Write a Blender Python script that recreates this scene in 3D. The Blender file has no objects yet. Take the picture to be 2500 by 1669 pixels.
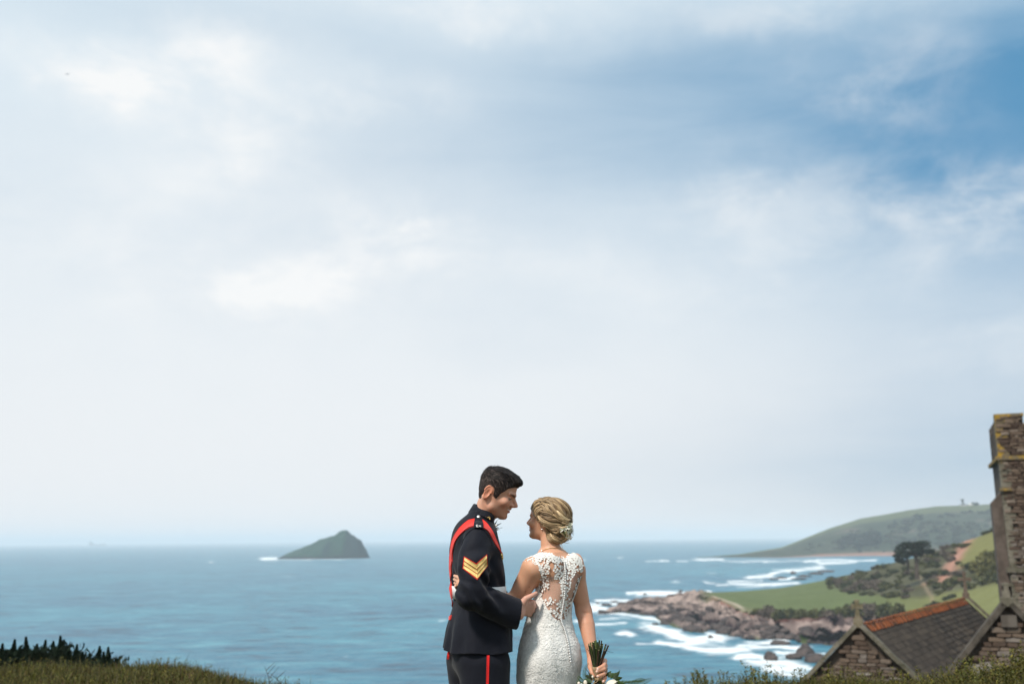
import bpy, math, random
import numpy as np
from mathutils import Vector, Matrix, Quaternion

R_ = math.radians
UP = np.array([0, 0, 1.0])
SC = bpy.context.scene
COL = SC.collection

# ------------------------------------------------------------------ camera
EYE = 1.46            # eye height above the turf the couple stand on
SEA = -33.5           # sea level
F_PX = 2500 * 35.0 / 36.0
cam_data = bpy.data.cameras.new("camera")
cam = bpy.data.objects.new("camera", cam_data)
COL.objects.link(cam)
cam_data.lens = 35.0
cam_data.sensor_width = 36.0
cam_data.clip_start = 0.1
cam_data.clip_end = 90000.0
CAM_M = (Matrix.Rotation(R_(90 + 11.18), 4, 'X') @ Matrix.Rotation(R_(-0.50), 4, 'Z'))
CAM_M = Matrix.Translation((0, 0, EYE)) @ CAM_M
cam.matrix_world = CAM_M
cam_data.dof.use_dof = True
cam_data.dof.focus_distance = 4.42
cam_data.dof.aperture_fstop = 2.6
SC.camera = cam
CAM_R = np.array(CAM_M.to_3x3())

# ------------------------------------------------------------------ light
SUN_EL, SUN_AZ = 52.0, -138.0         # azimuth from +Y (view direction), negative = to the left
sun_dir = Vector((math.sin(R_(SUN_AZ)) * math.cos(R_(SUN_EL)), math.cos(R_(SUN_AZ)) * math.cos(R_(SUN_EL)), math.sin(R_(SUN_EL))))
sl = bpy.data.lights.new("sun", 'SUN')
sl.energy = 4.2
sl.angle = R_(7.0)
sl.color = (1.0, 0.93, 0.84)
so = bpy.data.objects.new("sun", sl)
COL.objects.link(so)
so.rotation_euler = (-sun_dir).to_track_quat('-Z', 'Y').to_euler()

SC.view_settings.view_transform = 'Standard'
SC.view_settings.look = 'None'
SC.view_settings.gamma = 1.0
SC.view_settings.use_curve_mapping = False
SC.view_settings.exposure = 0.0
SC.render.engine = 'CYCLES'
SC.cycles.use_denoising = True
try:
    SC.cycles.denoiser = 'OPENIMAGEDENOISE'
except Exception:
    pass
SC.cycles.max_bounces = 6
SC.cycles.diffuse_bounces = 3
SC.cycles.glossy_bounces = 3
SC.cycles.volume_bounces = 2
SC.cycles.transparent_max_bounces = 12
SC.cycles.sample_clamp_indirect = 6.0
SC.cycles.use_adaptive_sampling = True
SC.cycles.adaptive_threshold = 0.01

# ------------------------------------------------------------------ geometry of the view
def ray(px, py):
    d = CAM_R @ np.array([(px - 1250.0) / F_PX, -(py - 834.5) / F_PX, -1.0])
    return d
def at(px, py, Y):
    """point at distance Y (along +Y) seen at photo pixel px, py"""
    d = ray(px, py)
    return np.array([0, 0, EYE]) + d * (Y / d[1])
def sea_at(px, py, z=None):
    d = ray(px, py)
    t = ((SEA if z is None else z) - EYE) / d[2]
    return np.array([0, 0, EYE]) + d * t
def horizon_y(px):
    a = ray(px, 1200); b = ray(px, 1400)
    ea, eb = a[2] / a[1], b[2] / b[1]
    return 1200 + 200 * ea / (ea - eb)

# ------------------------------------------------------------------ node helpers
class N:
    def __init__(s, tree):
        s.t = tree; s.n = tree.nodes; s.l = tree.links
    def new(s, kind, **kw):
        nd = s.n.new(kind)
        for k, v in kw.items():
            setattr(nd, k, v)
        return nd
    def put(s, sock, v):
        if isinstance(v, bpy.types.NodeSocket):
            s.l.new(v, sock)
        elif v is not None:
            if hasattr(sock.default_value, '__len__') and not hasattr(v, '__len__'):
                v = (v,) * len(sock.default_value)
            if hasattr(sock.default_value, '__len__') and len(sock.default_value) == 4 and len(v) == 3:
                v = (*v, 1.0)
            sock.default_value = v
    def math(s, op, a, b=None, c=None, clamp=False):
        nd = s.new('ShaderNodeMath', operation=op, use_clamp=clamp)
        s.put(nd.inputs[0], a)
        if b is not None: s.put(nd.inputs[1], b)
        if c is not None: s.put(nd.inputs[2], c)
        return nd.outputs[0]
    def vmath(s, op, a, b=None):
        nd = s.new('ShaderNodeVectorMath', operation=op)
        s.put(nd.inputs[0], a)
        if b is not None: s.put(nd.inputs[1], b)
        return nd.outputs['Value'] if op in ('DOT_PRODUCT', 'LENGTH', 'DISTANCE') else nd.outputs['Vector']
    def mix(s, f, a, b, blend='MIX'):
        nd = s.new('ShaderNodeMix', data_type='RGBA', blend_type=blend)
        s.put(nd.inputs[0], f); s.put(nd.inputs[6], a); s.put(nd.inputs[7], b)
        return nd.outputs[2]
    def noise(s, vec, scale, detail=4.0, rough=0.55, dist=0.0):
        nd = s.new('ShaderNodeTexNoise')
        s.put(nd.inputs['Vector'], vec); s.put(nd.inputs['Scale'], scale); s.put(nd.inputs['Detail'], detail)
        s.put(nd.inputs['Roughness'], rough); s.put(nd.inputs['Distortion'], dist)
        return nd.outputs['Fac']
    def noise_c(s, vec, scale, detail=4.0, rough=0.55):
        nd = s.new('ShaderNodeTexNoise')
        s.put(nd.inputs['Vector'], vec); s.put(nd.inputs['Scale'], scale); s.put(nd.inputs['Detail'], detail)
        s.put(nd.inputs['Roughness'], rough)
        return nd.outputs['Color']
    def ramp(s, fac, stops):
        nd = s.new('ShaderNodeValToRGB')
        cr = nd.color_ramp
        while len(cr.elements) < len(stops): cr.elements.new(0.5)
        for e, (p, c) in zip(cr.elements, stops):
            e.position = p
            e.color = (*c, 1.0) if hasattr(c, '__len__') else (c, c, c, 1.0)
        s.put(nd.inputs[0], fac)
        return nd.outputs[0]
    def smooth(s, x, lo, hi):
        nd = s.new('ShaderNodeMapRange', interpolation_type='SMOOTHSTEP')
        s.put(nd.inputs[0], x); s.put(nd.inputs[1], lo); s.put(nd.inputs[2], hi)
        s.put(nd.inputs[3], 0.0); s.put(nd.inputs[4], 1.0)
        return nd.outputs[0]
    def mapping(s, vec, loc=(0, 0, 0), rot=(0, 0, 0), scale=(1, 1, 1)):
        nd = s.new('ShaderNodeMapping')
        s.put(nd.inputs[0], vec); s.put(nd.inputs[1], loc); s.put(nd.inputs[2], rot); s.put(nd.inputs[3], scale)
        return nd.outputs[0]
    def coord(s, which='Object'):
        return s.new('ShaderNodeTexCoord').outputs[which]
    def attr(s, name, out='Color'):
        nd = s.new('ShaderNodeAttribute', attribute_name=name)
        return nd.outputs[out]
    def bump(s, h, strength=0.5, dist=0.01, normal=None):
        nd = s.new('ShaderNodeBump')
        s.put(nd.inputs['Height'], h); nd.inputs['Strength'].default_value = strength
        nd.inputs['Distance'].default_value = dist
        if normal is not None: s.put(nd.inputs['Normal'], normal)
        return nd.outputs[0]

def material(name, color=None, rough=0.8, spec=0.3, metal=0.0, build=None, sheen=0.0):
    """build(n) may return a dict of Principled inputs (sockets or values)"""
    m = bpy.data.materials.new(name)
    m.use_nodes = True
    nt = m.node_tree
    b = nt.nodes['Principled BSDF']
    n = N(nt)
    ins = {'Roughness': rough, 'Specular IOR Level': spec, 'Metallic': metal}
    if color is not None: ins['Base Color'] = color
    if sheen: ins['Sheen Weight'] = sheen
    if build: ins.update(build(n) or {})
    for k, v in ins.items():
        n.put(b.inputs[k], v)
    return m

def var_mat(name, c1, c2, scale, rough=0.85, spec=0.2, bump=0.0, bdist=0.01, detail=5.0, bscale=None, c3=None, lo=0.35, hi=0.65, sheen=0.0, stretch=(1, 1, 1), coord='Object', subs=0.0):
    def b(n):
        v = n.mapping(n.coord(coord), scale=stretch)
        f = n.smooth(n.noise(v, scale, detail, 0.6), lo, hi)
        col = n.mix(f, c1, c2)
        if c3 is not None:
            col = n.mix(n.smooth(n.noise(v, scale * 3.7, 3, 0.6), 0.5, 0.72), col, c3)
        out = {'Base Color': col}
        if bump:
            out['Normal'] = n.bump(n.noise(v, bscale or scale * 2.5, 5, 0.6), bump, bdist)
        if subs:
            out['Subsurface Weight'] = subs
            out['Subsurface Radius'] = (0.008, 0.003, 0.0015)
            out['Subsurface Scale'] = 1.0
        return out
    return material(name, rough=rough, spec=spec, build=b, sheen=sheen)

def attr_mat(name, rough=0.85, spec=0.2, bump=0.0, bscale=5.0, bdist=0.01, vary=0.15, vscale=3.0, sheen=0.0, transl=0.0):
    """base colour from the mesh's 'col' attribute, with a little noise"""
    def b(n):
        c = n.attr('col')
        v = n.coord('Object')
        f = n.math('MULTIPLY_ADD', n.noise(v, vscale, 5, 0.65), vary * 2, 1 - vary)
        sc = n.new('ShaderNodeVectorMath', operation='SCALE')
        n.put(sc.inputs[0], c); n.put(sc.inputs['Scale'], f)
        out = {'Base Color': sc.outputs[0]}
        if bump:
            out['Normal'] = n.bump(n.noise(v, bscale, 6, 0.65), bump, bdist)
        return out
    m = material(name, rough=rough, spec=spec, build=b, sheen=sheen)
    if transl:
        nt = m.node_tree; n = N(nt)
        pb = nt.nodes['Principled BSDF']; outn = nt.nodes['Material Output']
        tr = n.new('ShaderNodeBsdfTranslucent'); n.put(tr.inputs[0], n.attr('col'))
        mx = n.new('ShaderNodeMixShader'); mx.inputs[0].default_value = transl
        n.l.new(pb.outputs[0], mx.inputs[1]); n.l.new(tr.outputs[0], mx.inputs[2]); n.l.new(mx.outputs[0], outn.inputs[0])
    return m

# ------------------------------------------------------------------ sky
SC.world = bpy.data.worlds.new("World")
SC.world.use_nodes = True
wn = N(SC.world.node_tree)
for nd in list(wn.n): wn.n.remove(nd)
w_out = wn.new('ShaderNodeOutputWorld')
w_bg = wn.new('ShaderNodeBackground')
w_bg.inputs['Strength'].default_value = 0.1
sky = wn.new('ShaderNodeTexSky', sky_type='NISHITA')
sky.sun_disc = False
sky.sun_elevation = R_(SUN_EL)
sky.sun_rotation = R_(SUN_AZ)
sky.altitude = 0.0
sky.air_density = 1.0
sky.dust_density = 0.6
sky.ozone_density = 2.5
wd = wn.coord('Generated')
# slow wind-drawn warp so that cloud edges fray
w1 = wn.vmath('SUBTRACT', wn.noise_c(wd, 4.0, 5, 0.6), (0.5, 0.5, 0.5))
wsc = wn.new('ShaderNodeVectorMath', operation='SCALE'); wn.put(wsc.inputs[0], w1); wn.put(wsc.inputs['Scale'], 0.20)
wdw = wn.vmath('ADD', wd, wsc.outputs[0])
wsc2 = wn.new('ShaderNodeVectorMath', operation='SCALE'); wn.put(wsc2.inputs[0], w1); wn.put(wsc2.inputs['Scale'], 0.07)
wdw2 = wn.vmath('ADD', wd, wsc2.outputs[0])
def patch_of_sky(px, py, wpx, hpx, rot=0.0, src=None):
    """soft elliptical region of the sky round a bearing"""
    c = Vector(ray(px, py)).normalized()
    U = Vector((c.y, -c.x, 0)).normalized(); W = U.cross(c)
    ca, sa = math.cos(R_(rot)), math.sin(R_(rot))
    U2, W2 = U * ca + W * sa, W * ca - U * sa
    su, sv = wpx / F_PX, hpx / F_PX
    src = src or wdw
    a = wn.math('ADD', wn.vmath('DOT_PRODUCT', src, tuple(U2 / su)), -(U2.dot(c)) / su)
    b = wn.math('ADD', wn.vmath('DOT_PRODUCT', src, tuple(W2 / sv)), -(W2.dot(c)) / sv)
    r2 = wn.math('MULTIPLY_ADD', a, a, wn.math('MULTIPLY', b, b))
    front = wn.math('GREATER_THAN', wn.vmath('DOT_PRODUCT', wd, tuple(c)), 0.0)
    return wn.math('MULTIPLY', wn.math('POWER', 2.718, wn.math('MULTIPLY', r2, -1.0)), front)
def total(items):
    s = None
    for k, x in items:
        s = wn.math('MULTIPLY_ADD', x, k, s if s is not None else 0.0)
    return s
# thinner places in the veil, where the blue comes through
hole = total([(0.88, patch_of_sky(2600, 260, 620, 270, -4, wdw2)), (0.27, patch_of_sky(1950, 260, 760, 300, -6, wdw2)), (0.17, patch_of_sky(1250, 330, 620, 300, 0, wdw2)),
              (0.40, patch_of_sky(2600, 950, 560, 380, 0, wdw2)), (0.16, patch_of_sky(1700, 150, 520, 160, 10, wdw2)), (0.22, patch_of_sky(2100, 1180, 700, 140, 0, wdw2)),
              (0.10, patch_of_sky(60, 420, 260, 260, 0, wdw2)), (0.16, patch_of_sky(500, 30, 600, 90, 0, wdw2))])
streak = wn.noise(wn.mapping(wd, rot=(0, R_(12), 0), scale=(1.6, 1.6, 9.0)), 2.4, 6, 0.6, 0.4)
hole = wn.math('MULTIPLY', hole, wn.math('MULTIPLY_ADD', streak, 0.7, 0.62))
# broken bands of thin cloud everywhere else too
away = wn.smooth(wn.noise(wn.mapping(wd, scale=(1, 1, 2.2)), 1.7, 5, 0.55), 0.5, 0.85)
hole = wn.math('MINIMUM', wn.math('MULTIPLY_ADD', away, 0.12, hole), 0.97)
tex = wn.noise(wn.mapping(wd, scale=(1, 1, 1.8)), 9.0, 7, 0.6, 0.3)
puffs = total([(1.0, patch_of_sky(290, 165, 190, 75, 4)), (0.55, patch_of_sky(90, 130, 160, 50)), (0.7, patch_of_sky(560, 220, 150, 110, 30)), (0.4, patch_of_sky(640, 350, 260, 60, 15)),
               (0.95, patch_of_sky(720, 680, 215, 62, 3)), (0.75, patch_of_sky(1080, 630, 170, 55, -4)), (0.4, patch_of_sky(950, 300, 160, 80, 20)), (0.45, patch_of_sky(480, 590, 500, 200)),
               (0.5, patch_of_sky(2090, 205, 130, 75, -30)), (0.28, patch_of_sky(2290, 110, 160, 110, -50)), (0.5, patch_of_sky(2330, 470, 290, 85, -16)), (0.45, patch_of_sky(1800, 480, 130, 70)), (0.3, patch_of_sky(2100, 560, 500, 90)),
               (0.6, patch_of_sky(1180, 15, 260, 60)), (0.4, patch_of_sky(1950, 0, 330, 60)), (0.3, patch_of_sky(2420, 660, 260, 70)), (0.2, patch_of_sky(1500, 690, 500, 70)), (0.3, patch_of_sky(2430, 890, 160, 90))])
puff = wn.math('MULTIPLY', puffs, wn.math('MULTIPLY_ADD', wn.smooth(tex, 0.3, 0.7), 1.05, 0.15), clamp=True)
el = wn.new('ShaderNodeSeparateXYZ'); wn.put(el.inputs[0], wd)
low = wn.smooth(wn.math('ABSOLUTE', el.outputs['Z']), 0.42, 0.0)
glow = patch_of_sky(700, 640, 1400, 900, 0, wd)
VEIL_HI, VEIL_LO, VEIL_GLOW, PUFF = (6.5, 8.1, 9.15), (8.75, 8.75, 8.8), (8.75, 9.05, 9.3), (9.4, 9.55, 9.6)
veil = wn.mix(low, VEIL_HI, VEIL_LO)
veil = wn.mix(wn.math('MULTIPLY', glow, 0.75), veil, VEIL_GLOW)
blue = wn.mix(0.8, sky.outputs[0], (0.70, 3.0, 5.4))
skyc = wn.mix(hole, veil, blue)
skyc = wn.mix(puff, skyc, PUFF)
# the band below the horizon is sea haze
wn.l.new(skyc, w_bg.inputs[0])
wn.l.new(w_bg.outputs[0], w_out.inputs[0])
SC.world.cycles.sampling_method = 'MANUAL'
SC.world.cycles.sample_map_resolution = 512


# ------------------------------------------------------------------ object helpers
def tag(o, label=None, cat=None, group=None, kind=None):
    if label: o['label'] = label
    if cat: o['category'] = cat
    if group: o['group'] = group
    if kind: o['kind'] = kind
    return o
def link(o, parent=None):
    COL.objects.link(o)
    if parent is not None:
        o.parent = parent
        o.matrix_parent_inverse = parent.matrix_basis.inverted()
    return o
def thing(name, label, cat, loc=(0, 0, 0), group=None):
    o = bpy.data.objects.new(name, None)
    COL.objects.link(o)
    o.location = loc
    o.empty_display_size = 0.1
    return tag(o, label, cat, group)
def mesh_data(name, V, F, mat=None, smooth=False, col=None):
    """V (n,3); F (m,3) or (m,4) array or list of arrays/lists"""
    me = bpy.data.meshes.new(name)
    V = np.asarray(V, dtype=np.float32)
    if isinstance(F, np.ndarray):
        k = F.shape[1]
        me.vertices.add(len(V)); me.vertices.foreach_set('co', V.ravel())
        me.loops.add(F.size); me.loops.foreach_set('vertex_index', F.ravel().astype(np.int32))
        me.polygons.add(len(F))
        me.polygons.foreach_set('loop_start', np.arange(0, F.size, k, dtype=np.int32))
        me.polygons.foreach_set('loop_total', np.full(len(F), k, dtype=np.int32))
        me.update(calc_edges=True)
    else:
        me.from_pydata([tuple(v) for v in V], [], [tuple(int(i) for i in f) for f in F])
    me.validate()
    if smooth:
        me.polygons.foreach_set('use_smooth', np.ones(len(me.polygons), dtype=bool))
    if mat: me.materials.append(mat)
    if col is not None:
        c = np.ones((len(V), 4), dtype=np.float32)
        c[:, :3] = col
        a = me.color_attributes.new('col', 'FLOAT_COLOR', 'POINT')
        a.data.foreach_set('color', c.ravel())
    me.update()
    return me
def obj(name, V, F, mat=None, parent=None, smooth=False, col=None, label=None, cat=None, group=None, kind=None):
    o = bpy.data.objects.new(name, mesh_data(name, V, F, mat, smooth, col))
    link(o, parent)
    return tag(o, label, cat, group, kind)

class MB:
    """collects vertices / faces / colours of one mesh"""
    def __init__(s):
        s.V = []; s.F = []; s.C = []; s.n = 0
    def add(s, V, F, c=None):
        V = np.asarray(V, float)
        s.V.append(V); s.F += [tuple(int(i) + s.n for i in f) for f in F]
        s.C.append(np.tile(np.array(c if c is not None else (0.5, 0.5, 0.5), float), (len(V), 1)) if c is None or np.ndim(c) == 1 else np.asarray(c, float))
        s.n += len(V)
    def box(s, c, h, M=None, col=None):
        """box at centre c, half sizes h, optional 3x3 axes (columns)"""
        P = np.array([(x, y, z) for x in (-1, 1) for y in (-1, 1) for z in (-1, 1)], float) * np.asarray(h, float)
        if M is not None: P = P @ np.asarray(M, float).T
        s.add(P + np.asarray(c, float), [(0, 1, 3, 2), (4, 6, 7, 5), (0, 4, 5, 1), (2, 3, 7, 6), (0, 2, 6, 4), (1, 5, 7, 3)], col)
    def tube(s, pts, rad, k=6, col=None, cap=True, flat=1.0, up=None):
        V, F = tube_geo(pts, rad, k, cap, flat, up)
        s.add(V, F, col)
    def build(s, name, mat, parent=None, smooth=False, **kw):
        return obj(name, np.concatenate(s.V), s.F, mat, parent, smooth, np.concatenate(s.C), **kw)

def frames(P, up=None):
    P = np.asarray(P, float)
    T = np.gradient(P, axis=0)
    T /= np.linalg.norm(T, axis=1)[:, None] + 1e-12
    u = np.array(up if up is not None else (0.0, 0.0, 1.0), float)
    if up is None and abs(T[0] @ u) > 0.9: u = np.array([0.0, 1.0, 0.0])
    A = []
    for t in T:
        a = u - t * (u @ t)
        na = np.linalg.norm(a)
        if na < 1e-6:
            a = np.cross(t, [1, 0, 0]); na = np.linalg.norm(a)
        a /= na
        A.append(a)
        if up is None: u = a
    A = np.array(A)
    B = np.cross(T, A)
    return T, A, B
def tube_geo(pts, rad, k=6, cap=True, flat=1.0, up=None):
    P = np.asarray(pts, float); n = len(P)
    r = np.broadcast_to(np.asarray(rad, float), (n,))
    T, A, B = frames(P, up)
    a = np.arange(k) / k * 2 * np.pi
    V = (P[:, None] + r[:, None, None] * (np.cos(a)[None, :, None] * B[:, None] + flat * np.sin(a)[None, :, None] * A[:, None])).reshape(-1, 3)
    F = [(i * k + j, i * k + (j + 1) % k, (i + 1) * k + (j + 1) % k, (i + 1) * k + j) for i in range(n - 1) for j in range(k)]
    if cap:
        F += [tuple(range(k - 1, -1, -1)), tuple((n - 1) * k + j for j in range(k))]
    return V, F
def spline(pts, n):
    """Catmull-Rom through pts"""
    P = np.asarray(pts, float)
    if len(P) == 2:
        t = np.linspace(0, 1, n)[:, None]; return P[0] * (1 - t) + P[1] * t
    Q = np.vstack([2 * P[0] - P[1], P, 2 * P[-1] - P[-2]])
    u = np.linspace(0, len(P) - 1, n)
    i = np.minimum(u.astype(int), len(P) - 2); t = (u - i)[:, None]
    a, b, c, d = Q[i], Q[i + 1], Q[i + 2], Q[i + 3]
    return 0.5 * (2 * b + (c - a) * t + (2 * a - 5 * b + 4 * c - d) * t ** 2 + (3 * b - a - 3 * c + d) * t ** 3)
def grid_faces(nr, nc, wrap=False):
    i = np.arange(nr - 1)[:, None]; j = np.arange(nc if wrap else nc - 1)[None, :]
    j2 = (j + 1) % nc
    return np.stack([i * nc + j, i * nc + j2, (i + 1) * nc + j2, (i + 1) * nc + j], -1).reshape(-1, 4)

# value noise for shaping (numpy)
_rs = np.random.RandomState(5)
_G = _rs.rand(64, 64, 64).astype(np.float32) * 2 - 1
def vnoise(P, scale=1.0, octaves=3, gain=0.5, seed=0):
    P = np.asarray(P, float) * scale + seed * 17.31
    out = 0; a = 1.0; tot = 0
    for o in range(octaves):
        i = np.floor(P).astype(int); f = P - i; f = f * f * (3 - 2 * f)
        i0 = i & 63; i1 = (i + 1) & 63
        x0, y0, z0 = i0[..., 0], i0[..., 1], i0[..., 2]; x1, y1, z1 = i1[..., 0], i1[..., 1], i1[..., 2]
        fx, fy, fz = f[..., 0], f[..., 1], f[..., 2]
        c00 = _G[x0, y0, z0] * (1 - fx) + _G[x1, y0, z0] * fx
        c10 = _G[x0, y1, z0] * (1 - fx) + _G[x1, y1, z0] * fx
        c01 = _G[x0, y0, z1] * (1 - fx) + _G[x1, y0, z1] * fx
        c11 = _G[x0, y1, z1] * (1 - fx) + _G[x1, y1, z1] * fx
        out = out + a * ((c00 * (1 - fy) + c10 * fy) * (1 - fz) + (c01 * (1 - fy) + c11 * fy) * fz)
        tot += a; a *= gain; P = P * 2.03 + 11.7
    return out / tot
def sstep(x, a, b):
    t = np.clip((x - a) / (b - a), 0, 1); return t * t * (3 - 2 * t)
# ------------------------------------------------------------------ where the surf breaks (polylines on the water: px, py, half height)
Z4 = lambda pts: [(1400 + x * 0.2991, 1200 + y * 0.2991) for x, y in pts]
SURF = [  # (polyline in detail-crop units, half thickness across, strength)
    ([(600, 566), (690, 562)], 8, .7), ([(712, 560), (780, 560)], 10, .9), ([(865, 566), (925, 564)], 11, .8), ([(975, 548), (1010, 548)], 10, .7),
    ([(1010, 546), (1080, 552), (1200, 552)], 13, .95), ([(1200, 562), (1400, 566), (1580, 566)], 8, .8), ([(1560, 572), (1800, 566), (2020, 572)], 8, .8), ([(1890, 570), (2020, 560)], 12, 1.0),
    ([(1430, 690), (1600, 676), (1700, 640), (1860, 632), (2020, 618)], 20, 1.05), ([(1640, 626), (1700, 630)], 10, .8), ([(1660, 706), (1760, 704), (1800, 690)], 12, 1.0),
    ([(1090, 738), (1140, 740)], 12, .9), ([(1180, 752), (1255, 752)], 15, 1.0), ([(1270, 728), (1400, 724), (1520, 720)], 10, .9), ([(1290, 745), (1500, 750), (1680, 745), (1810, 738)], 18, 1.1), ([(1340, 772), (1640, 768)], 8, .7),
    ([(440, 826), (520, 824)], 12, 1.0), ([(530, 830), (700, 826), (860, 826)], 20, 1.15), ([(890, 826), (1020, 826)], 18, 1.1), ([(1050, 815), (1110, 806)], 16, 1.0), ([(600, 800), (640, 800)], 6, .7),
    ([(210, 880), (330, 878), (440, 886)], 16, 1.05), ([(140, 912), (220, 920), (420, 905)], 14, 1.0), ([(130, 945), (240, 955)], 20, 1.0), ([(150, 970), (250, 970)], 10, .9),
    ([(240, 985), (400, 996), (540, 1010), (650, 1030), (740, 1056)], 17, .95), ([(560, 1060), (640, 1090), (720, 1110)], 30, .8), ([(610, 1085), (740, 1120), (830, 1160), (900, 1190), (1000, 1200), (1120, 1190), (1210, 1200)], 34, 1.1),
    ([(1130, 1160), (1200, 1180)], 24, 1.1), ([(200, 1076), (320, 1068), (420, 1064)], 13, .95), ([(250, 1036), (420, 1030), (560, 1050)], 12, .6), ([(405, 1150), (440, 1146), (480, 1160)], 22, 1.15), ([(120, 1120), (210, 1118)], 10, .5), ([(0, 1056), (60, 1056)], 12, .9),
    ([(520, 1236), (700, 1240), (860, 1250)], 12, .7), ([(700, 1225), (900, 1250), (1060, 1282), (1240, 1290), (1400, 1282)], 27, 1.05), ([(1380, 1250), (1500, 1232), (1740, 1216)], 24, 1.0), ([(1420, 1225), (1720, 1222)], 16, .9), ([(1440, 1268), (1650, 1264), (1900, 1276)], 20, 1.05),
    ([(1370, 1340), (1440, 1330), (1560, 1350)], 30, 1.15), ([(1430, 1380), (1600, 1390), (1740, 1400), (1900, 1420)], 34, 1.1), ([(1660, 1310), (1760, 1320), (1900, 1310)], 22, .95), ([(1560, 1430), (1800, 1450), (2100, 1440)], 32, 1.0), ([(1700, 1490), (2100, 1500)], 26, .9), ([(1900, 1310), (2150, 1330)], 16, .7),
    ([(1640, 1350), (1740, 1350)], 18, .9),
    ([(2010, 556), (2200, 552), (2440, 556)], 12, .95), ([(2020, 588), (2150, 580), (2300, 570)], 16, 1.0),
    ([(60, 552), (110, 550)], 10, .7), ([(210, 540), (240, 540)], 7, .4), ([(365, 536), (395, 536)], 9, .7), ([(815, 745), (850, 745)], 14, .6), ([(1100, 660), (1160, 660)], 10, .6),
]
ISLE_SURF = [([(640, 1363), (672, 1363)], 4.5, 1.2), ([(672, 1363.5), (760, 1364.5), (900, 1363)], 1.6, .8), ([(690, 1365), (760, 1367)], 1.6, .8), ([(510, 1373), (520, 1373)], 3, .9), ([(700, 1404), (708, 1404)], 2.5, .6), ([(1070, 1514), (1096, 1512)], 4, .8)]
def project(P):
    d = (P - np.array([0, 0, EYE])) @ CAM_R
    return 1250 + F_PX * d[:, 0] / -d[:, 2], 834.5 - F_PX * d[:, 1] / -d[:, 2], -d[:, 2]
def foam_mask(P):
    x, y, w = project(P)
    m = np.zeros(len(P))
    ok = (w > 50) & (x > 400) & (x < 3000)
    x, y = x[ok], y[ok]; mm = np.zeros(len(x))
    wob = vnoise(np.stack([x * 0.012, y * 0.05, 0 * x], -1), 1.0, 3)
    y = y + wob * 5; x = x + vnoise(np.stack([x * 0.02, y * 0.06, 3 + 0 * x], -1), 1.0, 2) * 10
    lines = [(Z4(p), t * 0.2991, s) for p, t, s in SURF] + ISLE_SURF
    for pts, th, st in lines:
        for (ax, ay), (bx, by) in zip(pts[:-1], pts[1:]):
            # stretched distance: surf lies in long low lines
            sx = 0.45
            dx, dy = (bx - ax) * sx, by - ay
            t = np.clip((((x - ax) * sx) * dx + (y - ay) * dy) / (dx * dx + dy * dy + 1e-9), 0, 1)
            dd = np.hypot((x - ax) * sx - t * dx, (y - ay) - t * dy)
            mm = np.maximum(mm, st * np.exp(-(dd / (th * 1.15)) ** 1.5))
    m[ok] = mm
    return m
# ------------------------------------------------------------------ sea (polar sheet round the viewpoint)
def build_sea():
    ang = np.concatenate([np.linspace(-180, -34, 30)[:-1], np.linspace(-34, 3, 120)[:-1], np.linspace(3, 34, 460), np.linspace(34, 180, 30)[1:-1]])
    inv = np.concatenate([np.linspace(1 / 40., 1 / 150., 14)[:-1], np.linspace(1 / 150., 1 / 250., 40)[:-1], np.linspace(1 / 250., 1 / 40000., 420)])
    d = 1 / inv
    a = np.radians(ang)
    X = d[:, None] * np.sin(a)[None]; Y = d[:, None] * np.cos(a)[None]
    V = np.stack([X, Y, np.full_like(X, SEA)], -1).reshape(-1, 3)
    foam = foam_mask(V)
    F = grid_faces(len(d), len(ang), wrap=True)[:, ::-1].copy()
    c = np.repeat(foam[:, None], 3, 1)
    def b(n):
        co = n.coord('Object')
        big = n.noise(n.mapping(co, scale=(1, 2.2, 1)), 0.006, 4, 0.6)
        patch = n.noise(n.mapping(co, scale=(1, 1.6, 1)), 0.0016, 3, 0.5)
        col = n.mix(n.smooth(patch, 0.35, 0.65), SEA_A, SEA_B)
        col = n.mix(n.smooth(big, 0.3, 0.7), col, SEA_C)
        st = n.noise(n.mapping(co, rot=(0, 0, 0.25), scale=(1, 1.4, 1)), 0.10, 6, 0.72)
        s2 = n.noise(n.mapping(co, rot=(0, 0, -0.15), scale=(1, 1.8, 1)), 0.028, 5, 0.65)
        st = n.math('MULTIPLY_ADD', s2, 0.48, n.math('MULTIPLY', st, 0.52))
        col = n.mix(n.math('MULTIPLY', n.smooth(st, 0.50, 0.64), 0.9), col, (0.070, 0.255, 0.32))  # ripple highlights put into the water colour as lighter streaks
        col = n.mix(n.math('MULTIPLY', n.smooth(st, 0.49, 0.39), 0.95), col, (0.006, 0.058, 0.105))
        fm = n.attr('col', 'Fac')
        fn = n.math('MULTIPLY_ADD', n.noise(co, 0.085, 8, 0.72, 0.8), 0.6, n.math('MULTIPLY', n.noise(co, 0.017, 6, 0.7, 0.5), 0.4))
        f2 = n.math('ADD', n.math('MULTIPLY', fm, 1.0), n.math('MULTIPLY_ADD', fn, 3.6, -1.85))
        ff = n.math('MULTIPLY', n.smooth(f2, 0.25, 1.1), 0.95)
        col2 = n.mix(ff, col, (0.80, 0.82, 0.83))
        h = n.math('ADD', n.math('MULTIPLY', n.noise(n.mapping(co, rot=(0, 0, 0.3), scale=(1, 2.4, 1)), 0.045, 3, 0.6), 1.6),
                   n.math('MULTIPLY', n.noise(n.mapping(co, rot=(0, 0, -0.2), scale=(1, 2.0, 1)), 0.25, 4, 0.65), 0.5))
        return {'Base Color': col2, 'Normal': n.bump(h, 0.8, 1.6), 'Roughness': n.math('MULTIPLY_ADD', ff, 0.5, 0.35),
                'Specular IOR Level': 0.22}
    return obj('sea', V, F, material('sea_water', build=b), smooth=True, col=c, kind='structure')
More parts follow.
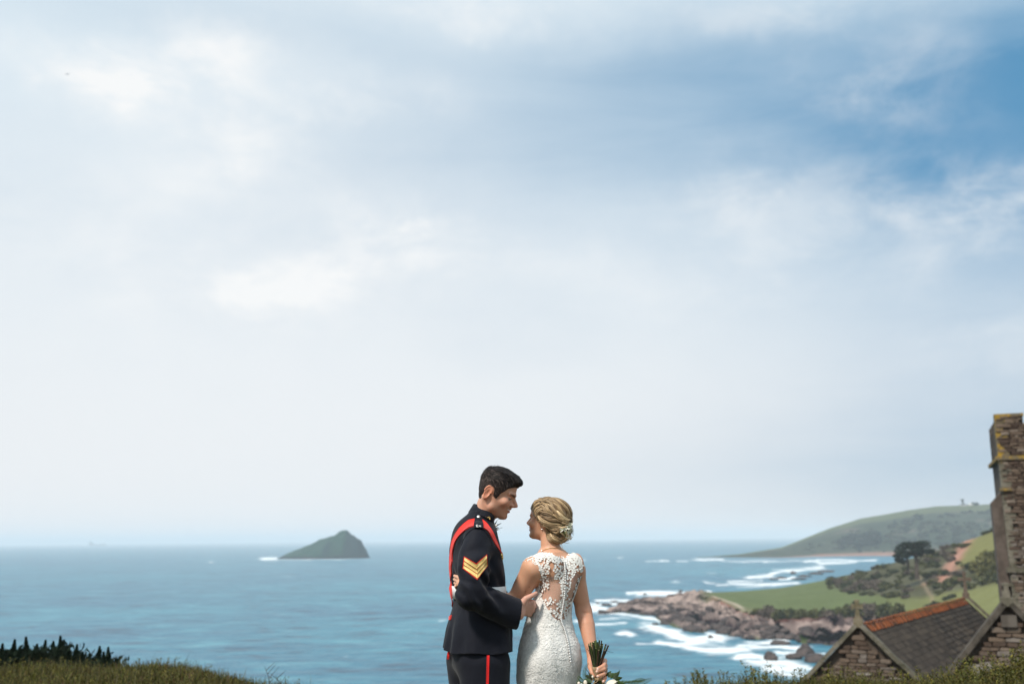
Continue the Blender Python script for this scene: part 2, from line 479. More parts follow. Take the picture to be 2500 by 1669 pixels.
SEA_A, SEA_B, SEA_C = (0.022, 0.150, 0.225), (0.030, 0.185, 0.255), (0.016, 0.115, 0.19)
build_sea()

# ------------------------------------------------------------------ haze over the sea and the coast
def build_haze():
    m = bpy.data.materials.new('sea_haze'); m.use_nodes = True
    nt = m.node_tree
    for nd in list(nt.nodes):
        if nd.type != 'OUTPUT_MATERIAL': nt.nodes.remove(nd)
    pv = nt.nodes.new('ShaderNodeVolumePrincipled')
    pv.inputs['Color'].default_value = HAZE_COL
    pv.inputs['Density'].default_value = HAZE_D
    pv.inputs['Anisotropy'].default_value = 0.0
    nt.links.new(pv.outputs[0], [n for n in nt.nodes if n.type == 'OUTPUT_MATERIAL'][0].inputs['Volume'])
    b = MB()
    z0, z1 = SEA - 2, HAZE_TOP
    b.box((0, 0, (z0 + z1) / 2), (42000, 42000, (z1 - z0) / 2))
    o = b.build('haze', m, kind='stuff')
    return o
HAZE_COL = (0.90, 0.95, 1.0, 1.0)
HAZE_D = 0.00015
HAZE_TOP = 88.0
build_haze()

# ------------------------------------------------------------------ the near coast: rocky point, cliff-top field, scrubby hill
EH = EYE - SEA
CPX = np.array([1472, 1544, 1600, 1640, 1690, 1735, 1804, 1900, 2000, 2110, 2235, 2330, 2430, 2600, 2800.])
def water_Y(px, py): return sea_at(px, py)[1]
W0_px = [1455, 1472, 1544, 1591, 1636, 1615.1, 1639, 1669, 1699, 1732, 1768, 1804, 1849, 1908, 1938, 1998, 2100, 2300, 2600, 2800]
W0_px = [1455, 1472, 1544, 1591, 1610, 1639, 1669, 1699, 1732, 1768, 1804, 1849, 1908, 1938, 1998, 2100, 2300, 2600, 2800]
W0_py = [1485, 1487, 1499, 1506, 1521, 1532, 1544, 1550, 1541, 1556, 1562, 1563, 1558, 1569, 1575, 1590, 1600, 1610, 1615]
# rows: (distance, height above the sea) for each column of CPX
ROWS = {
    2: ([486, 505, 500, 480, 470, 466, 398, 370, 360, 362, 315, 285, 255, 235, 220], [.6, 2.0, 2.6, 2.6, 2.6, 2.6, 2.7, 2.7, 2.7, 2.8, 4, 4, 4, 4, 4]),
    3: ([487, 525, 530, 522, 518, 512, 410, 385, 375, 380, 330, 300, 270, 250, 235], [.8, 2.3, 2.8, 3.0, 4.0, 6.2, 5.9, 5.5, 5.8, 7.5, 9.4, 9.8, 10, 11, 12]),
    4: ([488, 540, 548, 540, 535, 530, 500, 480, 455, 405, 358, 330, 305, 290, 280], [.8, 2.2, 2.6, 2.8, 3.8, 6.0, 6.1, 6.6, 8.0, 9.0, 10.6, 12.6, 14.5, 16.5, 18]),
    5: ([489, 550, 560, 555, 548, 545, 560, 560, 520, 430, 385, 360, 340, 330, 320], [.8, 1.8, 2.2, 2.4, 3.6, 5.6, 5.4, 6.5, 9.4, 10.2, 11.6, 15.2, 19, 21.5, 24]),
    6: ([490, 558, 570, 570, 565, 555, 576, 578, 545, 480, 440, 415, 400, 390, 380], [.7, 1.3, 1.5, 1.6, 3.2, 5.2, 5.0, 6.3, 10.4, 13.5, 18.5, 23, 28, 32, 34]),
    7: ([492, 570, 584, 590, 592, 580, 592, 594, 562, 540, 500, 480, 460, 440, 430], [0, 0.2, .3, .4, 2.0, 4.4, 4.4, 5.8, 11.0, 17.2, 24, 30.3, 37, 43.6, 47]),
    8: ([500, 580, 598, 606, 612, 606, 622, 634, 615, 600, 570, 560, 545, 530, 520], [-2, -2, -2, -2, -2, -2, -2, -2, -1, 2, 6, 12, 18, 24, 28]),
}
def row_at(px):
    Y = np.zeros((9, len(px))); H = np.zeros((9, len(px)))
    wy = np.interp(px, W0_px, W0_py)
    Y[0] = [water_Y(a, b) for a, b in zip(px, wy)]; H[0] = -0.6
    for k, (ys, hs) in ROWS.items():
        Y[k] = np.interp(px, CPX, ys); H[k] = np.interp(px, CPX, hs)
    Y[0] = np.minimum(Y[0], Y[2] - 3)
    Y[1] = Y[0] * .5 + Y[2] * .5; H[1] = np.minimum(1.9, H[2])
    for k in range(1, 9): Y[k] = np.maximum(Y[k], Y[k - 1] + 0.6)
    return Y, H
def coast_xyz(px, v):
    """point on the smooth coast surface: bearing px, row coordinate v (0 waterline .. 7 skyline)"""
    px = np.atleast_1d(np.asarray(px, float)); v = np.broadcast_to(np.asarray(v, float), px.shape)
    Y, H = row_at(px)
    i = np.clip(v.astype(int), 0, 7); t = v - i; k = np.arange(len(px))
    y = Y[i, k] * (1 - t) + Y[i + 1, k] * t; h = H[i, k] * (1 - t) + H[i + 1, k] * t
    return np.stack([y * np.interp(px, [1250, 2800], [ray(1250, 1315)[0] / ray(1250, 1315)[1], ray(2800, 1315)[0] / ray(2800, 1315)[1]]), y, SEA + h], -1)
def build_coast():
    px = np.concatenate([np.arange(1456, 2470, 2.6), np.linspace(2470, 2800, 40)])
    sub = [16, 16, 9, 8, 8, 12, 12, 6]
    v = np.concatenate([k + np.arange(s) / s for k, s in enumerate(sub)] + [[8.0]])
    PX, VV = np.meshgrid(px, v)
    P = coast_xyz(PX.ravel(), VV.ravel())
    vv = VV.ravel(); pp = PX.ravel()
    # rough rock in the shore rows
    rock = np.clip(sstep(vv, 0.0, 0.25) * (1 - sstep(vv, 2.3, 2.9)), 0, 1)
    tipk = 1 - sstep(pp, 1690, 1745)
    rock = np.maximum(rock, tipk * sstep(vv, 0, .25) * (1 - sstep(vv, 6.6, 7.0)))
    # tilted strata running diagonally down to the water
    q = P.copy(); q[:, 0], q[:, 1] = P[:, 0] * .8 + P[:, 1] * .6, (-P[:, 0] * .6 + P[:, 1] * .8) * 0.35
    n1 = vnoise(q, 0.11, 4, 0.55); n2 = vnoise(P, 0.35, 3, 0.6, 3)
    rid = 1 - np.abs(vnoise(q, 0.16, 3, .5, 7)) * 2
    amp = np.clip(0.6 + (pp - 1480) / 200, .5, 1.9)
    P[:, 2] += rock * amp * (n1 * 2.4 + n2 * 1.5 + rid * 1.5 - .5)
    scr = sstep(vv, 4.8, 5.6) * (1 - sstep(vv, 7.0, 7.6)) * sstep(pp, 1990, 2080)
    P[:, 2] += scr * vnoise(P, 0.06, 3, .5, 2) * 1.3 + (1 - rock) * vnoise(P, 0.03, 2, .5, 4) * .35
    cliff = sstep(vv, 1.9, 2.2) * (1 - sstep(vv, 2.8, 3.05)) * sstep(pp, 1700, 1760)
    P[:, 1] += cliff * vnoise(P, 0.12, 3, .5, 9) * 3
    # colours: what each piece of ground is made of
    C = np.zeros((len(P), 3))
    nz = vnoise(P, 0.08, 4, .6, 1)[:, None]; nf = vnoise(P, 0.25, 3, .6, 6)[:, None]; ns = vnoise(q, 0.3, 3, .6, 8)[:, None]
    rockc = np.array([.100, .074, .068]) + np.array([.26, .20, .172]) * np.clip(ns * 1.4 + .02 + nz * .7 + nf * .4, -.55, 1)
    hh = (P[:, 2] - SEA)[:, None]
    rockc = np.where(hh < 0.9, np.array([.05, .042, .042]), rockc)         # wet, weed-black at the waterline
    rockc = rockc + sstep(vv, 1.1, 1.9)[:, None] * (1 - sstep(pp, 1760, 1860))[:, None] * np.array([.13, .10, .08]) * np.clip(nf + .5, 0, 1)
    grass = np.array([.094, .118, .046]) + nz * np.array([.020, .022, .010]) + nf * .008
    right = sstep(pp, 2060, 2300)[:, None]
    grass = grass + right * np.array([.050, .030, .008])
    dry = np.array([.15, .13, .07]) + nf * .04
    scrub = np.array([.060, .060, .032]) + nz * .03 + np.clip(nf, 0, 1) * np.array([.05, .04, .03])
    earth = np.array([.36, .185, .135]) + nf * .06
    cliffc = np.array([.20, .085, .060]) + np.clip(nf, -.5, 1) * np.array([.09, .04, .03])
    def put(mask, c):
        m = np.clip(mask, 0, 1)[:, None]
        C[:] = C * (1 - m) + c * m
    put(np.ones(len(P)), grass)
    put(sstep(vv, 4.9, 5.2) * sstep(pp, 1990, 2070), scrub)
    bare = sstep(vnoise(P, 0.05, 3, .5, 12), .22, .4) * sstep(vv, 4.6, 5.0) * (1 - sstep(vv, 6.2, 6.8)) * sstep(pp, 2120, 2200)
    put(bare * .6, earth * .8 + dry * .2)
    # upper right pasture and its bare, reddish edge
    up = sstep(vv, 5.75, 6.0) * sstep(pp + (7 - vv) * 30, 2352, 2372)
    put(up, grass * np.array([1.05, 1.0, .95]))
    edge = np.exp(-((pp + (7 - vv) * 48 - 2362 + nf[:, 0] * 10) / 17) ** 2) * sstep(vv, 5.3, 5.6)
    put(edge * .95, earth)
    put(cliff, cliffc)
    put(sstep(vv, 2.75, 3.0) * (1 - sstep(vv, 3.1, 3.35)) * .75, dry)
    put(rock, rockc)
    # trodden path along the cliff top of the point
    pth = np.exp(-((vv - (3.12 + 0.10 * np.sin(pp * .05))) / .09) ** 2) * sstep(pp, 1728, 1740) * (1 - sstep(pp, 1800, 1815))
    put(pth, np.array([.40, .33, .26]))
    pth2 = np.exp(-((pp - np.interp(vv, [3.5, 4, 4.5, 5, 5.5, 6], [2285, 2272, 2262, 2264, 2246, 2236])) / 5) ** 2) * sstep(vv, 3.6, 4.0) * (1 - sstep(vv, 5.8, 6.2))
    put(pth2 * .45, np.array([.30, .22, .15]))
    F = grid_faces(len(v), len(px))
    return obj('coast', P, F, attr_mat('coast_ground', rough=.95, spec=.1, bump=.5, bscale=.6, bdist=.5, vary=.22, vscale=.25), smooth=False, col=C, kind='structure')
build_coast()

# ------------------------------------------------------------------ far headland
HPX = np.array([1700, 1711, 1804, 1908, 1964, 2028, 2105, 2173, 2224, 2292, 2348, 2425, 2600, 2800.])
HSKY = np.array([1359.5, 1358, 1351, 1335, 1314, 1290, 1267, 1256, 1247, 1238, 1236, 1233, 1230, 1228.])
def headland_xyz(px, v):
    px = np.atleast_1d(np.asarray(px, float)); v = np.broadcast_to(np.asarray(v, float), px.shape)
    wy = np.interp(px, [1700, 1804, 1900, 2000, 2100, 2800], [1360.5, 1361, 1361.5, 1358.5, 1357, 1356])
    Y0 = np.array([water_Y(a, b) for a, b in zip(px, wy)])
    Ys = np.interp(px, [1700, 1760, 1900, 2100, 2800], [1830, 1900, 2080, 2230, 2260])
    hy = np.array([horizon_y(a) for a in px])
    Hs = EH + (hy - np.interp(px, HPX, HSKY)) * Ys / F_PX
    rise = np.clip((Ys - Y0), 5, None)
    k = np.clip(v / 5, 0, 1)
    Y = Y0 + rise * np.interp(v, [0, 1, 2, 3, 4, 5, 6], [0, .06, .14, .42, .76, 1.0, 1.25])
    fr = np.interp(v, [0, 1, 2, 3, 4, 5, 6], [0, .035, .14, .45, .82, 1.0, .6])
    H = -0.6 + (np.maximum(Hs, .5) + .6) * fr
    return np.stack([Y * np.interp(px, [1250, 2800], [ray(1250, 1315)[0] / ray(1250, 1315)[1], ray(2800, 1315)[0] / ray(2800, 1315)[1]]), Y, SEA + H], -1)
def build_headland():
    px = np.linspace(1700, 2800, 300); v = np.concatenate([np.linspace(0, 2, 14)[:-1], np.linspace(2, 6, 40)])
    PX, VV = np.meshgrid(px, v); pp, vv = PX.ravel(), VV.ravel()
    P = headland_xyz(pp, vv)
    hh = P[:, 2] - SEA
    P[:, 2] += vnoise(P, .012, 4, .5, 3) * np.clip(hh * .12, 0, 5) * (1 - sstep(vv, 4.2, 4.9))
    nz = vnoise(P, .010, 4, .55, 1)[:, None]; nf = vnoise(P, .03, 4, .6, 5)[:, None]
    C = np.array([.034, .046, .028]) + nz * np.array([.018, .018, .01]) + nf * .014
    bush = sstep(nz[:, 0] + nf[:, 0] * .8, .08, .3) * sstep(vv, 1.8, 2.3) * (1 - sstep(vv, 3.9, 4.15))
    C = C * (1 - bush[:, None]) + np.array([.022, .034, .018]) * bush[:, None]
    bare = sstep(-nz[:, 0] + nf[:, 0], .25, .5)[:, None] * .6
    C = C * (1 - bare) + np.array([.13, .10, .08]) * bare
    fld = sstep(vv, 4.02, 4.2)[:, None]
    C = C * (1 - fld) + (np.array([.070, .086, .038]) + nf * .012) * fld
    low = (1 - sstep(vv + nf[:, 0] * .5, 1.0, 1.9))[:, None]
    C = C * (1 - low) + (np.array([.26, .155, .125]) + nf * .10) * low
    wet = (1 - sstep(vv, .25, .6))[:, None]
    C = C * (1 - wet) + np.array([.16, .11, .10]) * wet
    return obj('headland', P, grid_faces(len(v), len(px)), attr_mat('headland_ground', rough=.95, spec=.08, vary=.2, vscale=.05), smooth=True, col=C, kind='structure')
build_headland()

# ------------------------------------------------------------------ the steep island
def build_island():
    prof = np.array([(664, 0), (672, .6), (700, 14), (728, 24), (760, 36), (781, 46), (812, 57), (832, 66), (841, 70.5), (850, 63), (856, 58), (868, 52), (876, 46), (884, 30), (889, 22), (895, 6), (900, 0)], float)
    Y0 = 2010.0; s = Y0 / F_PX
    nx, ny = 130, 60
    px = np.linspace(662, 902, nx); t = np.linspace(-1, 1, ny)
    PX, T = np.meshgrid(px, t)
    h = np.interp(PX, prof[:, 0], prof[:, 1]) * s
    X = (PX - 1250) * s; Yh = 25 + 55 * np.sin(np.clip((PX - 662) / 240, 0, 1) * np.pi)
    P = np.stack([X, Y0 + 40 + T * Yh, 0 * X], -1)
    n1 = vnoise(np.stack([X, P[..., 1], 0 * X], -1), .035, 4, .55)
    prof_y = np.clip(1 - np.abs(T) ** 1.7, 0, 1)
    steep = np.clip(prof_y * (1.0 + .25 * n1), 0, 1.05) ** .8
    P[..., 2] = SEA - 1.5 + h * steep + n1 * 3.5 * np.clip(steep * 3, 0, 1) * (h > 3) * (1 - .75 * (np.abs(T) < .15))
    P = P.reshape(-1, 3)
    nf = vnoise(P, .05, 4, .6, 4)[:, None]
    C = np.array([.020, .052, .038]) + nf * .022
    hh = (P[:, 2] - SEA)[:, None]
    rk = sstep(n1.ravel() + .9 * (PX.ravel() > 846) - .2 * (PX.ravel() < 800), .15, .5)[:, None]
    C = C * (1 - rk * .7) + np.array([.014, .026, .032]) * rk * .7
    C = np.where(hh < 5 + nf * 3, np.array([.014, .016, .018]), C)
    return obj('island', P, grid_faces(ny, nx), attr_mat('island_ground', rough=.95, spec=.1, vary=.2, vscale=.06), smooth=True, col=C, kind='structure')
build_island()

# ------------------------------------------------------------------ ship on the horizon
def build_ship():
    Y = 11000.0; c = sea_at(253, 1329); c = np.array([(253 - 1250) / F_PX * Y, Y, SEA])
    g = var_mat('ship_grey', (.07, .08, .09), (.09, .10, .11), .05)
    root = thing('ship', 'faint grey cargo ship far out on the horizon left of the island', 'ship', c)
    m = MB()
    L = [(-98, 0), (-92, -15), (60, -16), (88, -9), (104, 0), (88, 9), (60, 16), (-92, 15)]
    n = len(L); V = [(x * .92, y * .85, -2) for x, y in L] + [(x, y, 9 + (5 if x > 80 else 0)) for x, y in L]
    m.add(np.array(V) + c, [tuple(range(n))[::-1], tuple(range(n, 2 * n))] + [(i, (i + 1) % n, n + (i + 1) % n, n + i) for i in range(n)])
    m.build('hull', g, root)
    m = MB()
    m.box(c + [-66, 0, 20], (20, 13, 12)); m.box(c + [-68, 0, 37], (12, 14, 5)); m.box(c + [-76, 0, 46], (5, 5, 6))
    m.build('superstructure', g, root)
    m = MB()
    for x in (-20, 25, 66):
        m = MB(); m.box(c + [x, 0, 14], (14, 11, 5 if x < 60 else 9)); m.build('deck_cargo', g, root)
build_ship()

# ------------------------------------------------------------------ look-out building on the headland
def build_lookout():
    g = headland_xyz([2356], 4.9)[0]; Y = g[1]; s = Y / F_PX
    X = lambda px: ray(px, 1235)[0] / ray(px, 1235)[1] * Y
    zt = lambda px, py: at(px, py, Y)[2]
    c = np.array([X(2352), Y, zt(2352, 1237.5)])
    root = thing('lookout_building', 'small white lookout building with dark tower on the far headland top', 'building', c)
    white = var_mat('lime_wash', (.62, .60, .57), (.7, .68, .66), .2); dark = var_mat('slate_dark', (.05, .06, .07), (.07, .08, .09), .2); glass = material('dark_pane', (.03, .04, .05), rough=.15)
    m = MB(); m.box(c + [0, 0, 1.4], (7.2, 4, 3.4)); m.build('wall', white, root)
    m = MB(); m.add(np.array([(-7.8, -4.6, 4.8), (9.4, -4.6, 4.8), (9.4, 4.6, 4.8), (-7.8, 4.6, 4.8), (-6.8, 0, 6.6), (9.0, 0, 6.6)]) + c, [(0, 1, 5, 4), (2, 3, 4, 5), (0, 4, 3), (1, 2, 5), (0, 3, 2, 1)]); m.build('roof', dark, root)
    m = MB()
    tw = np.array([(-1.7, -1.7, 6.0), (1.7, -1.7, 6.0), (1.7, 1.7, 6.0), (-1.7, 1.7, 6.0)]); top = tw + [-.8, 0, 8.5]; cap0 = top * [1, 1, 1] + [[-1.4, -1.2, 0], [.6, -1.2, 0], [.6, 1.2, 0], [-1.4, 1.2, 0]]; cap1 = cap0 + [0, 0, 3.4]
    m.add(np.vstack([tw, top, cap0, cap1]) + c, [(a + i, a + (i + 1) % 4, a + 4 + (i + 1) % 4, a + 4 + i) for a in (0, 4, 8) for i in range(4)] + [(12, 13, 14, 15)])
    m.build('lookout_tower', dark, root)
    for dx in (-4, 0, 4):
        m = MB(); m.box(c + [dx, -4.03, 2.0], (1.0, .06, .9)); m.build('window', glass, root)
    c2 = np.array([X(2374), Y + 6, zt(2374, 1235)])
    r2 = thing('cottage', 'tiny pale cottage between the lookout building and dark trees on the headland', 'house', c2)
    m = MB(); m.box(c2 + [0, 0, 1.4], (5, 3.5, 3)); m.build('wall', white, r2)
    m = MB(); m.add(np.array([(-5.4, -4, 4.4), (5.4, -4, 4.4), (5.4, 4, 4.4), (-5.4, 4, 4.4), (-5.2, 0, 6.2), (5.2, 0, 6.2)]) + c2, [(0, 1, 5, 4), (2, 3, 4, 5), (0, 4, 3), (1, 2, 5), (0, 3, 2, 1)]); m.build('roof', white, r2)
build_lookout()

# ------------------------------------------------------------------ vegetation meshes
def leaf_cloud(rs, n, radii, leaf, c_dark, c_light, lobes=7, flat_bottom=True, lean=0.0):
    """many small leaf-clump faces filling an uneven crown made of lobes"""
    L = []
    for i in range(lobes):
        a = rs.rand() * 6.283; r = rs.rand() ** .5 * .62
        L.append((np.array([math.cos(a) * r, math.sin(a) * r, rs.uniform(.25, .72)]), rs.uniform(.28, .48), rs.uniform(-.25, .3)))
    V = []; F = []; C = []
    for i in range(n):
        c, r, tone = L[rs.randint(lobes)]
        d = rs.normal(size=3); d /= np.linalg.norm(d)
        p = c + d * r * rs.uniform(.55, 1.05) ** .5
        if flat_bottom and p[2] < 0.02: p[2] = rs.uniform(0.02, .2)
        p = p * np.array(radii)
        s = leaf * rs.uniform(.5, 1.4)
        u = rs.normal(size=3); u /= np.linalg.norm(u)
        w = np.cross(u, d + rs.normal(size=3) * .5); w /= np.linalg.norm(w) + 1e-9
        k = len(V)
        V += [p - u * s - w * s * .5, p + u * s * .2 - w * s * .8, p + u * s + w * s * .1, p - u * s * .1 + w * s * .7]
        F.append((k, k + 1, k + 2, k + 3))
        t = np.clip(.45 + tone + rs.uniform(-.35, .35), 0, 1)
        col = np.array(c_dark) * (1 - t) + np.array(c_light) * t
        C += [col] * 4
    return np.array(V), np.array(F), np.array(C)
LEAF = attr_mat('leaf_clumps', rough=.8, spec=.15, vary=.12, vscale=2.0, transl=.15)
rsb = np.random.RandomState(11)
BUSH_KINDS = [  # name, label start, colours
    ('dark_bush', (.022, .030, .016), (.075, .082, .038)),
    ('olive_bush', (.050, .055, .020), (.120, .120, .050)),
    ('bare_bush', (.070, .055, .042), (.170, .140, .115)),
    ('yellow_bush', (.060, .060, .015), (.165, .150, .050)),
]
bush_meshes = {}
for nm, a, b in BUSH_KINDS:
    for v in range(3):
        V, F, C = leaf_cloud(rsb, 420, (1, 1, .9), .13, a, b, lobes=8)
        bush_meshes[nm, v] = mesh_data(nm, V, F, LEAF, col=C)
BUSH_LABELS = {'dark_bush': ('dark green bush on the scrubby hillside around the big pine', 'dark bushes on the scrubby hill'),
               'olive_bush': ('olive green bush on the scrubby hillside around the big pine', 'olive bushes on the scrubby hill'),
               'bare_bush': ('greyish leafless bush on the scrubby slope below the big pine', 'bare grey bushes on the scrubby hill'),
               'yellow_bush': ('large yellowish rounded bush on the slope beside the church tower', 'yellowish bushes beside the tower')}
def bush(kind, px, v, size, hz=1.0, label=None, group=None, sink=.15):
    p = coast_xyz([px], v)[0]
    o = bpy.data.objects.new(kind, bush_meshes[kind, rsb.randint(3)])
    COL.objects.link(o)
    o.location = p - [0, 0, sink * size]
    o.rotation_euler.z = rsb.rand() * 6.28
    o.scale = (size * rsb.uniform(.85, 1.2), size * rsb.uniform(.85, 1.2), size * hz * rsb.uniform(.85, 1.15))
    l, g = BUSH_LABELS[kind]
    if label is None:
        side = 'far left of the big pine' if px < 2100 else 'left of the big pine' if px < 2195 else 'straight below the big pine' if px < 2262 else 'right of the big pine' if px < 2320 else 'beside the church tower'
        lvl = 'at the field edge' if v < 5.5 else 'halfway up the slope' if v < 6.3 else 'near the skyline'
        sz = 'small' if size < 2.2 else 'middling' if size < 3.0 else 'large'
        l = sz + ' ' + l.split(' bush')[0] + ' bush ' + lvl + ' ' + side
    return tag(o, label or l, 'bush', group or g)
# hedge of wind-cut bushes along the cliff edge
for px in np.arange(1838, 2180, 7.0):
    k = 'bare_bush' if rsb.rand() < .62 else ('dark_bush' if rsb.rand() < .6 else 'olive_bush')
    lab = {'dark_bush': 'dark bush in the ragged hedge along the cliff edge', 'bare_bush': 'brown leafless bush in the ragged hedge along the cliff edge', 'olive_bush': 'olive bush in the ragged hedge along the cliff edge'}[k]
    lab += ', footpath end' if px < 1920 else ', middle stretch' if px < 2010 else ', end nearest the church'
    bush(k, px + rsb.uniform(-3, 3), rsb.uniform(2.65, 3.0), rsb.uniform(2.2, 3.6) * (1.0 if px < 2030 else 1.15), 1.25, lab, 'cliff edge hedge, ' + k.replace('_', ' ') + 'es')
for px in np.arange(1722, 1836, 9.0):
    bush('olive_bush' if rsb.rand() < .5 else 'dark_bush', px, rsb.uniform(2.4, 2.95), rsb.uniform(1.2, 1.9), .8, 'low bush clinging to the cliff below the footpath', 'low bushes below the footpath')
# scrub on the hill below and around the pine
for i in range(150):
    px = rsb.uniform(2010, 2335); v = rsb.uniform(5.0, 6.95)
    if px < 2060 and v > 6.6: continue
    if abs(px - np.interp(v, [5, 5.5, 6], [2264, 2246, 2236])) < 12 and v < 5.9: continue
    if px > 2290 and v > 6.2 and rsb.rand() < .7: continue
    k = rsb.choice(['dark_bush', 'olive_bush', 'bare_bush'], p=[.34, .32, .34] if px > 2150 or v > 5.9 else [.16, .2, .64])
    bush(k, px, v, rsb.uniform(1.6, 3.6), .85)
for px, v, sz, k in [(2052, 5.0, 2.6, 'dark_bush'), (2075, 4.95, 3.2, 'dark_bush'), (2100, 4.98, 2.6, 'dark_bush'), (2120, 5.02, 1.6, 'dark_bush'), (2300, 4.55, 2.6, 'dark_bush'), (2316, 4.65, 2.4, 'dark_bush'), (2250, 4.0, 2.0, 'dark_bush'), (2268, 4.15, 2.4, 'dark_bush'), (2360, 5.75, 3.4, 'dark_bush')]:
    bush(k, px, v, sz, .7, {2052: 'dark low bush at the left end of the row below the grey scrub', 2075: 'largest dark bush of the short row below the grey scrub', 2100: 'third dark bush of the short row below the grey scrub', 2120: 'smallest dark bush at the right end of the row below the grey scrub',
        2300: 'dark low bush above the far roof cross, left one of a pair', 2316: 'dark low bush above the far roof cross, right one of a pair', 2250: 'dark low bush in mid field above the roof ridge, left one of a pair', 2268: 'dark low bush in mid field above the roof ridge, right one of a pair',
        2360: 'dark bush between the bare earth and the yellowish bushes by the tower'}[px], 'lone dark bushes on the field edge')
for px in np.arange(2300, 2470, 13.0):
    bush('olive_bush' if rsb.rand() < .6 else 'dark_bush', px, rsb.uniform(5.02, 5.35), rsb.uniform(2.2, 3.6), .85, 'bushy hedge plant between the lower and upper fields near the tower', 'hedge bushes near the tower')
for px, v, sz in [(2380, 5.55, 4.6), (2405, 5.6, 5.4), (2425, 5.75, 6.2), (2448, 5.6, 6.4), (2470, 5.7, 6.4), (2395, 5.35, 4.2), (2435, 5.35, 4.4)]:
    bush('yellow_bush', px, v, sz, .95)
for px in np.arange(2330, 2372, 6.0):
    bush('dark_bush' if rsb.rand() < .6 else 'olive_bush', px, 6.9 + rsb.uniform(-.2, 0), rsb.uniform(1.6, 2.6), .9, 'skyline bush along the bare earth edge of the upper field', 'skyline bushes')
for px in np.arange(2402, 2445, 7.0):
    bush('dark_bush', px, 7.0, rsb.uniform(1.4, 2.0), .8, 'low dark skyline bush on top of the upper field', 'low bushes on the upper field top')

# the big wind-cut pine with its two trunks
def build_pine():
    b0 = coast_xyz([2239], 5.55)[0]; Y = b0[1]; s = Y / F_PX
    P = lambda px, py, dy=0.0: at(px, py, Y + dy)
    root = thing('pine_tree', 'large dark flat-topped pine with two bare trunks on the hill', 'tree', b0)
    bark = var_mat('pine_bark', (.05, .038, .03), (.09, .07, .055), 1.5, bump=.5)
    m = MB()
    m.tube(spline([P(2240, 1413), P(2238, 1395), P(2237, 1372), P(2236, 1352, -1)], 12), np.linspace(.95, .6, 12), 9)
    for pts, r in (([(2237, 1375), (2246, 1362), (2256, 1352)], .35), ([(2237, 1365), (2229, 1354), (2222, 1347)], .32)):
        m.tube(spline([P(*q) for q in pts], 6), np.linspace(r, r * .5, 6), 6)
    m.build('trunk', bark, root)
    m = MB()
    m.tube(spline([P(2217, 1391, 2), P(2217, 1375, 2), P(2215, 1362, 2), P(2211, 1350, 2)], 10), np.linspace(.6, .35, 10), 8)
    m.tube(spline([P(2217, 1372, 2), P(2210, 1366, 1), P(2203, 1362, 0)], 5), np.linspace(.25, .12, 5), 6)
    m.build('trunk', bark, root)
    rs = np.random.RandomState(4)
    V = []; F = []; C = []; n0 = 0
    lobes = [(2232, 1333, 5.8, 2.3), (2252, 1336, 4.6, 2.4), (2213, 1336, 4.6, 2.1), (2200, 1345, 3.2, 1.7), (2222, 1327, 4.2, 1.5), (2244, 1326, 4.6, 1.6), (2234, 1346, 6.2, 2.0), (2260, 1347, 3.6, 1.8),
             (2206, 1357, 2.6, 1.9), (2196, 1365, 2.2, 1.6), (2216, 1354, 3.6, 1.7), (2203, 1370, 2.4, 1.6), (2271, 1346, 2.4, 1.3), (2192, 1356, 2.0, 1.2), (2240, 1352, 3.0, 1.2)]
    for px, py, r, rz in lobes:
        v, f, c = leaf_cloud(rs, 330, (r, r * .9, rz * 1.2), .42, (.008, .014, .010), (.028, .038, .024), lobes=6, flat_bottom=False)
        V.append(v + P(px, py, rs.uniform(-2, 2)) - [0, 0, rz * .5]); F.append(f + n0); C.append(c); n0 += len(v)
    obj('crown', np.vstack(V), np.vstack(F), LEAF, root, col=np.vstack(C))
build_pine()
# woods and scrub far off on the headland: masses nobody could count
def build_far_wood(name, spots, c0, c1, n, seed):
    rs = np.random.RandomState(seed); V = []; F = []; C = []; n0 = 0
    for px, v, r, h in spots:
        p = headland_xyz([px], v)[0]
        a, f, c = leaf_cloud(rs, n, (r, r, h), r * .22, c0, c1, lobes=6)
        V.append(a + p - [0, 0, h * .15]); F.append(f + n0); C.append(c); n0 += len(a)
    return obj(name, np.vstack(V), np.vstack(F), LEAF, col=np.vstack(C), kind='stuff')
rsw = np.random.RandomState(3)
build_far_wood('wood', [(2046 + (2148 - 2046) * rsw.rand(), rsw.uniform(2.15, 3.15), rsw.uniform(7, 11), rsw.uniform(9, 13)) for i in range(60)], (.008, .018, .014), (.020, .036, .024), 60, 2)
build_far_wood('hillside_scrub', [(rsw.uniform(2170, 2440), rsw.uniform(2.0, 3.95), rsw.uniform(6, 14), rsw.uniform(4, 8)) for i in range(90)] + [(2335 + rsw.uniform(-8, 8), rsw.uniform(2.1, 3.0), 8, 14) for i in range(9)] + [(rsw.uniform(1960, 2200), rsw.uniform(1.5, 3.6), rsw.uniform(4, 9), rsw.uniform(2, 5)) for i in range(40)], (.018, .030, .020), (.050, .062, .036), 50, 6)
for px, r in ((2384, 5), (2389, 6.5), (2394, 5)):
    p = headland_xyz([px], 4.93)[0]
    a, f, c = leaf_cloud(np.random.RandomState(int(px)), 200, (r, r, 7), 1.2, (.014, .024, .016), (.03, .045, .028), lobes=6)
    o = obj('round_tree', a, f, LEAF, col=c); o.location = p - [0, 0, 1]
    tag(o, 'dark rounded tree beside the white cottage on the headland skyline', 'tree', 'dark trees beside the cottage')

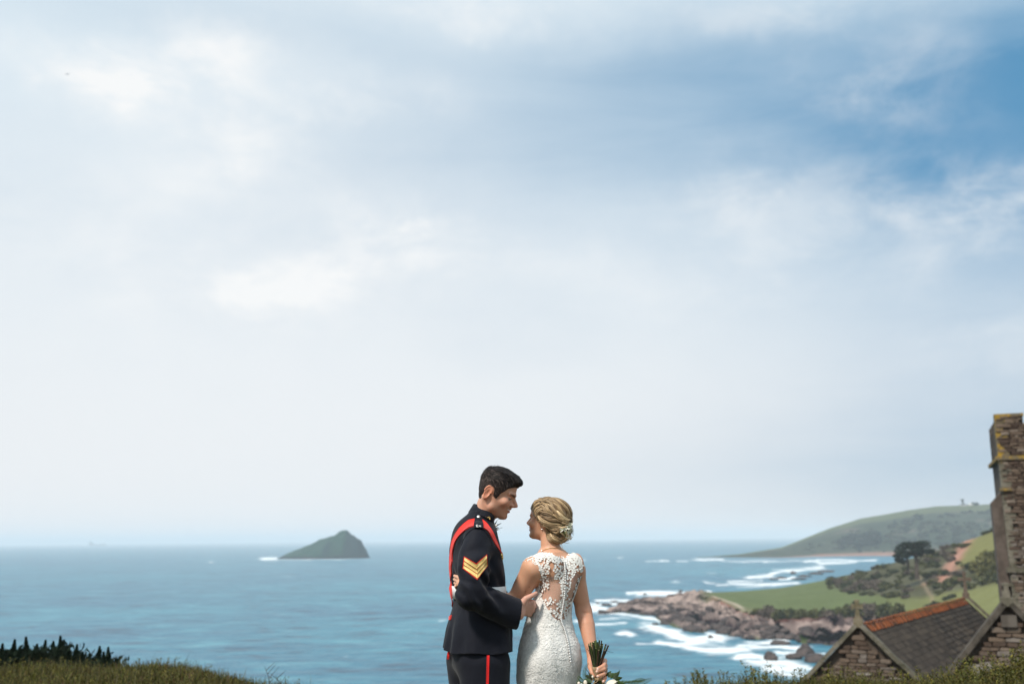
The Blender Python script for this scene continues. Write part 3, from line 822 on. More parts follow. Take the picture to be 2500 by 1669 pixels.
# ------------------------------------------------------------------ rocks standing in the surf
def rock_mesh(rs, name, n=3):
    import bmesh
    bm = bmesh.new(); bmesh.ops.create_icosphere(bm, subdivisions=n, radius=1.0)
    P = np.array([v.co[:] for v in bm.verts])
    k = rs.randint(1000)
    d = 1 + .35 * vnoise(P, 1.1, 2, .5, k) + .22 * vnoise(P, 2.7, 3, .6, k + 3)
    rid = 1 - np.abs(vnoise(P * [1, .4, 1.2], 2.2, 2, .5, k + 9))
    P = P * (d * (.75 + .3 * rid))[:, None]
    F = np.array([[v.index for v in f.verts] for f in bm.faces]); bm.free()
    return mesh_data(name, P, F, ROCK)
ROCK = var_mat('shore_rock', (.034, .029, .029), (.095, .074, .068), .5, rough=.9, bump=.6, bdist=.3, bscale=1.2)
rsr = np.random.RandomState(8)
rk = [rock_mesh(rsr, 'rock') for _ in range(5)]
def rock(px, py, wpx, hpx, label, group=None, k=None):
    p = sea_at(px, py); s = p[1] / F_PX
    o = bpy.data.objects.new('rock', rk[rsr.randint(5) if k is None else k]); COL.objects.link(o)
    o.location = p + [0, 0, hpx * s * .2]; o.scale = (wpx * s * .5, wpx * s * .6, hpx * s * .72); o.rotation_euler.z = rsr.uniform(-.6, .6)
    return tag(o, label, 'rock', group)
rock(1881, 1609, 33, 19, 'small dark rounded rock alone in white surf', k=0)
rock(1938, 1607, 40, 14, 'low western half of the broken dark rock reef in surf', k=1)
rock(1966, 1600, 40, 26, 'humped middle lump of the broken dark rock reef in surf', k=2)
rock(1987, 1614, 44, 22, 'nearest dark lump of the broken rock reef in surf', k=3)
rock(1902, 1571, 46, 9, 'flat brown rock awash just below the shore', k=4)
for px, py, w, h in [(1622, 1523, 26, 7), (1600, 1524, 16, 5), (1734, 1556, 14, 6), (1520, 1474, 30, 5), (1480, 1477, 26, 5), (1500, 1469, 18, 4), (1574, 1451, 10, 4), (1662, 1444, 10, 5), (1712, 1444, 14, 5), (1459, 1473, 9, 4)]:
    rock(px, py, w, h, 'low dark rock awash at the tip of the rocky point', 'rocks awash off the point')
for px, py, w, h in [(1888, 1414, 22, 3.5), (1908, 1411, 26, 4), (1936, 1400, 16, 6), (1962, 1407, 34, 4), (1990, 1401, 36, 5), (1950, 1414, 34, 4), (2015, 1395, 40, 4)]:
    rock(px, py, w, h, 'dark rock of the reef in the bay behind the green field', 'reef rocks behind the field')
# loose boulders on the rocky shore
for i in range(70):
    px = rsr.uniform(1600, 2010); v = rsr.uniform(.15, 1.9); p = coast_xyz([px], v)[0]
    o = bpy.data.objects.new('boulder', rk[rsr.randint(5)]); COL.objects.link(o)
    s = rsr.uniform(.7, 2.2)
    o.location = p + [0, 0, .5]; o.scale = (s * 1.3, s * 1.3, s * .75); o.rotation_euler = (rsr.uniform(-.3, .3), rsr.uniform(-.3, .3), rsr.rand() * 6)
    wh = 'near the tip of the point' if px < 1700 else 'below the cliff footpath' if px < 1830 else 'below the cliff edge hedge'
    tag(o, ('small ' if s < 1.2 else 'middling ' if s < 1.7 else 'large ') + 'brown boulder ' + ('at the water edge ' if v < .7 else 'high on the rock shelf ') + wh, 'boulder', 'boulders on the rocky shore')
# a gull far up
def build_gull():
    c = at(164.5, 182.5, 150); m = MB()
    m.tube([c + [-.02, -.16, .02], c + [0, 0, 0], c + [.02, .2, -.02]], [.02, .055, .012], 6)
    for sx in (-1, 1):
        q = [c + [0, -.03, .02], c + [sx * .16, -.06, .11 + sx * .04], c + [sx * .42, .04, .05 + sx * .09]]
        m.tube(spline(q, 5), [.06, .06, .05, .035, .01], 6, flat=.15)
    g = material('gull_grey', (.45, .45, .45), rough=.8)
    o = m.build('gull', g); tag(o, 'tiny gull flying high against the bright left cloud', 'bird')
build_gull()

# ------------------------------------------------------------------ the near hillside: turf to a rim, then falling away
RIM_PX = [-400, 0, 115, 191, 268, 345, 421, 479, 536, 594, 651, 728, 804, 900, 1300, 1560, 1640, 1720, 1798, 1883, 1947, 2011, 2117, 2224, 2287, 2351, 2415, 2479, 2540, 2700]
RIM_PY = [1640, 1622, 1618, 1616, 1621, 1617, 1613, 1621, 1632, 1646, 1659, 1669, 1676, 1700, 1715, 1695, 1668, 1664, 1658, 1660, 1660, 1653, 1656, 1648, 1636, 1630, 1616, 1590, 1568, 1520]
VEG = 0.07
def hill_z(x, y):
    x = np.asarray(x, float); y = np.asarray(y, float)
    r = np.hypot(x, y)
    front = np.maximum(y, 0.05 * r + 1e-6)
    u = np.where(y > 0.2 * r, x / front, np.sign(x) * 5)
    px = 1250 + F_PX * np.clip(u, -.8, .8)
    py = np.interp(px, RIM_PX, RIM_PY)
    Yr = np.interp(px, [0, 900, 1500, 2000, 2500], [12.5, 11.0, 10.0, 9.8, 8.6])
    c = np.sqrt(1 + np.clip(u, -.8, .8) ** 2)
    rr = Yr * c
    hy = 1315 - (px - 1250) * .0087
    zr = EYE - (py - hy) / F_PX * Yr - VEG
    t = np.clip((r - 5.2) / np.maximum(rr - 5.2, .5), 0, None)
    back = sstep(y, -1.0, 2.0)
    z = zr * sstep(np.minimum(t, 1), 0, 1) * back
    # past the rim it falls to the sea
    over = np.maximum(r - rr, 0) * back
    z = z - over * .62 * sstep(over, -.5, 3.0) + 0.02 * np.minimum(over, 20)
    z = np.maximum(z, SEA - 3)
    flat = np.exp(-((np.hypot(x, y - 4.4)) / 1.3) ** 2)
    return z + (1 - flat) * vnoise(np.stack([x, y, 0 * x], -1), .5, 3, .5, 2) * .05 * np.clip(r / 4, 0, 1)
def build_hill():
    ang = np.radians(np.concatenate([np.linspace(-180, -40, 40)[:-1], np.linspace(-40, 40, 220)[:-1], np.linspace(40, 180, 40)[:-1]]))
    r = np.concatenate([np.linspace(0.05, 7, 24)[:-1], np.linspace(7, 15, 60)[:-1], np.linspace(15, 30, 24)[:-1], np.linspace(30, 110, 30)])
    X = (r[:, None] * np.sin(ang)); Y = (r[:, None] * np.cos(ang))
    Z = hill_z(X, Y)
    P = np.stack([X, Y, Z], -1).reshape(-1, 3)
    nz = vnoise(P, .6, 4, .6)[:, None]
    C = np.array([.055, .055, .018]) + nz * np.array([.03, .022, .008])
    return obj('hillside', P, grid_faces(len(r), len(ang), wrap=True)[:, ::-1].copy(), attr_mat('turf', rough=.95, spec=.08, bump=.6, bscale=30, bdist=.03, vary=.3, vscale=12), smooth=True, col=C, kind='structure')
build_hill()
GRASS = attr_mat('grass_blades', rough=.65, spec=.25, vary=.1, vscale=4, transl=.25)
def polar_pts(rs, n, px0, px1, r0, r1, dens=None):
    px = rs.uniform(px0, px1, n); Yr = np.interp(px, [0, 900, 1500, 2000, 2500], [12.5, 11.0, 10.0, 9.8, 8.6])
    y = Yr + rs.uniform(r0, r1, n)
    x = (px - 1250) / F_PX * y
    return x, y, px
def blades(rs, x, y, n_each, h, w, spread, cols, lean=.35):
    """tufts of curved two-segment blades"""
    n = len(x)
    z = hill_z(x, y)
    B = np.repeat(np.stack([x, y, z - .01], -1), n_each, 0)
    m = len(B)
    hh = np.repeat(rs.uniform(.55, 1.15, n), n_each) * rs.uniform(.6, 1.1, m) * (h if np.ndim(h) == 0 else np.repeat(h, n_each))
    a = rs.uniform(0, 6.283, m); ln = rs.uniform(0, lean, m)
    d = np.stack([np.cos(a), np.sin(a), 0 * a], -1)
    B[:, :2] += rs.normal(size=(m, 2)) * spread
    up = np.array([0, 0, 1.0])
    wv = np.stack([-np.sin(a), np.cos(a), 0 * a], -1) * (w * rs.uniform(.6, 1.3, m))[:, None]
    mid = B + (up * .55 + d * ln[:, None] * .35) * hh[:, None]
    tip = B + (up * (1 - .25 * ln[:, None]) + d * ln[:, None] * 1.1) * hh[:, None]
    V = np.stack([B - wv, B + wv, mid + wv * .75, mid - wv * .75, tip], 1).reshape(-1, 3)
    k = np.arange(m)[:, None] * 5
    F = np.vstack([k + [0, 1, 2], k + [0, 2, 3], k + [3, 2, 4]])
    t = np.repeat(rs.rand(n), n_each)[:, None]; u = rs.rand(m, 1)
    c = np.array(cols)
    idx = np.clip((t[:, 0] * .6 + u[:, 0] * .4) * len(c), 0, len(c) - 1).astype(int)
    C = np.repeat(c[idx] * rs.uniform(.7, 1.25, (m, 1)), 5, 0)
    return V, F, C
def build_grass():
    rs = np.random.RandomState(21); parts = []
    olive = [(.034, .042, .010), (.055, .064, .013), (.080, .084, .016), (.095, .062, .022), (.125, .115, .022), (.052, .060, .013), (.085, .046, .020), (.155, .130, .032)]
    # heath-like turf of the left rim
    x, y, px = polar_pts(rs, 13000, -150, 860, -4.0, 1.6)
    k = (y < np.interp(px, [0, 900], [14.2, 12.2]))
    parts.append(blades(rs, x[k], y[k], 5, .17, .006, .05, olive, .8))
    x, y, px = polar_pts(rs, 420, -150, 830, -1.6, .6)
    parts.append(blades(rs, x, y, 3, .27, .004, .03, [(.07, .065, .02), (.10, .085, .035), (.05, .055, .018)], .5))
    # right rim
    x, y, px = polar_pts(rs, 11000, 1560, 2680, -3.2, 1.2)
    parts.append(blades(rs, x, y, 5, .16, .006, .05, olive, .8))
    # short sheep-cropped turf under and around the couple
    r = np.sqrt(rs.rand(9000)) * 6.5; a = rs.rand(9000) * 6.283
    x, y = r * np.cos(a), 4.5 + r * np.sin(a)
    parts.append(blades(rs, x, y, 4, .06, .004, .03, olive[:5], .6))
    V = np.vstack([p[0] for p in parts]); C = np.vstack([p[2] for p in parts]); F = []; n0 = 0
    for p in parts:
        F.append(p[1] + n0); n0 += len(p[0])
    obj('grass', V, np.vstack(F), GRASS, col=C, kind='stuff')
build_grass()
def sprig_geo(rs, base, h, nleaf, leaf, cols, lean):
    """upright shoot set with small leaves"""
    a = rs.rand() * 6.283
    d = np.array([math.cos(a) * lean, math.sin(a) * lean, 1.0])
    cv = np.array([math.cos(a + 1.5), math.sin(a + 1.5), 0]) * rs.uniform(-.12, .12)
    T = np.linspace(0, 1, 5)
    pts = base + h * (T[:, None] * d + (T ** 2)[:, None] * cv)
    V, F = tube_geo(pts, np.linspace(.004, .0015, 5), 3, False)
    V = list(V); F = [f for f in F]; C = [(.06, .045, .02)] * len(V)
    for i in range(nleaf):
        t = rs.uniform(.12, 1.0); p = base + h * (t * d + t * t * cv)
        b = rs.rand() * 6.283; e = rs.uniform(.3, 1.0)
        o = np.array([math.cos(b), math.sin(b), e]); o /= np.linalg.norm(o)
        s = leaf * rs.uniform(.6, 1.3) * (1.1 - .4 * t)
        w = np.cross(o, [0, 0, 1]); w /= np.linalg.norm(w) + 1e-9
        k = len(V)
        V += [p, p + o * s * .5 + w * s * .2, p + o * s, p + o * s * .5 - w * s * .2]
        F.append((k, k + 1, k + 2, k + 3))
        c = np.array(cols[rs.randint(len(cols))]) * rs.uniform(.7, 1.3)
        C += [c] * 4
    return V, F, C
def build_sprigs():
    """one mesh per kind of shoot, copied by scaling rows of numpy data: the right rim's leafy heath"""
    rs = np.random.RandomState(33)
    cols = [(.085, .092, .016), (.125, .118, .020), (.18, .155, .028), (.07, .078, .016), (.12, .085, .03)]
    protos = []
    for i in range(10):
        V, F, C = sprig_geo(rs, np.zeros(3), 1.0, 26, .16, cols, rs.uniform(0, .3))
        protos.append((np.array(V), F, np.array(C)))
    spots = []
    x, y, px = polar_pts(rs, 2600, 1590, 2680, -2.6, .5)
    for a, b, c in zip(x, y, px):
        h = .20 * rs.uniform(.6, 1.2) * (1.0 + .25 * sstep(c, 2250, 2500))
        spots.append((a, b, h))
    for c0, n, hh in ((1680, 16, .34), (1700, 10, .28), (1800, 16, .32), (1830, 12, .30), (1860, 10, .26), (1640, 10, .22), (1990, 10, .3), (2100, 8, .22), (2300, 14, .30), (2350, 12, .26), (2430, 14, .26)):
        for i in range(n):
            Yr = float(np.interp(c0, [0, 900, 1500, 2000, 2500], [12.5, 11.0, 10.0, 9.8, 8.6])) + rs.uniform(-.7, .2)
            spots.append(((c0 + rs.normal() * 9 - 1250) / F_PX * Yr, Yr, hh * rs.uniform(.6, 1.1)))
    x, y, px = polar_pts(rs, 900, -120, 760, -1.8, .4)
    for a, b in zip(x, y): spots.append((a, b, .17 * rs.uniform(.6, 1.25)))
    Vs, Fs, Cs, n0 = [], [], [], 0
    zs = hill_z(np.array([s[0] for s in spots]), np.array([s[1] for s in spots]))
    for (a, b, h), z in zip(spots, zs):
        V, F, C = protos[rs.randint(10)]
        t = rs.rand() * 6.283; ct, st = math.cos(t), math.sin(t)
        Q = V * h @ np.array([[ct, st, 0], [-st, ct, 0], [0, 0, 1]]) + [a, b, z]
        Vs.append(Q); Fs.append(np.array([f for f in F]) + n0); n0 += len(V)
        Cs.append(C * rs.uniform(.6, 1.25))
    obj('heath_shoots', np.vstack(Vs), np.vstack(Fs), GRASS, col=np.vstack(Cs), kind='stuff')
build_sprigs()
# dark spiky shrubs behind the left rim
def build_shrub(label, peaks, seed):
    """peaks: (px, py) of the leading shoots; each a pointed spire of needles over a bushy skirt"""
    rs = np.random.RandomState(seed); Y = 14.0; s = Y / F_PX
    pcx = np.mean([p[0] for p in peaks])
    c = at(pcx, 1640, Y); c[2] = hill_z(c[0], c[1])
    root = thing('shrub', label, 'shrub', c, 'dark spiky shrubs behind the left rim')
    Vs, Fs, Cs = [], [], []; n0 = 0
    def spray(p, o, L, w, tone):
        nonlocal n0
        wv = np.cross(o, rs.normal(size=p.shape)); wv /= np.linalg.norm(wv, axis=1)[:, None] + 1e-9
        L = L[:, None]; q = np.stack([p - wv * w * .5, p + o * L * .55 - wv * w, p + o * L, p + o * L * .55 + wv * w], 1).reshape(-1, 3)
        Vs.append(q); Fs.append(np.arange(len(q)).reshape(-1, 4) + n0); n0 += len(q)
        Cs.append(np.repeat(np.array([.013, .024, .013]) * (tone * rs.uniform(.6, 1.5, len(p)))[:, None], 4, 0))
    stems = []
    for px, py in peaks:
        tip = at(px, py, Y + rs.uniform(-.3, .3)); z0 = hill_z(tip[0], tip[1])
        base = np.array([tip[0] + rs.uniform(-.05, .05), tip[1], z0])
        stems.append((base, tip))
        side = [(tip, 1.0)]
        for k in range(7):           # lower side shoots leaning out
            t = rs.uniform(.35, .86); a = rs.rand() * 6.283; r = .20 * (1 - t) + .05
            side.append((base + (tip - base) * t + np.array([math.cos(a) * r, math.sin(a) * r, .05]), .6))
        for tp, k in side:
            h = .34 * k + .08; nn = int(260 * k)
            t = rs.rand(nn) ** .7; ang = rs.rand(nn) * 6.283
            p = tp - np.array([0, 0, 1.0]) * (h * (1 - t))[:, None]
            p[:, 0] += (1 - t) * rs.uniform(-.03, .03); 
            o = np.stack([np.cos(ang), np.sin(ang), .9 + 2.2 * t], -1); o /= np.linalg.norm(o, axis=1)[:, None]
            spray(p, o, .150 * (1.25 - 1.0 * t) * (.7 + .3 * k), .011, 1.0)
        nb = 1500; u = rs.rand(nb)
        p = np.stack([tip[0] + rs.normal(size=nb) * .19 * (1.15 - .6 * u), tip[1] + rs.normal(size=nb) * .16, z0 + u * (tip[2] - z0) * .86], -1)
        o = rs.normal(size=(nb, 3)); o[:, 2] = np.abs(o[:, 2]) + .5; o /= np.linalg.norm(o, axis=1)[:, None]
        spray(p, o, .10 * rs.uniform(.6, 1.2, nb), .014, .8)
    obj('foliage', np.vstack(Vs), np.vstack(Fs), LEAF, root, col=np.vstack(Cs))
    for a, t in stems:
        m = MB(); m.tube(spline([a - [0, 0, .05], (a + t) / 2 + [.01, 0, 0], t - [0, 0, .05]], 6), np.linspace(.018, .005, 6), 5, (.03, .022, .015)); m.build('stem', LEAF, root)
build_shrub('dark spiky shrub cut off by the left photo edge', [(-22, 1572), (6, 1574)], 1)
build_shrub('dark spiky shrub with two tall tips near the left edge', [(36, 1564), (63, 1558), (50, 1580)], 2)
build_shrub('dark spiky shrub with two lower tips between the tallest ones', [(90, 1575), (111, 1566)], 3)
build_shrub('tallest dark spiky shrub of the row behind the left turf', [(130, 1568), (147, 1556), (156, 1565), (168, 1584)], 4)
build_shrub('small single-tipped dark shrub in the right part of the row', [(188, 1577), (202, 1595)], 5)
build_shrub('dark spiky shrub with spread tips at the right end of the row', [(219, 1597), (243, 1581), (264, 1583), (253, 1594)], 6)
# bare twigs on the rim left of the couple
def build_twig(px, py0, py1, lean, seed, label):
    rs = np.random.RandomState(seed); Y = 11.2; s = Y / F_PX
    a = at(px, py0, Y); a[2] = hill_z(a[0], a[1]) - .02; b = at(px + lean, py1, Y)
    m = MB(); p = spline([a, a * .4 + b * .6 + [.03, 0, 0], b], 8)
    m.tube(p, np.linspace(.006, .002, 8), 5)
    for i in (2, 3, 4, 5, 6):
        d = np.array([rs.choice([-1, 1]) * rs.uniform(.05, .12), rs.uniform(-.04, .04), rs.uniform(.05, .12)])
        m.tube([p[i], p[i] + d * .6, p[i] + d], [.0035, .0025, .001], 4)
    o = m.build('twig', var_mat('twig_bark', (.06, .045, .035), (.10, .08, .06), 20)); tag(o, label, 'twig')
build_twig(658, 1690, 1626, -12, 1, 'taller bare twig sticking up from the left turf rim')
build_twig(690, 1690, 1648, -18, 2, 'shorter bare twig leaning left on the turf rim nearer the couple')

# ------------------------------------------------------------------ the stone church below
AX = np.array([math.cos(R_(-22)), math.sin(R_(-22)), 0.0])     # along the gable ends
AY = np.array([math.cos(R_(56)), math.sin(R_(56)), 0.0])        # along the aisle ridge
AYt = np.array([-AX[1], AX[0], 0.0])
GROUND_CH = -13.0
def rand_mat(name, cols, rough=.9, bump=.5, bscale=14, bdist=.03, lichen=None):
    def b(n):
        oi = n.new('ShaderNodeObjectInfo')
        v = n.coord('Object')
        geo = n.new('ShaderNodeNewGeometry').outputs['Position']
        r = oi.outputs['Random']
        c = n.ramp(r, [(i / (len(cols) - 1), k) for i, k in enumerate(cols)])
        f = n.noise(geo, 7.0, 5, .65)
        c = n.mix(n.math('MULTIPLY', n.smooth(f, .45, .75), .6), c, (.06, .05, .042))
        if lichen is not None:
            c = n.mix(n.smooth(n.noise(geo, 3.2, 5, .6), lichen[0], lichen[0] + .1), c, lichen[1])
        return {'Base Color': c, 'Normal': n.bump(n.noise(geo, bscale, 5, .65), bump, bdist)}
    return material(name, rough=rough, spec=.15, build=b)
STONE = rand_mat('rubble_stone', [(.065, .044, .034), (.105, .074, .056), (.15, .11, .082), (.08, .055, .042), (.19, .15, .12), (.12, .086, .064), (.25, .22, .195), (.09, .064, .050)])
STONE_A = attr_mat('rubble_stone_far', rough=.9, spec=.15, bump=.5, bscale=14, bdist=.03, vary=.3, vscale=7)
MORTAR = var_mat('old_mortar', (.062, .048, .038), (.105, .082, .065), 4, rough=.95, bump=.4)
COPING = var_mat('coping_stone', (.105, .095, .070), (.19, .17, .135), 2.2, rough=.9, bump=.4, c3=(.055, .055, .035))
LICHEN = var_mat('lichened_stone', (.36, .22, .025), (.14, .11, .07), 3.6, rough=.9, bump=.4, c3=(.10, .085, .065), lo=.40, hi=.56)
SLATE = rand_mat('roof_slate', [(.036, .029, .025), (.056, .045, .037), (.028, .023, .020), (.074, .059, .046), (.045, .036, .029)], rough=.85, bump=.25, lichen=(.78, (.12, .10, .075)))
SLATE_A = attr_mat('roof_slate_far', rough=.75, spec=.2, bump=.25, bscale=14, bdist=.02, vary=.25, vscale=4)
RIDGE = rand_mat('ridge_clay', [(.25, .078, .030), (.31, .098, .038), (.20, .064, .030), (.25, .092, .042)], rough=.85, bump=.3, lichen=(.53, (.085, .048, .03)))
church = thing('church', 'old stone church with slate roof, orange ridge tiles and lichened tower', 'church', (18, 36, GROUND_CH))
rsc = np.random.RandomState(77)
def chipped_block(rs):
    """irregular block, unit size, with knocked-off corners"""
    import bmesh
    bm = bmesh.new(); bmesh.ops.create_cube(bm, size=1.0)
    bmesh.ops.bevel(bm, geom=bm.edges[:], offset=.12, segments=1, affect='EDGES')
    P = np.array([v.co[:] for v in bm.verts]); F = [[v.index for v in f.verts] for f in bm.faces]; bm.free()
    P = P + rs.normal(size=P.shape) * .045
    return P, F
blocks = [chipped_block(rsc) for _ in range(6)]
block_me = [mesh_data('stone', P, F, STONE) for P, F in blocks]
stone_budget = [300]
def lay_stone(c, ax, n, L, H, D, far):
    """one stone: centre c, along ax, outward n; as an object or into the far collection"""
    t = np.cross(n, ax)
    if t[2] < 0: t = -t
    M = np.stack([ax * L, n * D, t * H], 1)
    if far is None and stone_budget[0] > 0:
        stone_budget[0] -= 1
        o = bpy.data.objects.new('stone', block_me[rsc.randint(6)])
        COL.objects.link(o)
        o.matrix_world = Matrix(((*M[0], c[0]), (*M[1], c[1]), (*M[2], c[2]), (0, 0, 0, 1)))
        o.parent = church
        o.matrix_parent_inverse = church.matrix_basis.inverted()
        return
    P, F = blocks[rsc.randint(6)]
    pal = [(.065, .044, .034), (.105, .074, .056), (.15, .11, .082), (.08, .055, .042), (.19, .15, .12), (.12, .086, .064)]
    FAR.add(P @ M.T + c, F, pal[rsc.randint(6)])
FAR = MB()
def rubble(origin, ax, n, u0, u1, z0, z1, hc, near, inside=None, zfar=None):
    """courses of rubble on a wall plane; 'near'(u,z) says which stones are objects of their own"""
    z = z0
    while z < z1:
        h = hc * rsc.uniform(.6, 1.35)
        u = u0 - rsc.rand() * .3
        while u < u1:
            L = rsc.uniform(.16, .52)
            uu, zz = u + L / 2, z + h / 2
            if (u >= u0 - .02 and u + L <= u1 + .02) and (inside is None or inside(uu, zz, L)):
                c = origin + ax * uu + UP * (zz - origin[2]) + n * rsc.uniform(-.005, .028)
                lay_stone(c, ax, n, L - .022, h - .020, .12, None if near(uu, zz) else 1)
            u += L
        z += h
# ---- aisle with the slate roof
A = at(2096, 1535, 32.0)
best = None
for Yb in np.linspace(40, 60, 400):
    b = at(2359, 1464, Yb)
    if best is None or abs(b[2] - A[2]) < best[0]: best = (abs(b[2] - A[2]), Yb)
B = at(2359, 1464, best[1]); B[2] = A[2]
RD = (B - A); RL = np.linalg.norm(RD); RD = RD / RL
HW = 3.4                       # half width of the aisle
SL = np.array([0, 0, -1.02])   # fall per metre sideways
def roof_pt(s, t):
    """t along the ridge (m), s sideways (+ towards the viewer's side)"""
    return A + RD * t + AX * s + SL * abs(s)
nR = np.cross(RD, AX + SL); nR = nR / np.linalg.norm(nR)
if nR[2] < 0: nR = -nR
nL = np.cross(RD, -AX + SL); nL = nL / np.linalg.norm(nL)
if nL[2] < 0: nL = -nL
def slab(name, pts, nrm, th, mat, parent=church):
    P = np.array(pts); Q = P - nrm * th; k = len(P)
    V = np.vstack([P, Q]); F = [tuple(range(k)), tuple(range(2 * k - 1, k - 1, -1))] + [(i, i + k, (i + 1) % k + k, (i + 1) % k) for i in range(k)]
    return obj(name, V, F, mat, parent)
UNDER = var_mat('roof_boarding', (.03, .028, .026), (.05, .045, .04), 3)
slab('roof', [roof_pt(0, .25) - nR * .06, roof_pt(HW + .3, .25) - nR * .06, roof_pt(HW + .3, RL - .2) - nR * .06, roof_pt(0, RL - .2) - nR * .06], nR, .1, UNDER)
slab('roof', [roof_pt(0, .25) - nL * .06, roof_pt(0, RL - .2) - nL * .06, roof_pt(-HW - .3, RL - .2) - nL * .06, roof_pt(-HW - .3, .25) - nL * .06], nL, .1, UNDER)
def slates(side, nrm):
    ax = RD; dn = (AX * side + SL); ln = np.linalg.norm(dn); dn = dn / ln
    P0 = np.array([(-.5, 0, -.5), (.5, 0, -.5), (.5, 0, .5), (-.5, 0, .5), (-.5, -1, -.5), (.5, -1, -.5), (.5, -1, .5), (-.5, -1, .5)], float)
    F0 = [(0, 3, 2, 1), (4, 5, 6, 7), (0, 1, 5, 4), (1, 2, 6, 5), (2, 3, 7, 6), (3, 0, 4, 7)]
    me = mesh_data('slate', P0 + [0, .5, 0], F0, SLATE)
    far = MB(); left = 300 if side > 0 else 0
    rows = int((HW + .3) * ln / .21)
    todo = []
    for r in range(rows):
        t = .28 + (r % 2) * .15
        while t < RL - .25:
            L = rsc.uniform(.25, .36)
            L = min(L, RL - .22 - t)
            if L > .08: todo.append((r, t, L))
            t += L
    todo.sort(key=lambda q: q[1] + q[0] * .35)
    for r, t, L in todo:
        s = .12 / ln + (r * .21 + .13) / ln
        c = A + RD * (t + L / 2) + (AX * side + SL) * s + nrm * (.012 + rsc.uniform(0, .006))
        tilt = dn * .30 + nrm * -.001
        zz = dn * .30 - nrm * 0.0
        yv = nrm * .014
        # each slate lifts at its lower edge onto the one below
        zz = dn * .30 + nrm * .028; yv = (nrm * .30 - dn * .028) / math.hypot(.30, .028) * .014
        M = np.stack([ax * (L - .014), yv, zz], 1)
        if left > 0 and t > 0 and r < 15:
            left -= 1
            o = bpy.data.objects.new('slate', me); COL.objects.link(o)
            o.matrix_world = Matrix(((*M[0], c[0]), (*M[1], c[1]), (*M[2], c[2]), (0, 0, 0, 1)))
            o.parent = church; o.matrix_parent_inverse = church.matrix_basis.inverted()
        else:
            k = rsc.rand(); col = np.array([(.036, .029, .025), (.056, .045, .037), (.028, .023, .020), (.074, .059, .046), (.045, .036, .029)][int(k * 5)])
            far.add((P0 + [0, .5, 0]) @ M.T + c, F0, col)
    far.build('slates', SLATE_A, church, kind='stuff')
slates(1, nR); slates(-1, nL)
# ridge tiles
def ridge_tile():
    V = []; sec = [(-.20, -.185), (-.10, -.06), (-.055, -.005), (-.05, .05), (0, .085), (.05, .05), (.055, -.005), (.10, -.06), (.20, -.185)]
    inn = [(x * .9, z - .03) for x, z in sec[::-1]]
    ring = sec + inn
    for y in (0, 1): V += [(x, y, z) for x, z in ring]
    k = len(ring); F = [(i, (i + 1) % k, k + (i + 1) % k, k + i) for i in range(k)] + [tuple(range(k))[::-1], tuple(range(k, 2 * k))]
    return np.array(V), F
RV, RF = ridge_tile()
rme = mesh_data('ridge_tile', RV, RF, RIDGE)
t = .30
while t < RL - .5:
    L = .43
    c = A + RD * t + UP * (.075 + rsc.uniform(-.008, .008))
    M = np.stack([AX, RD * (L - .014), UP], 1)
    o = bpy.data.objects.new('ridge_tile', rme); COL.objects.link(o)
    o.matrix_world = Matrix(((*M[0], c[0]), (*M[1], c[1]), (*M[2], c[2]), (0, 0, 0, 1)))
    o.parent = church; o.matrix_parent_inverse = church.matrix_basis.inverted()
    t += L
# gable wall, copings, side walls
def gable(apex, ax, n, hw, fall, hc, near, depth=.5, name='gable_wall'):
    zb = GROUND_CH
    up_ = UP * .10
    pts = [apex + up_, apex + up_ + ax * hw - UP * fall * hw, np.array([*(apex + ax * hw)[:2], zb]), np.array([*(apex - ax * hw)[:2], zb]), apex + up_ - ax * hw - UP * fall * hw]
    slab(name, [p - n * .07 for p in pts], n, depth, MORTAR)
    def ins(u, z, L):
        lim = (apex[2] - z) / fall - L / 2
        return abs(u) < min(lim, hw - .1)
    rubble(apex, ax, n, -hw, hw, apex[2] - fall * hw - 1.2, apex[2], hc, near, ins)
def copings(apex, ax, n, hw, fall, w=.40, th=.12, mat=COPING):
    for sgn in (-1, 1):
        d = ax * sgn - UP * fall; ln = np.linalg.norm(d); d = d / ln
        nn = ax * sgn * fall + UP; nn = nn / np.linalg.norm(nn)
        s = 0.0; tot = hw * ln + .25
        while s < tot:
            L = min(rsc.uniform(.55, .85), tot - s + .02)
            m = MB(); m.box(apex + d * (s + L / 2) + nn * (.10 + rsc.uniform(-.01, .01)) - n * (w * .5 - .10), (L / 2 - .006, th / 2, w / 2), np.stack([d, nn, n], 1))
            m.build('coping_stone', mat, church)
            s += L
gn = np.array([-AX[1], AX[0], 0]); gn = gn if gn @ (np.array([0, 0, 0]) - A) > 0 else -gn
gable(A, AX, gn, HW, 1.02, .13, lambda u, z: z > A[2] - 1.55, .5)
copings(A + UP * .05 + gn * .05, AX, gn, HW + .2, 1.02)
B2 = B
slab('gable_wall', [B + gn * .25, B + AX * HW + SL * HW + gn * .25, np.array([*(B + AX * HW)[:2], GROUND_CH]) + gn * .25, np.array([*(B - AX * HW)[:2], GROUND_CH]) + gn * .25, B - AX * HW + SL * HW + gn * .25], gn, .5, MORTAR)
copings(B + UP * .05 + gn * .15, AX, gn, HW + .2, 1.02)
for sgn in (-1, 1):
    a, b = A + AX * sgn * (HW - .3), B + AX * sgn * (HW - .3)
    za = A[2] - 1.02 * (HW - .3) - .2
    P = [np.array([a[0], a[1], GROUND_CH]), np.array([b[0], b[1], GROUND_CH]), np.array([b[0], b[1], za]), np.array([a[0], a[1], za])]
    slab('side_wall', P, AX * sgn, .5, MORTAR)
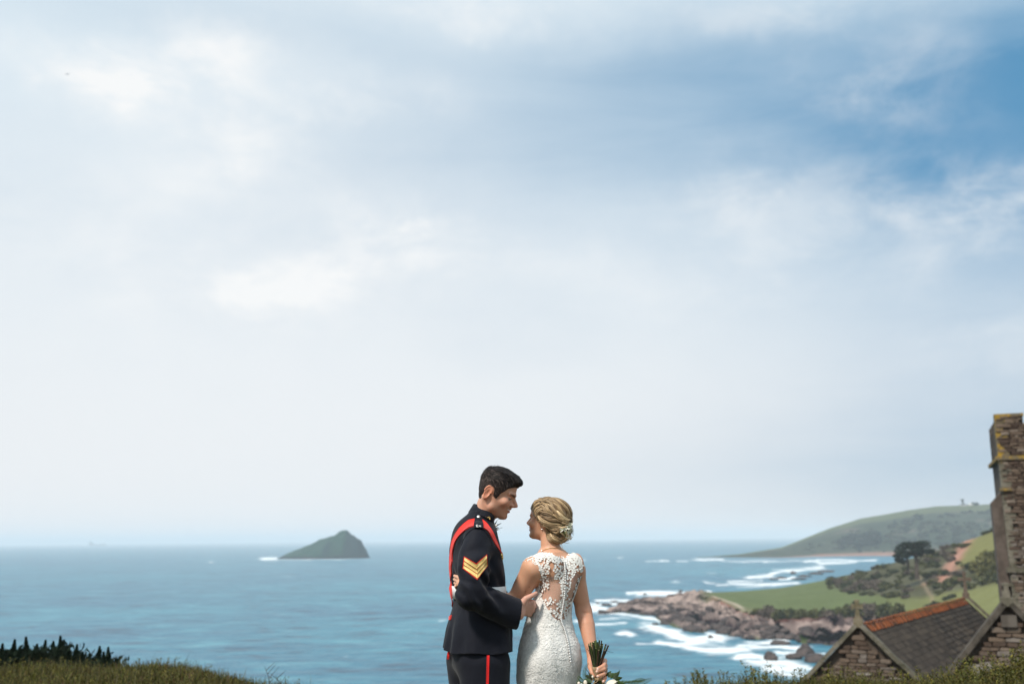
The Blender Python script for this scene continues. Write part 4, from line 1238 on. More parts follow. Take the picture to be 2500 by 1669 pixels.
# cross finials
def cross(base, ax, n, h, mat, ring=True):
    m = MB(); ayx = n
    M = np.stack([ax, n, UP], 1)
    def taper(c, w0, w1, d, hgt, axis):
        """flared arm from centre c outwards"""
        v = {'u': UP, 'd': -UP, 'l': -ax, 'r': ax}[axis]; side = ax if axis in 'ud' else UP
        P = []
        for q, w in ((0, w0), (hgt, w1)):
            for s1, s2 in ((-1, -1), (1, -1), (1, 1), (-1, 1)): P.append(c + v * q + side * s1 * w + n * s2 * d)
        m.add(np.array(P), [(3, 2, 1, 0), (4, 5, 6, 7)] + [(i, (i + 1) % 4, 4 + (i + 1) % 4, 4 + i) for i in range(4)])
    m.box(base + UP * .08, (.14, .13, .13), M)
    taper(base + UP * .20, .085, .05, .07, h * .45, 'u')
    c = base + UP * (.24 + h * .52)
    taper(c, .045, .06, .06, h * .10, 'd'); taper(c + UP * .001, .04, .085, .06, h * .30, 'u')
    taper(c + ax * .001, .04, .085, .058, h * .26, 'r'); taper(c - ax * .001, .04, .085, .058, h * .26, 'l')
    return m.build('cross_finial', mat, church)
CROSSM = var_mat('cross_stone', (.10, .075, .06), (.16, .125, .10), 6, rough=.9, bump=.4)
CROSSL = var_mat('cross_stone_lichened', (.11, .095, .055), (.20, .17, .12), 6, rough=.9, bump=.4)
cross(A + UP * .10 - gn * .1, AX, gn, .66, CROSSL)
cross(B + UP * .12 + gn * .1, AX, gn, 1.05, CROSSM)
# ---- second gable by the tower
A2 = at(2459, 1482, 29.0); ang2 = R_(-20); AX2 = np.array([math.cos(ang2), math.sin(ang2), 0]); n2 = np.array([math.sin(ang2), -math.cos(ang2), 0])
F2 = 1.22; HW2 = 2.6
gable(A2, AX2, n2, HW2, F2, .12, lambda u, z: z > A2[2] - 2.6 and u < .8, .5, 'gable_wall')
copings(A2 + UP * .05 + n2 * .06, AX2, n2, HW2 + .2, F2, .4, .15, var_mat('dark_coping', (.05, .043, .035), (.10, .085, .07), 3, bump=.4))
m = MB(); m.box(A2 + UP * -.36 + n2 * .035, (.20, .10, .16), np.stack([AX2, n2, UP], 1)); m.build('apex_stone', var_mat('pale_stone', (.085, .072, .060), (.125, .108, .092), 3, bump=.3), church)
m = MB(); m.box(A2 - AX2 * .80 - UP * 1.72 + n2 * .05, (.30, .10, .15), np.stack([AX2, n2, UP], 1)); m.build('pale_block', var_mat('pale_block_stone', (.22, .20, .175), (.34, .31, .275), 3, bump=.3), church)
m = MB(); m.box(A2 + UP * .16, (.16, .16, .12), np.stack([AX2, n2, UP], 1)); m.box(A2 + UP * .36, (.10, .10, .10), np.stack([AX2, n2, UP], 1)); m.box(A2 + UP * .56 + AX2 * .02, (.06, .06, .12), np.stack([AX2, n2, UP], 1)); m.build('broken_finial', COPING, church)
sd = -n2
for sgn in (-1, 1):
    nn = (AX2 * sgn * F2 + UP); nn = nn / np.linalg.norm(nn)
    P = [A2 - nn * .30 + sd * .3, A2 + AX2 * sgn * HW2 - UP * F2 * HW2 - nn * .30 + sd * .3, A2 + AX2 * sgn * HW2 - UP * F2 * HW2 - nn * .30 + sd * .6, A2 - nn * .30 + sd * .6]
    slab('roof', P if sgn > 0 else P[::-1], nn, .12, var_mat('vestry_slate', (.05, .045, .04), (.085, .075, .06), 2, c3=(.14, .11, .03)))
# ---- tower
TA = at(2458, 1300, 40.0)
TX, TN = AX, np.array([AX[1], -AX[0], 0])
TW = 5.4
ztop = at(2447, 1017, 40)[2]; zsill = ztop - .40
def zpy(py): return at(2455, py, 40)[2]
c0 = np.array([TA[0], TA[1], 0])
m = MB(); m.box(c0 + TX * TW / 2 - TN * TW / 2 + UP * (GROUND_CH + zsill - .6) / 2, (TW / 2 - .06, TW / 2 - .06, (zsill - .6 - GROUND_CH) / 2), np.stack([TX, TN, UP], 1)); m.build('tower_wall', MORTAR, church)
# parapet with merlons
m = MB()
for k in range(4):
    u = k * 1.48
    m.box(c0 + TX * (u + .5) - TN * .22 + UP * (ztop - .45), (.5 if u + 1 <= TW else .3, .17, .43), np.stack([TX, TN, UP], 1))
    m.box(c0 + TX * .23 - TN * (u + .5) + UP * (ztop - .452), (.17, .5 if u + 1 <= TW else .3, .43), np.stack([TX, TN, UP], 1))
m.box(c0 + TX * TW / 2 - TN * .22 + UP * (zsill - .55), (TW / 2 - .05, .16, .55), np.stack([TX, TN, UP], 1)); m.box(c0 + TX * .22 - TN * TW / 2 + UP * (zsill - .553), (.16, TW / 2 - .05, .55), np.stack([TX, TN, UP], 1))
m.build('parapet', MORTAR, church)
rubble(c0 + UP * 0, TX, TN, 0.0, TW, zpy(1560), zsill, .105, lambda u, z: u < 1.45 and z > zpy(1500))
rubble(c0, TX, TN, 0.02, 1.0, zsill, ztop - .06, .11, lambda u, z: True)
for k in (1, 2, 3): rubble(c0, TX, TN, k * 1.48, min(k * 1.48 + 1, TW), zsill, ztop - .06, .11, lambda u, z: False)
# dressed corner stones down the left edge, their narrow left faces in view
z = zpy(1560); q = 0
while z < ztop - .05:
    h = min(rsc.uniform(.24, .40), ztop - z); L = (.42, .26)[q % 2]
    m = MB(); m.box(c0 + TX * (L / 2 - .025) - TN * (.30 - .02) + UP * (z + h / 2), (L / 2, .32, h / 2 - .008), np.stack([TX, TN, UP], 1))
    m.build('corner_stone', LICHEN if z > ztop - 1.9 else COPING, church); z += h; q += 1
# string courses and cap stones
def string_course(py, w, mat, th=.075, out=.10, u0=-.12, u1=TW + .1):
    m = MB(); m.box(c0 + TX * (u0 + u1) / 2 - TN * (.2 - out) + UP * zpy(py), ((u1 - u0) / 2, .2, th), np.stack([TX, TN, UP], 1))
    m.box(c0 + TX * (.2 - out - .02) - TN * TW / 2 + UP * (zpy(py) - .002), (.19, TW / 2, th - .003), np.stack([TX, TN, UP], 1))
    return m.build('string_course', mat, church)
string_course(1118, 0, LICHEN); string_course(1391, 0, COPING, .085, .13)
for k in range(4):
    u = k * 1.48; w = min(1.0, TW - u)
    m = MB(); m.box(c0 + TX * (u + w / 2) - TN * .22 + UP * (ztop + .045), (w / 2 + .03, .27, .06), np.stack([TX, TN, UP], 1)); m.build('merlon_cap', LICHEN, church)
    if k < 3:
        m = MB(); m.box(c0 + TX * (u + 1.24) - TN * .22 + UP * (zsill + .03), (.235, .27, .055), np.stack([TX, TN, UP], 1)); m.build('embrasure_sill', LICHEN, church)
# buttress on the left face with a sloping head
zb0, zb1 = zpy(1195), zpy(1226)
P = []
for d in (.0, 1.1):
    o = c0 - TN * (.35 + d)
    P += [o + TX * .02 + UP * GROUND_CH, o - TX * .42 + UP * GROUND_CH, o - TX * .42 + UP * zb1, o + TX * .02 + UP * zb0]
obj('buttress', np.array(P), [(0, 1, 2, 3), (7, 6, 5, 4), (0, 4, 5, 1), (1, 5, 6, 2), (2, 6, 7, 3), (0, 3, 7, 4)], var_mat('buttress_stone', (.075, .060, .050), (.125, .10, .085), 2.5, bump=.5), church)
m = MB(); m.box(c0 + TX * .12 - TN * .1 + UP * zpy(1194), (.20, .25, .06), np.stack([TX, TN, UP], 1)); m.build('buttress_ledge', LICHEN, church)
m = MB(); m.box(c0 - TX * .12 - TN * .3 + UP * zpy(1427), (.24, .25, .05), np.stack([TX, TN, UP], 1)); m.build('buttress_ledge', COPING, church)
FAR.build('stonework', STONE_A, church, kind='stuff')

# ------------------------------------------------------------------ distance-field modelling for the two people
def smin(a, b, k):
    h = np.clip(.5 + .5 * (b - a) / k, 0, 1); return b * (1 - h) + a * h - k * h * (1 - h)
def smax(a, b, k): return -smin(-a, -b, k)
def seg(p, a, b, ra, rb=None):
    a = np.asarray(a, float); b = np.asarray(b, float); rb = ra if rb is None else rb
    ab = b - a; t = np.clip(((p - a) @ ab) / (ab @ ab + 1e-12), 0, 1)
    return np.linalg.norm(p - a - t[:, None] * ab, axis=1) - (ra + (rb - ra) * t)
def chain(p, pts, rs, k=0.0):
    d = None
    for i in range(len(pts) - 1):
        e = seg(p, pts[i], pts[i + 1], rs[i], rs[i + 1])
        d = e if d is None else (smin(d, e, k) if k else np.minimum(d, e))
    return d
def ball(p, c, r): return np.linalg.norm(p - np.asarray(c, float), axis=1) - r
def ellip(p, c, r, M=None):
    q = p - np.asarray(c, float)
    if M is not None: q = q @ np.asarray(M, float)
    r = np.asarray(r, float)
    k0 = np.linalg.norm(q / r, axis=1); k1 = np.linalg.norm(q / (r * r), axis=1)
    return k0 * (k0 - 1) / (k1 + 1e-9)
class Loft:
    """elliptic sections stacked in z; a = half width along 's', b = half depth along 'f'"""
    def __init__(s, rows, f, n=2.3):
        rows = np.array(sorted(rows), float)        # z, cx, cy, a, b
        zz = np.linspace(rows[0, 0], rows[-1, 0], 300)
        # smooth interpolation
        out = [zz]
        for c in range(1, 5):
            y = np.interp(zz, rows[:, 0], rows[:, c])
            k = np.hanning(25); k /= k.sum()
            yp = np.concatenate([np.full(12, y[0]), y, np.full(12, y[-1])])
            out.append(np.convolve(yp, k, 'valid'))
        s.t = np.array(out); s.f = np.array([f[0], f[1]], float); s.f /= np.linalg.norm(s.f)
        s.s = np.array([s.f[1], -s.f[0]]); s.n = n
    def at(s, z): return [np.interp(z, s.t[0], s.t[i]) for i in range(1, 5)]
    def sdf(s, p, grow=0.0, cap=True):
        cx, cy, a, b = s.at(p[:, 2]); a = a + grow; b = b + grow
        q = np.stack([p[:, 0] - cx, p[:, 1] - cy], -1)
        u = q @ s.s; v = q @ s.f
        rho = (np.abs(u / a) ** s.n + np.abs(v / b) ** s.n) ** (1 / s.n) + 1e-6
        r = np.hypot(u, v)
        d = np.where(rho > .25, r * (1 - 1 / rho), -np.minimum(a, b) * .75)
        if cap: d = np.maximum(d, np.maximum(s.t[0][0] - p[:, 2], p[:, 2] - s.t[0][-1]))
        return d
    def point(s, z, th, grow=0.0):
        """point on the section at angle th (0 = along f, counter-clockwise to +left...)"""
        cx, cy, a, b = s.at(z); a = a + grow; b = b + grow
        c, q = np.cos(th), np.sin(th)
        e = 2 / s.n
        u = a * np.sign(q) * np.abs(q) ** e; v = b * np.sign(c) * np.abs(c) ** e
        return np.stack([cx + u * s.s[0] + v * s.f[0], cy + u * s.s[1] + v * s.f[1], z + 0 * u], -1)
def sn_mesh(f, lo, hi, h, newton=True):
    """surface nets on a sparse band"""
    lo = np.asarray(lo, float); K = 4
    n = (np.ceil((np.asarray(hi, float) - lo) / (h * K)).astype(int)) * K
    nc = n // K
    gx = [lo[i] + np.arange(nc[i] + 1) * h * K for i in range(3)]
    C = np.stack(np.meshgrid(*gx, indexing='ij'), -1)
    dc = f(C.reshape(-1, 3)).reshape(C.shape[:3])
    near = np.abs(dc) < h * K * 1.3
    D = np.repeat(np.repeat(np.repeat(np.sign(dc[:-1, :-1, :-1]), K, 0), K, 1), K, 2).astype(np.float32)
    D = np.pad(D, ((0, 1),) * 3, mode='edge')
    act = near[:-1, :-1, :-1].copy()
    for dx in (0, 1):
        for dy in (0, 1):
            for dz in (0, 1):
                act |= near[dx:nc[0] + dx, dy:nc[1] + dy, dz:nc[2] + dz]
    M = np.zeros(D.shape, bool)
    A = np.repeat(np.repeat(np.repeat(act, K, 0), K, 1), K, 2)
    for dx in (0, 1):
        for dy in (0, 1):
            for dz in (0, 1):
                M[dx:n[0] + dx, dy:n[1] + dy, dz:n[2] + dz] |= A
    idx = np.argwhere(M)
    vals = np.empty(len(idx), np.float32)
    for s in range(0, len(idx), 400000):
        vals[s:s + 400000] = f(lo + idx[s:s + 400000] * h)
    D[M] = vals
    S = D < 0
    cnt = np.zeros(tuple(n), np.int8)
    for dx in (0, 1):
        for dy in (0, 1):
            for dz in (0, 1):
                cnt += S[dx:n[0] + dx, dy:n[1] + dy, dz:n[2] + dz]
    cells = np.argwhere((cnt > 0) & (cnt < 8) & A)
    cid = np.full(tuple(n), -1, np.int32); cid[tuple(cells.T)] = np.arange(len(cells))
    acc = np.zeros((len(cells), 3)); num = np.zeros(len(cells))
    cor = [(x, y, z) for x in (0, 1) for y in (0, 1) for z in (0, 1)]
    cv = {c: D[cells[:, 0] + c[0], cells[:, 1] + c[1], cells[:, 2] + c[2]] for c in cor}
    for c in cor:
        for ax in range(3):
            if c[ax] == 0:
                e = list(c); e[ax] = 1; e = tuple(e)
                a, b = cv[c], cv[e]; m = (a < 0) != (b < 0)
                t = np.where(m, a / (a - b + 1e-12), 0)
                q = np.array(c, float) + np.zeros((len(cells), 3)); q[:, ax] += t
                acc[m] += q[m]; num[m] += 1
    V = lo + (cells + acc / num[:, None]) * h
    F = []
    for ax in range(3):
        o1, o2 = [(1, 2), (2, 0), (0, 1)][ax]
        sl0 = [slice(None)] * 3; sl1 = [slice(None)] * 3
        sl0[ax] = slice(0, -1); sl1[ax] = slice(1, None)
        ch = S[tuple(sl0)] != S[tuple(sl1)]
        E = np.argwhere(ch)
        E = E[(E[:, o1] > 0) & (E[:, o2] > 0) & (E[:, o1] < n[o1]) & (E[:, o2] < n[o2])]
        q = []
        for d1, d2 in ((0, 0), (1, 0), (1, 1), (0, 1)):
            G = E.copy(); G[:, o1] -= d1; G[:, o2] -= d2
            q.append(cid[tuple(G.T)])
        q = np.stack(q, 1)
        flip = ~S[tuple(E.T)]
        q[flip] = q[flip][:, ::-1]
        F.append(q[(q >= 0).all(1)])
    F = np.vstack(F)[:, ::-1].copy()
    if newton:
        for _ in range(1):
            d = f(V); g = grad(f, V, h * .5)
            V = V - np.clip(d, -h, h)[:, None] * g
    return V, F
def grad(f, P, e=.002):
    T = np.array([(1, 1, 1), (1, -1, -1), (-1, 1, -1), (-1, -1, 1)], float)
    g = sum(f(P + t * e)[:, None] * t for t in T)
    return g / (np.linalg.norm(g, axis=1)[:, None] + 1e-9)
def rays_to(f, px, py, off=0.0, y0=4.0, y1=5.2, steps=60):
    """where the sight lines through px, py first meet the surface f = off (or pass nearest to it)"""
    px = np.atleast_1d(np.asarray(px, float)); py = np.atleast_1d(np.asarray(py, float))
    d = np.stack([(px - 1250) / F_PX, -(py - 834.5) / F_PX, -np.ones_like(px)], -1) @ CAM_R.T
    d = d / d[:, 1:2]; o = np.array([0, 0, EYE])
    t = np.full(len(px), y0); best = np.full(len(px), 9.0); bt = t.copy()
    for _ in range(steps):
        v = f(o + d * t[:, None]) - off
        m = v < best - 1e-6; best[m] = v[m]; bt[m] = t[m]
        t = t + np.maximum(v, .0004) * .7 * (v > .0003)
        t = np.minimum(t, y1)
    P = o + d * bt[:, None]
    for _ in range(3):
        v = f(P) - off; g = grad(f, P)
        far = v > .002
        P = P - np.where(far, v, 0)[:, None] * g
    return P
def onto(f, P, off=0.0, it=6):
    P = np.asarray(P, float).copy()
    for _ in range(it):
        P = P - np.clip(f(P) - off, -.05, .05)[:, None] * grad(f, P)
    return P
def patch_px(f, quad, nu, nv, off):
    """grid over an image-space quad (4 corners or two polylines), laid on surface f"""
    if len(quad) == 2:
        A, B = [spline([(x, y, 0) for x, y in q], nu + 1)[:, :2] for q in quad]
    else:
        A = np.linspace(quad[0], quad[1], nu + 1); B = np.linspace(quad[3], quad[2], nu + 1)
    t = np.linspace(0, 1, nv + 1)[:, None, None]
    G = A[None] * (1 - t) + B[None] * t
    P = rays_to(f, G[..., 0].ravel(), G[..., 1].ravel(), off)
    return P, grid_faces(nv + 1, nu + 1)
def shell(name, P, nr, nc, f, thick, mat, parent, **kw):
    """closed thin sheet from a (nr x nc) grid of surface points, thickened away from f"""
    g = grad(f, P); Q = P + g * thick; R0 = P - g * .003
    V = np.vstack([Q, R0]); F = grid_faces(nr, nc); n = nr * nc
    b = list(range(nc)) + [i * nc + nc - 1 for i in range(1, nr)] + [(nr - 1) * nc + j for j in range(nc - 2, -1, -1)] + [i * nc for i in range(nr - 2, 0, -1)]
    side = np.array([(b[i], b[(i + 1) % len(b)], b[(i + 1) % len(b)] + n, b[i] + n) for i in range(len(b))])
    return obj(name, V, np.vstack([F, F[:, ::-1] + n, side]), mat, parent, smooth=False, **kw)
def euler_head(yaw_dir, pitch, roll=0.0):
    """columns: forward, left, up"""
    f = np.array([yaw_dir[0], yaw_dir[1], 0.0]); f /= np.linalg.norm(f)
    l = np.array([-f[1], f[0], 0.0]); u = np.array([0, 0, 1.0])
    f2 = f * math.cos(pitch) + u * math.sin(pitch); u2 = -f * math.sin(pitch) + u * math.cos(pitch)
    l2 = l * math.cos(roll) + u2 * math.sin(roll); u3 = u2 * math.cos(roll) - l * math.sin(roll)
    return np.stack([f2, l2, u3], 1)

FACE_Z = np.array([-.095, -.088, -.080, -.068, -.056, -.038, -.018, .004, .03, .06, .09, .12])
FACE_F = np.array([.070, .086, .092, .090, .092, .097, .098, .094, .100, .098, .088, .06])
FACE_B = np.array([.030, .012, .0, -.01, -.02, -.03, -.045, -.06, -.07, -.07, -.06, -.04])
FACE_W = np.array([.018, .030, .040, .050, .056, .061, .066, .069, .0715, .073, .068, .055])
def head_sdf(q, male=True, ears=True):
    """head in its own frame: x forward, y left, z up, origin between the ears (metres, adult)"""
    x, y, z = q[:, 0], q[:, 1], q[:, 2]; ay = np.abs(y)
    qm = np.stack([x, ay, z], 1)
    Fz = np.interp(z, FACE_Z, FACE_F); Bz = np.interp(z, FACE_Z, FACE_B); Wz = np.interp(z, FACE_Z, FACE_W)
    if not male: Wz = Wz * np.interp(z, [-.09, -.03, .03], [.84, .93, 1.0])
    a = (Fz - Bz) / 2; cx = (Fz + Bz) / 2
    w = Wz * (1 - .20 * sstep(x, .02, .10))
    if male: Bz = np.maximum(Bz, -.060); a = (Fz - Bz) / 2; cx = (Fz + Bz) / 2
    rho = (np.abs((x - cx) / a) ** 2.2 + np.abs(y / w) ** 2.2) ** (1 / 2.2) + 1e-6
    r = np.hypot(x - cx, y)
    d = np.where(rho > .25, r * (1 - 1 / rho), -.02)
    d = np.maximum(d, np.maximum(-.093 - z, z - .10))
    cran = ellip(q, (.0135, 0, .046), (.0785, .074, .075)) if male else ellip(q, (.008, 0, .047), (.091, .074, .077))
    d = smin(d, cran, .02)
    # brow, cheekbones, jaw, chin
    d = smin(d, seg(qm, (.098, .010, .023), (.086, .046, .026), .0085 if male else .005, .006), .012)
    d = smin(d, ball(qm, (.072, .046, -.016), .018), .022)
    if male: d = smin(d, ball(qm, (.022, .050, -.056), .016), .025)
    d = smin(d, ball(q, (.080, 0, -.078), .015 if male else .012), .016)
    # eye sockets and lids
    d = smax(d, -ball(qm, (.106, .034, .006), .0135), .012)
    d = smin(d, ball(qm, (.0800, .034, .0045), .0128), .0035)
    d = smin(d, seg(q, (.086, 0, .022), (.090, 0, -.012), .0125), .006)
    # nose
    k = 1.0 if male else .85
    nz = seg(q, (.098, 0, .016), (.098 + .0225 * k, 0, -.0165), .0062, .0085 * k)
    nz = smin(nz, ball(qm, (.105, .0105 * k, -.0215), .0080 * k), .007)
    nz = smin(nz, seg(q, (.112, 0, -.022), (.100, 0, -.027), .006), .006)
    d = smin(d, nz, .009)
    d = smax(d, -ball(qm, (.112, .0065, -.0285), .0032), .002)
    # mouth: smile with parted lips
    lip = np.minimum(seg(qm, (.0985, 0, -.0385), (.0800, .0255, -.0405), .0062, .0035), seg(qm, (.0955, 0, -.0515), (.0800, .0245, -.0425), .0068, .0035))
    d = smin(d, lip, .006)
    d = smax(d, -seg(qm, (.104, 0, -.0450), (.0865, .022, -.0425), .0030 if male else .0015, .0012), .002)
    d = smax(d, -seg(qm, (.1000, .031, -.026), (.0900, .0375, -.050), .0055), .009)     # smile fold
    if not ears: return d
    # ears
    ce, se = math.cos(.2), math.sin(.2)
    ex, ey, ez = x + .010, ay - .0735, z - .004
    u = ex * ce - ey * se * 1.0; v = ex * se + ey * ce
    t = .18; u2 = u * math.cos(t) - ez * math.sin(t); z2 = u * math.sin(t) + ez * math.cos(t)
    sc = np.where(z2 < 0, .75, 1.0)
    ear = ellip(np.stack([u2 / sc, v, z2], 1), (0, 0, 0), (.0170, .0060, .0310))
    rim = np.abs(np.hypot(u2 / .0165 / sc, z2 / .0290) - 1) * .018
    rim = np.hypot(rim, v - .004) - .0034
    ear = smin(ear, rim, .003)
    ear = smax(ear, -ellip(np.stack([u2, v, z2], 1), (.0035, .0075, -.002), (.0085, .0062, .016)), .003)
    d = smin(d, ear, .005)
    return d
def skin_mat(name, stubble=False):
    def b(n):
        c = n.attr('col'); v = n.coord('Object')
        f = n.math('MULTIPLY_ADD', n.noise(v, 90, 4, .6), .16, .92)
        sc = n.new('ShaderNodeVectorMath', operation='SCALE'); n.put(sc.inputs[0], c); n.put(sc.inputs['Scale'], f)
        return {'Base Color': sc.outputs[0], 'Roughness': .48, 'Specular IOR Level': .35, 'Subsurface Weight': .22, 'Subsurface Radius': (.010, .0035, .0018), 'Subsurface Scale': 1.0,
                'Normal': n.bump(n.noise(v, 260, 3, .6), .12, .002)}
    return material(name, build=b)
def face_colours(q, base, male):
    """skin tone, lips, brows, eyes, stubble by place on the head (q in head frame)"""
    qm = np.stack([q[:, 0], np.abs(q[:, 1]), q[:, 2]], 1)
    C = np.tile(np.array(base), (len(q), 1))
    def put(m, c):
        m = np.clip(m, 0, 1)[:, None]; C[:] = C * (1 - m) + np.array(c) * m
    red = np.array(base) * [1.06, .80, .76]
    put(.55 * np.exp(-(ball(qm, (.085, .042, -.014), 0) / .020) ** 2), red)
    put(.65 * np.exp(-(ball(q, (.118, 0, -.016), 0) / .016) ** 2), red)
    put(.7 * (np.abs(q[:, 1]) > .070) * (np.abs(q[:, 2] - .003) < .035) * (q[:, 0] < .022) * (q[:, 0] > -.035), np.array(base) * [1.12, .80, .70])
    if male:
        st = sstep(-q[:, 2], .012, .034) * sstep(q[:, 0], .005, .035) * (q[:, 2] > -.11)
        put(st * .42, np.array(base) * [.56, .54, .56])
    lips = np.minimum(seg(qm, (.1005, 0, -.0390), (.0820, .0255, -.0410), .0055, .003), seg(qm, (.0985, 0, -.0515), (.0820, .0245, -.0430), .0062, .003))
    put(sstep(-lips, -.0015, .001), np.array([.40, .15, .13]) if male else np.array([.46, .17, .17]))
    if male:
        put((seg(qm, (.104, 0, -.0450), (.0875, .021, -.0428), .0033, .0015) < .0004).astype(float), (.66, .62, .56))
        put((np.abs(ball(qm, (.084, .0225, -.0425), .0022)) < .0016).astype(float) * .8, (.10, .04, .035))
    brow = seg(qm, (.103, .012, .0215), (.088, .048, .026), .0050, .0030)
    put(sstep(-brow, -.0038, .001) * (.9 if male else .6), (.035, .024, .018) if male else (.16, .10, .055))
    eye = ellip(qm, (.0895, .036, .0028), (.013, .0125, .0036))
    put(sstep(-eye, -.0006, .0008), (.20, .16, .14))
    put((ball(qm, (.0925, .0340, .0028), .0062) < 0) * (eye < .0004) * 1.0, (.05, .035, .025))
    lid = np.abs(qm[:, 2] - .0078 + ((qm[:, 1] - .032) * 12) ** 2 * .03) < .0016
    put((lid & (np.abs(qm[:, 1] - .032) < .014) & (qm[:, 0] > .08)) * .85, (.05, .03, .025))
    return C
def strands(rs, root, dirs, nrm, length, width, lift, cols, segn=3, curl=0.0):
    """thin tapered ribbons lying along a combed surface"""
    n = len(root); L = length * rs.uniform(.6, 1.2, n)
    side = np.cross(dirs, nrm); side /= np.linalg.norm(side, axis=1)[:, None] + 1e-9
    T = np.linspace(0, 1, segn + 1)
    bend = rs.normal(size=n) * curl
    pts = []
    for t in T:
        p = root + dirs * (L * t)[:, None] + nrm * (lift * np.sin(t * 2.2) * rs.uniform(.8, 1.2, n) - .5 * L * L * t * t / .09 * .9)[:, None] + side * (bend * L * t * t)[:, None]
        pts.append(p)
    wv = width * rs.uniform(.6, 1.3, n)
    V = []
    for t, p in zip(T, pts):
        w = (wv * (1 - t ** 2 * .9))[:, None]
        V += [p - side * w, p + side * w]
    V = np.stack(V, 1).reshape(-1, 3)
    k = np.arange(n)[:, None] * (2 * (segn + 1))
    F = np.vstack([k + [2 * i, 2 * i + 1, 2 * i + 3, 2 * i + 2] for i in range(segn)])
    c = np.array(cols)[rs.randint(len(cols), size=n)] * rs.uniform(.7, 1.3, (n, 1))
    return V, F, np.repeat(c, 2 * (segn + 1), 0)
def hair_mat(name, rough=.38, spec=.5):
    return attr_mat(name, rough=rough, spec=spec, vary=.15, vscale=60)
def PZ(px, py, Y): return at(px, py, Y)

# ------------------------------------------------------------------ the man in dress uniform
MY = 4.60
mf = np.array([math.cos(R_(18)), math.sin(R_(18)), 0.0]); ml = np.array([-mf[1], mf[0], 0.0])
def man_rows():
    rows = []
    for py, L, R, b in [(1247, 1148, 1190, .060), (1258, 1138, 1200, .060), (1266, 1126, 1203, .074), (1276, 1116, 1207, .102), (1289, 1108, 1210, .150), (1302, 1103, 1213, .180), (1340, 1096, 1222, .200), (1385, 1098, 1229, .190), (1425, 1104, 1231, .172), (1445, 1107, 1231, .166),
                        (1480, 1106, 1234, .174), (1530, 1092, 1246, .190), (1600, 1081, 1268, .205), (1640, 1076, 1276, .21)]:
        p0, p1 = at(L, py, MY), at(R, py, MY); c = (p0 + p1) / 2; e = (p1[0] - p0[0]) / 2
        a_f = math.sqrt(max(e * e - (b * math.sin(R_(18))) ** 2, .03 ** 2)) / math.cos(R_(18))
        rows.append((c[2], c[0], MY, b, a_f))
    return rows
m_torso = Loft(man_rows(), mf, 2.25)
mS = PZ(1163, 1311, 4.425); mE = PZ(1151, 1450, 4.365); mW = PZ(1264, 1497, 4.475)
mS2 = mS + np.array([.012, .345, 0]); mE2 = PZ(1196, 1462, 4.86); mW2 = PZ(1288, 1484, 4.80)
Z_HEM = at(1170, 1585, MY)[2]
def tunic_solid(p):
    d = m_torso.sdf(p)
    # right sleeve
    ab = np.linalg.norm(mW - mE)
    s = chain(p, [mS + [.004, .030, -.006], mS * .55 + mE * .45 + [-.002, 0, 0], mE], [.064, .069, .060])
    fo = chain(p, [mE, mE * .5 + mW * .5 + [0, 0, -.006], mW + [.0, 0, -.002]], [.060, .060, .0665])
    s = smin(s, fo, .030)
    d = smin(d, s, .020)
    s2 = chain(p, [mS2 + [0, -.03, -.006], mS2 * .5 + mE2 * .5, mE2], [.064, .066, .058])
    s2 = smin(s2, seg(p, mE2, mW2, .056, .052), .03)
    return smin(d, s2, .02)
wd_f = (mW - mE) / np.linalg.norm(mW - mE)
CUT = np.array([.97, .17, -.157]); CUT /= np.linalg.norm(CUT)
wd_f2 = (mW2 - mE2) / np.linalg.norm(mW2 - mE2)
def tunic_folds(p):
    """cloth creases: round the elbow, across the back and down the skirt"""
    f = 0
    q = p - mE
    near = np.exp(-(np.linalg.norm(p - (mE + [.035, -.02, .03]), axis=1) / .085) ** 2)
    w = q @ np.array([.75, 0, .66]) + .25 * q[:, 1]
    f = f + near * .0105 * np.sin(w * 120 + 2.2 * vnoise(p, 14, 2))
    mid = np.exp(-(np.linalg.norm(p - (mE * .4 + mS * .6 + [.03, 0, 0]), axis=1) / .10) ** 2)
    f = f + mid * .0065 * np.sin((q @ np.array([.5, 0, -.86])) * 70 + 3 * vnoise(p, 9, 2))
    fa = np.exp(-(np.linalg.norm(p - (mE * .55 + mW * .45), axis=1) / .09) ** 2)
    f = f + fa * .008 * np.sin((q @ np.array([.5, .2, .9])) * 75 + 2.5 * vnoise(p, 10, 2, .5, 3))
    sk = sstep(-p[:, 2], -1.17, -.98)
    ang = np.arctan2(p[:, 1] - MY, p[:, 0] - m_torso.at(p[:, 2])[0])
    f = f + sk * .008 * np.sin(ang * 9 + vnoise(p, 3, 2) * 2)
    wst = np.exp(-((p[:, 2] - 1.27) / .05) ** 2)
    f = f + wst * .006 * np.sin(ang * 13 + p[:, 2] * 50)
    bk = np.exp(-(np.linalg.norm(p - (mS + [-.06, .05, -.08]), axis=1) / .09) ** 2)
    f = f + bk * .008 * np.sin((p - mS) @ np.array([80, 10, -45.]) + 2 * vnoise(p, 8, 2))
    return f + .0018 * vnoise(p, 22, 3)
def tunic_outer(p): return tunic_solid(p) + tunic_folds(p)
def tunic_sdf(p):
    d = tunic_outer(p)
    hem = Z_HEM + .004 * np.sin((p[:, 0] - .1) * 40)
    d = np.maximum(d, hem - p[:, 2])
    d = np.maximum(d, (p - mW) @ CUT - .003)
    inner = np.where(p[:, 2] < 1.10, d * 0 + tunic_outer(p) + .012, 1.0)
    cuff = seg(p, mE + wd_f * .18, mW + wd_f * .05, .050, .057)
    d = np.maximum(d, -cuff)
    d = np.maximum(d, -np.maximum(inner, hem - .1 - p[:, 2]) * (p[:, 2] < 1.10) - 1.0 * (p[:, 2] >= 1.10))
    return d
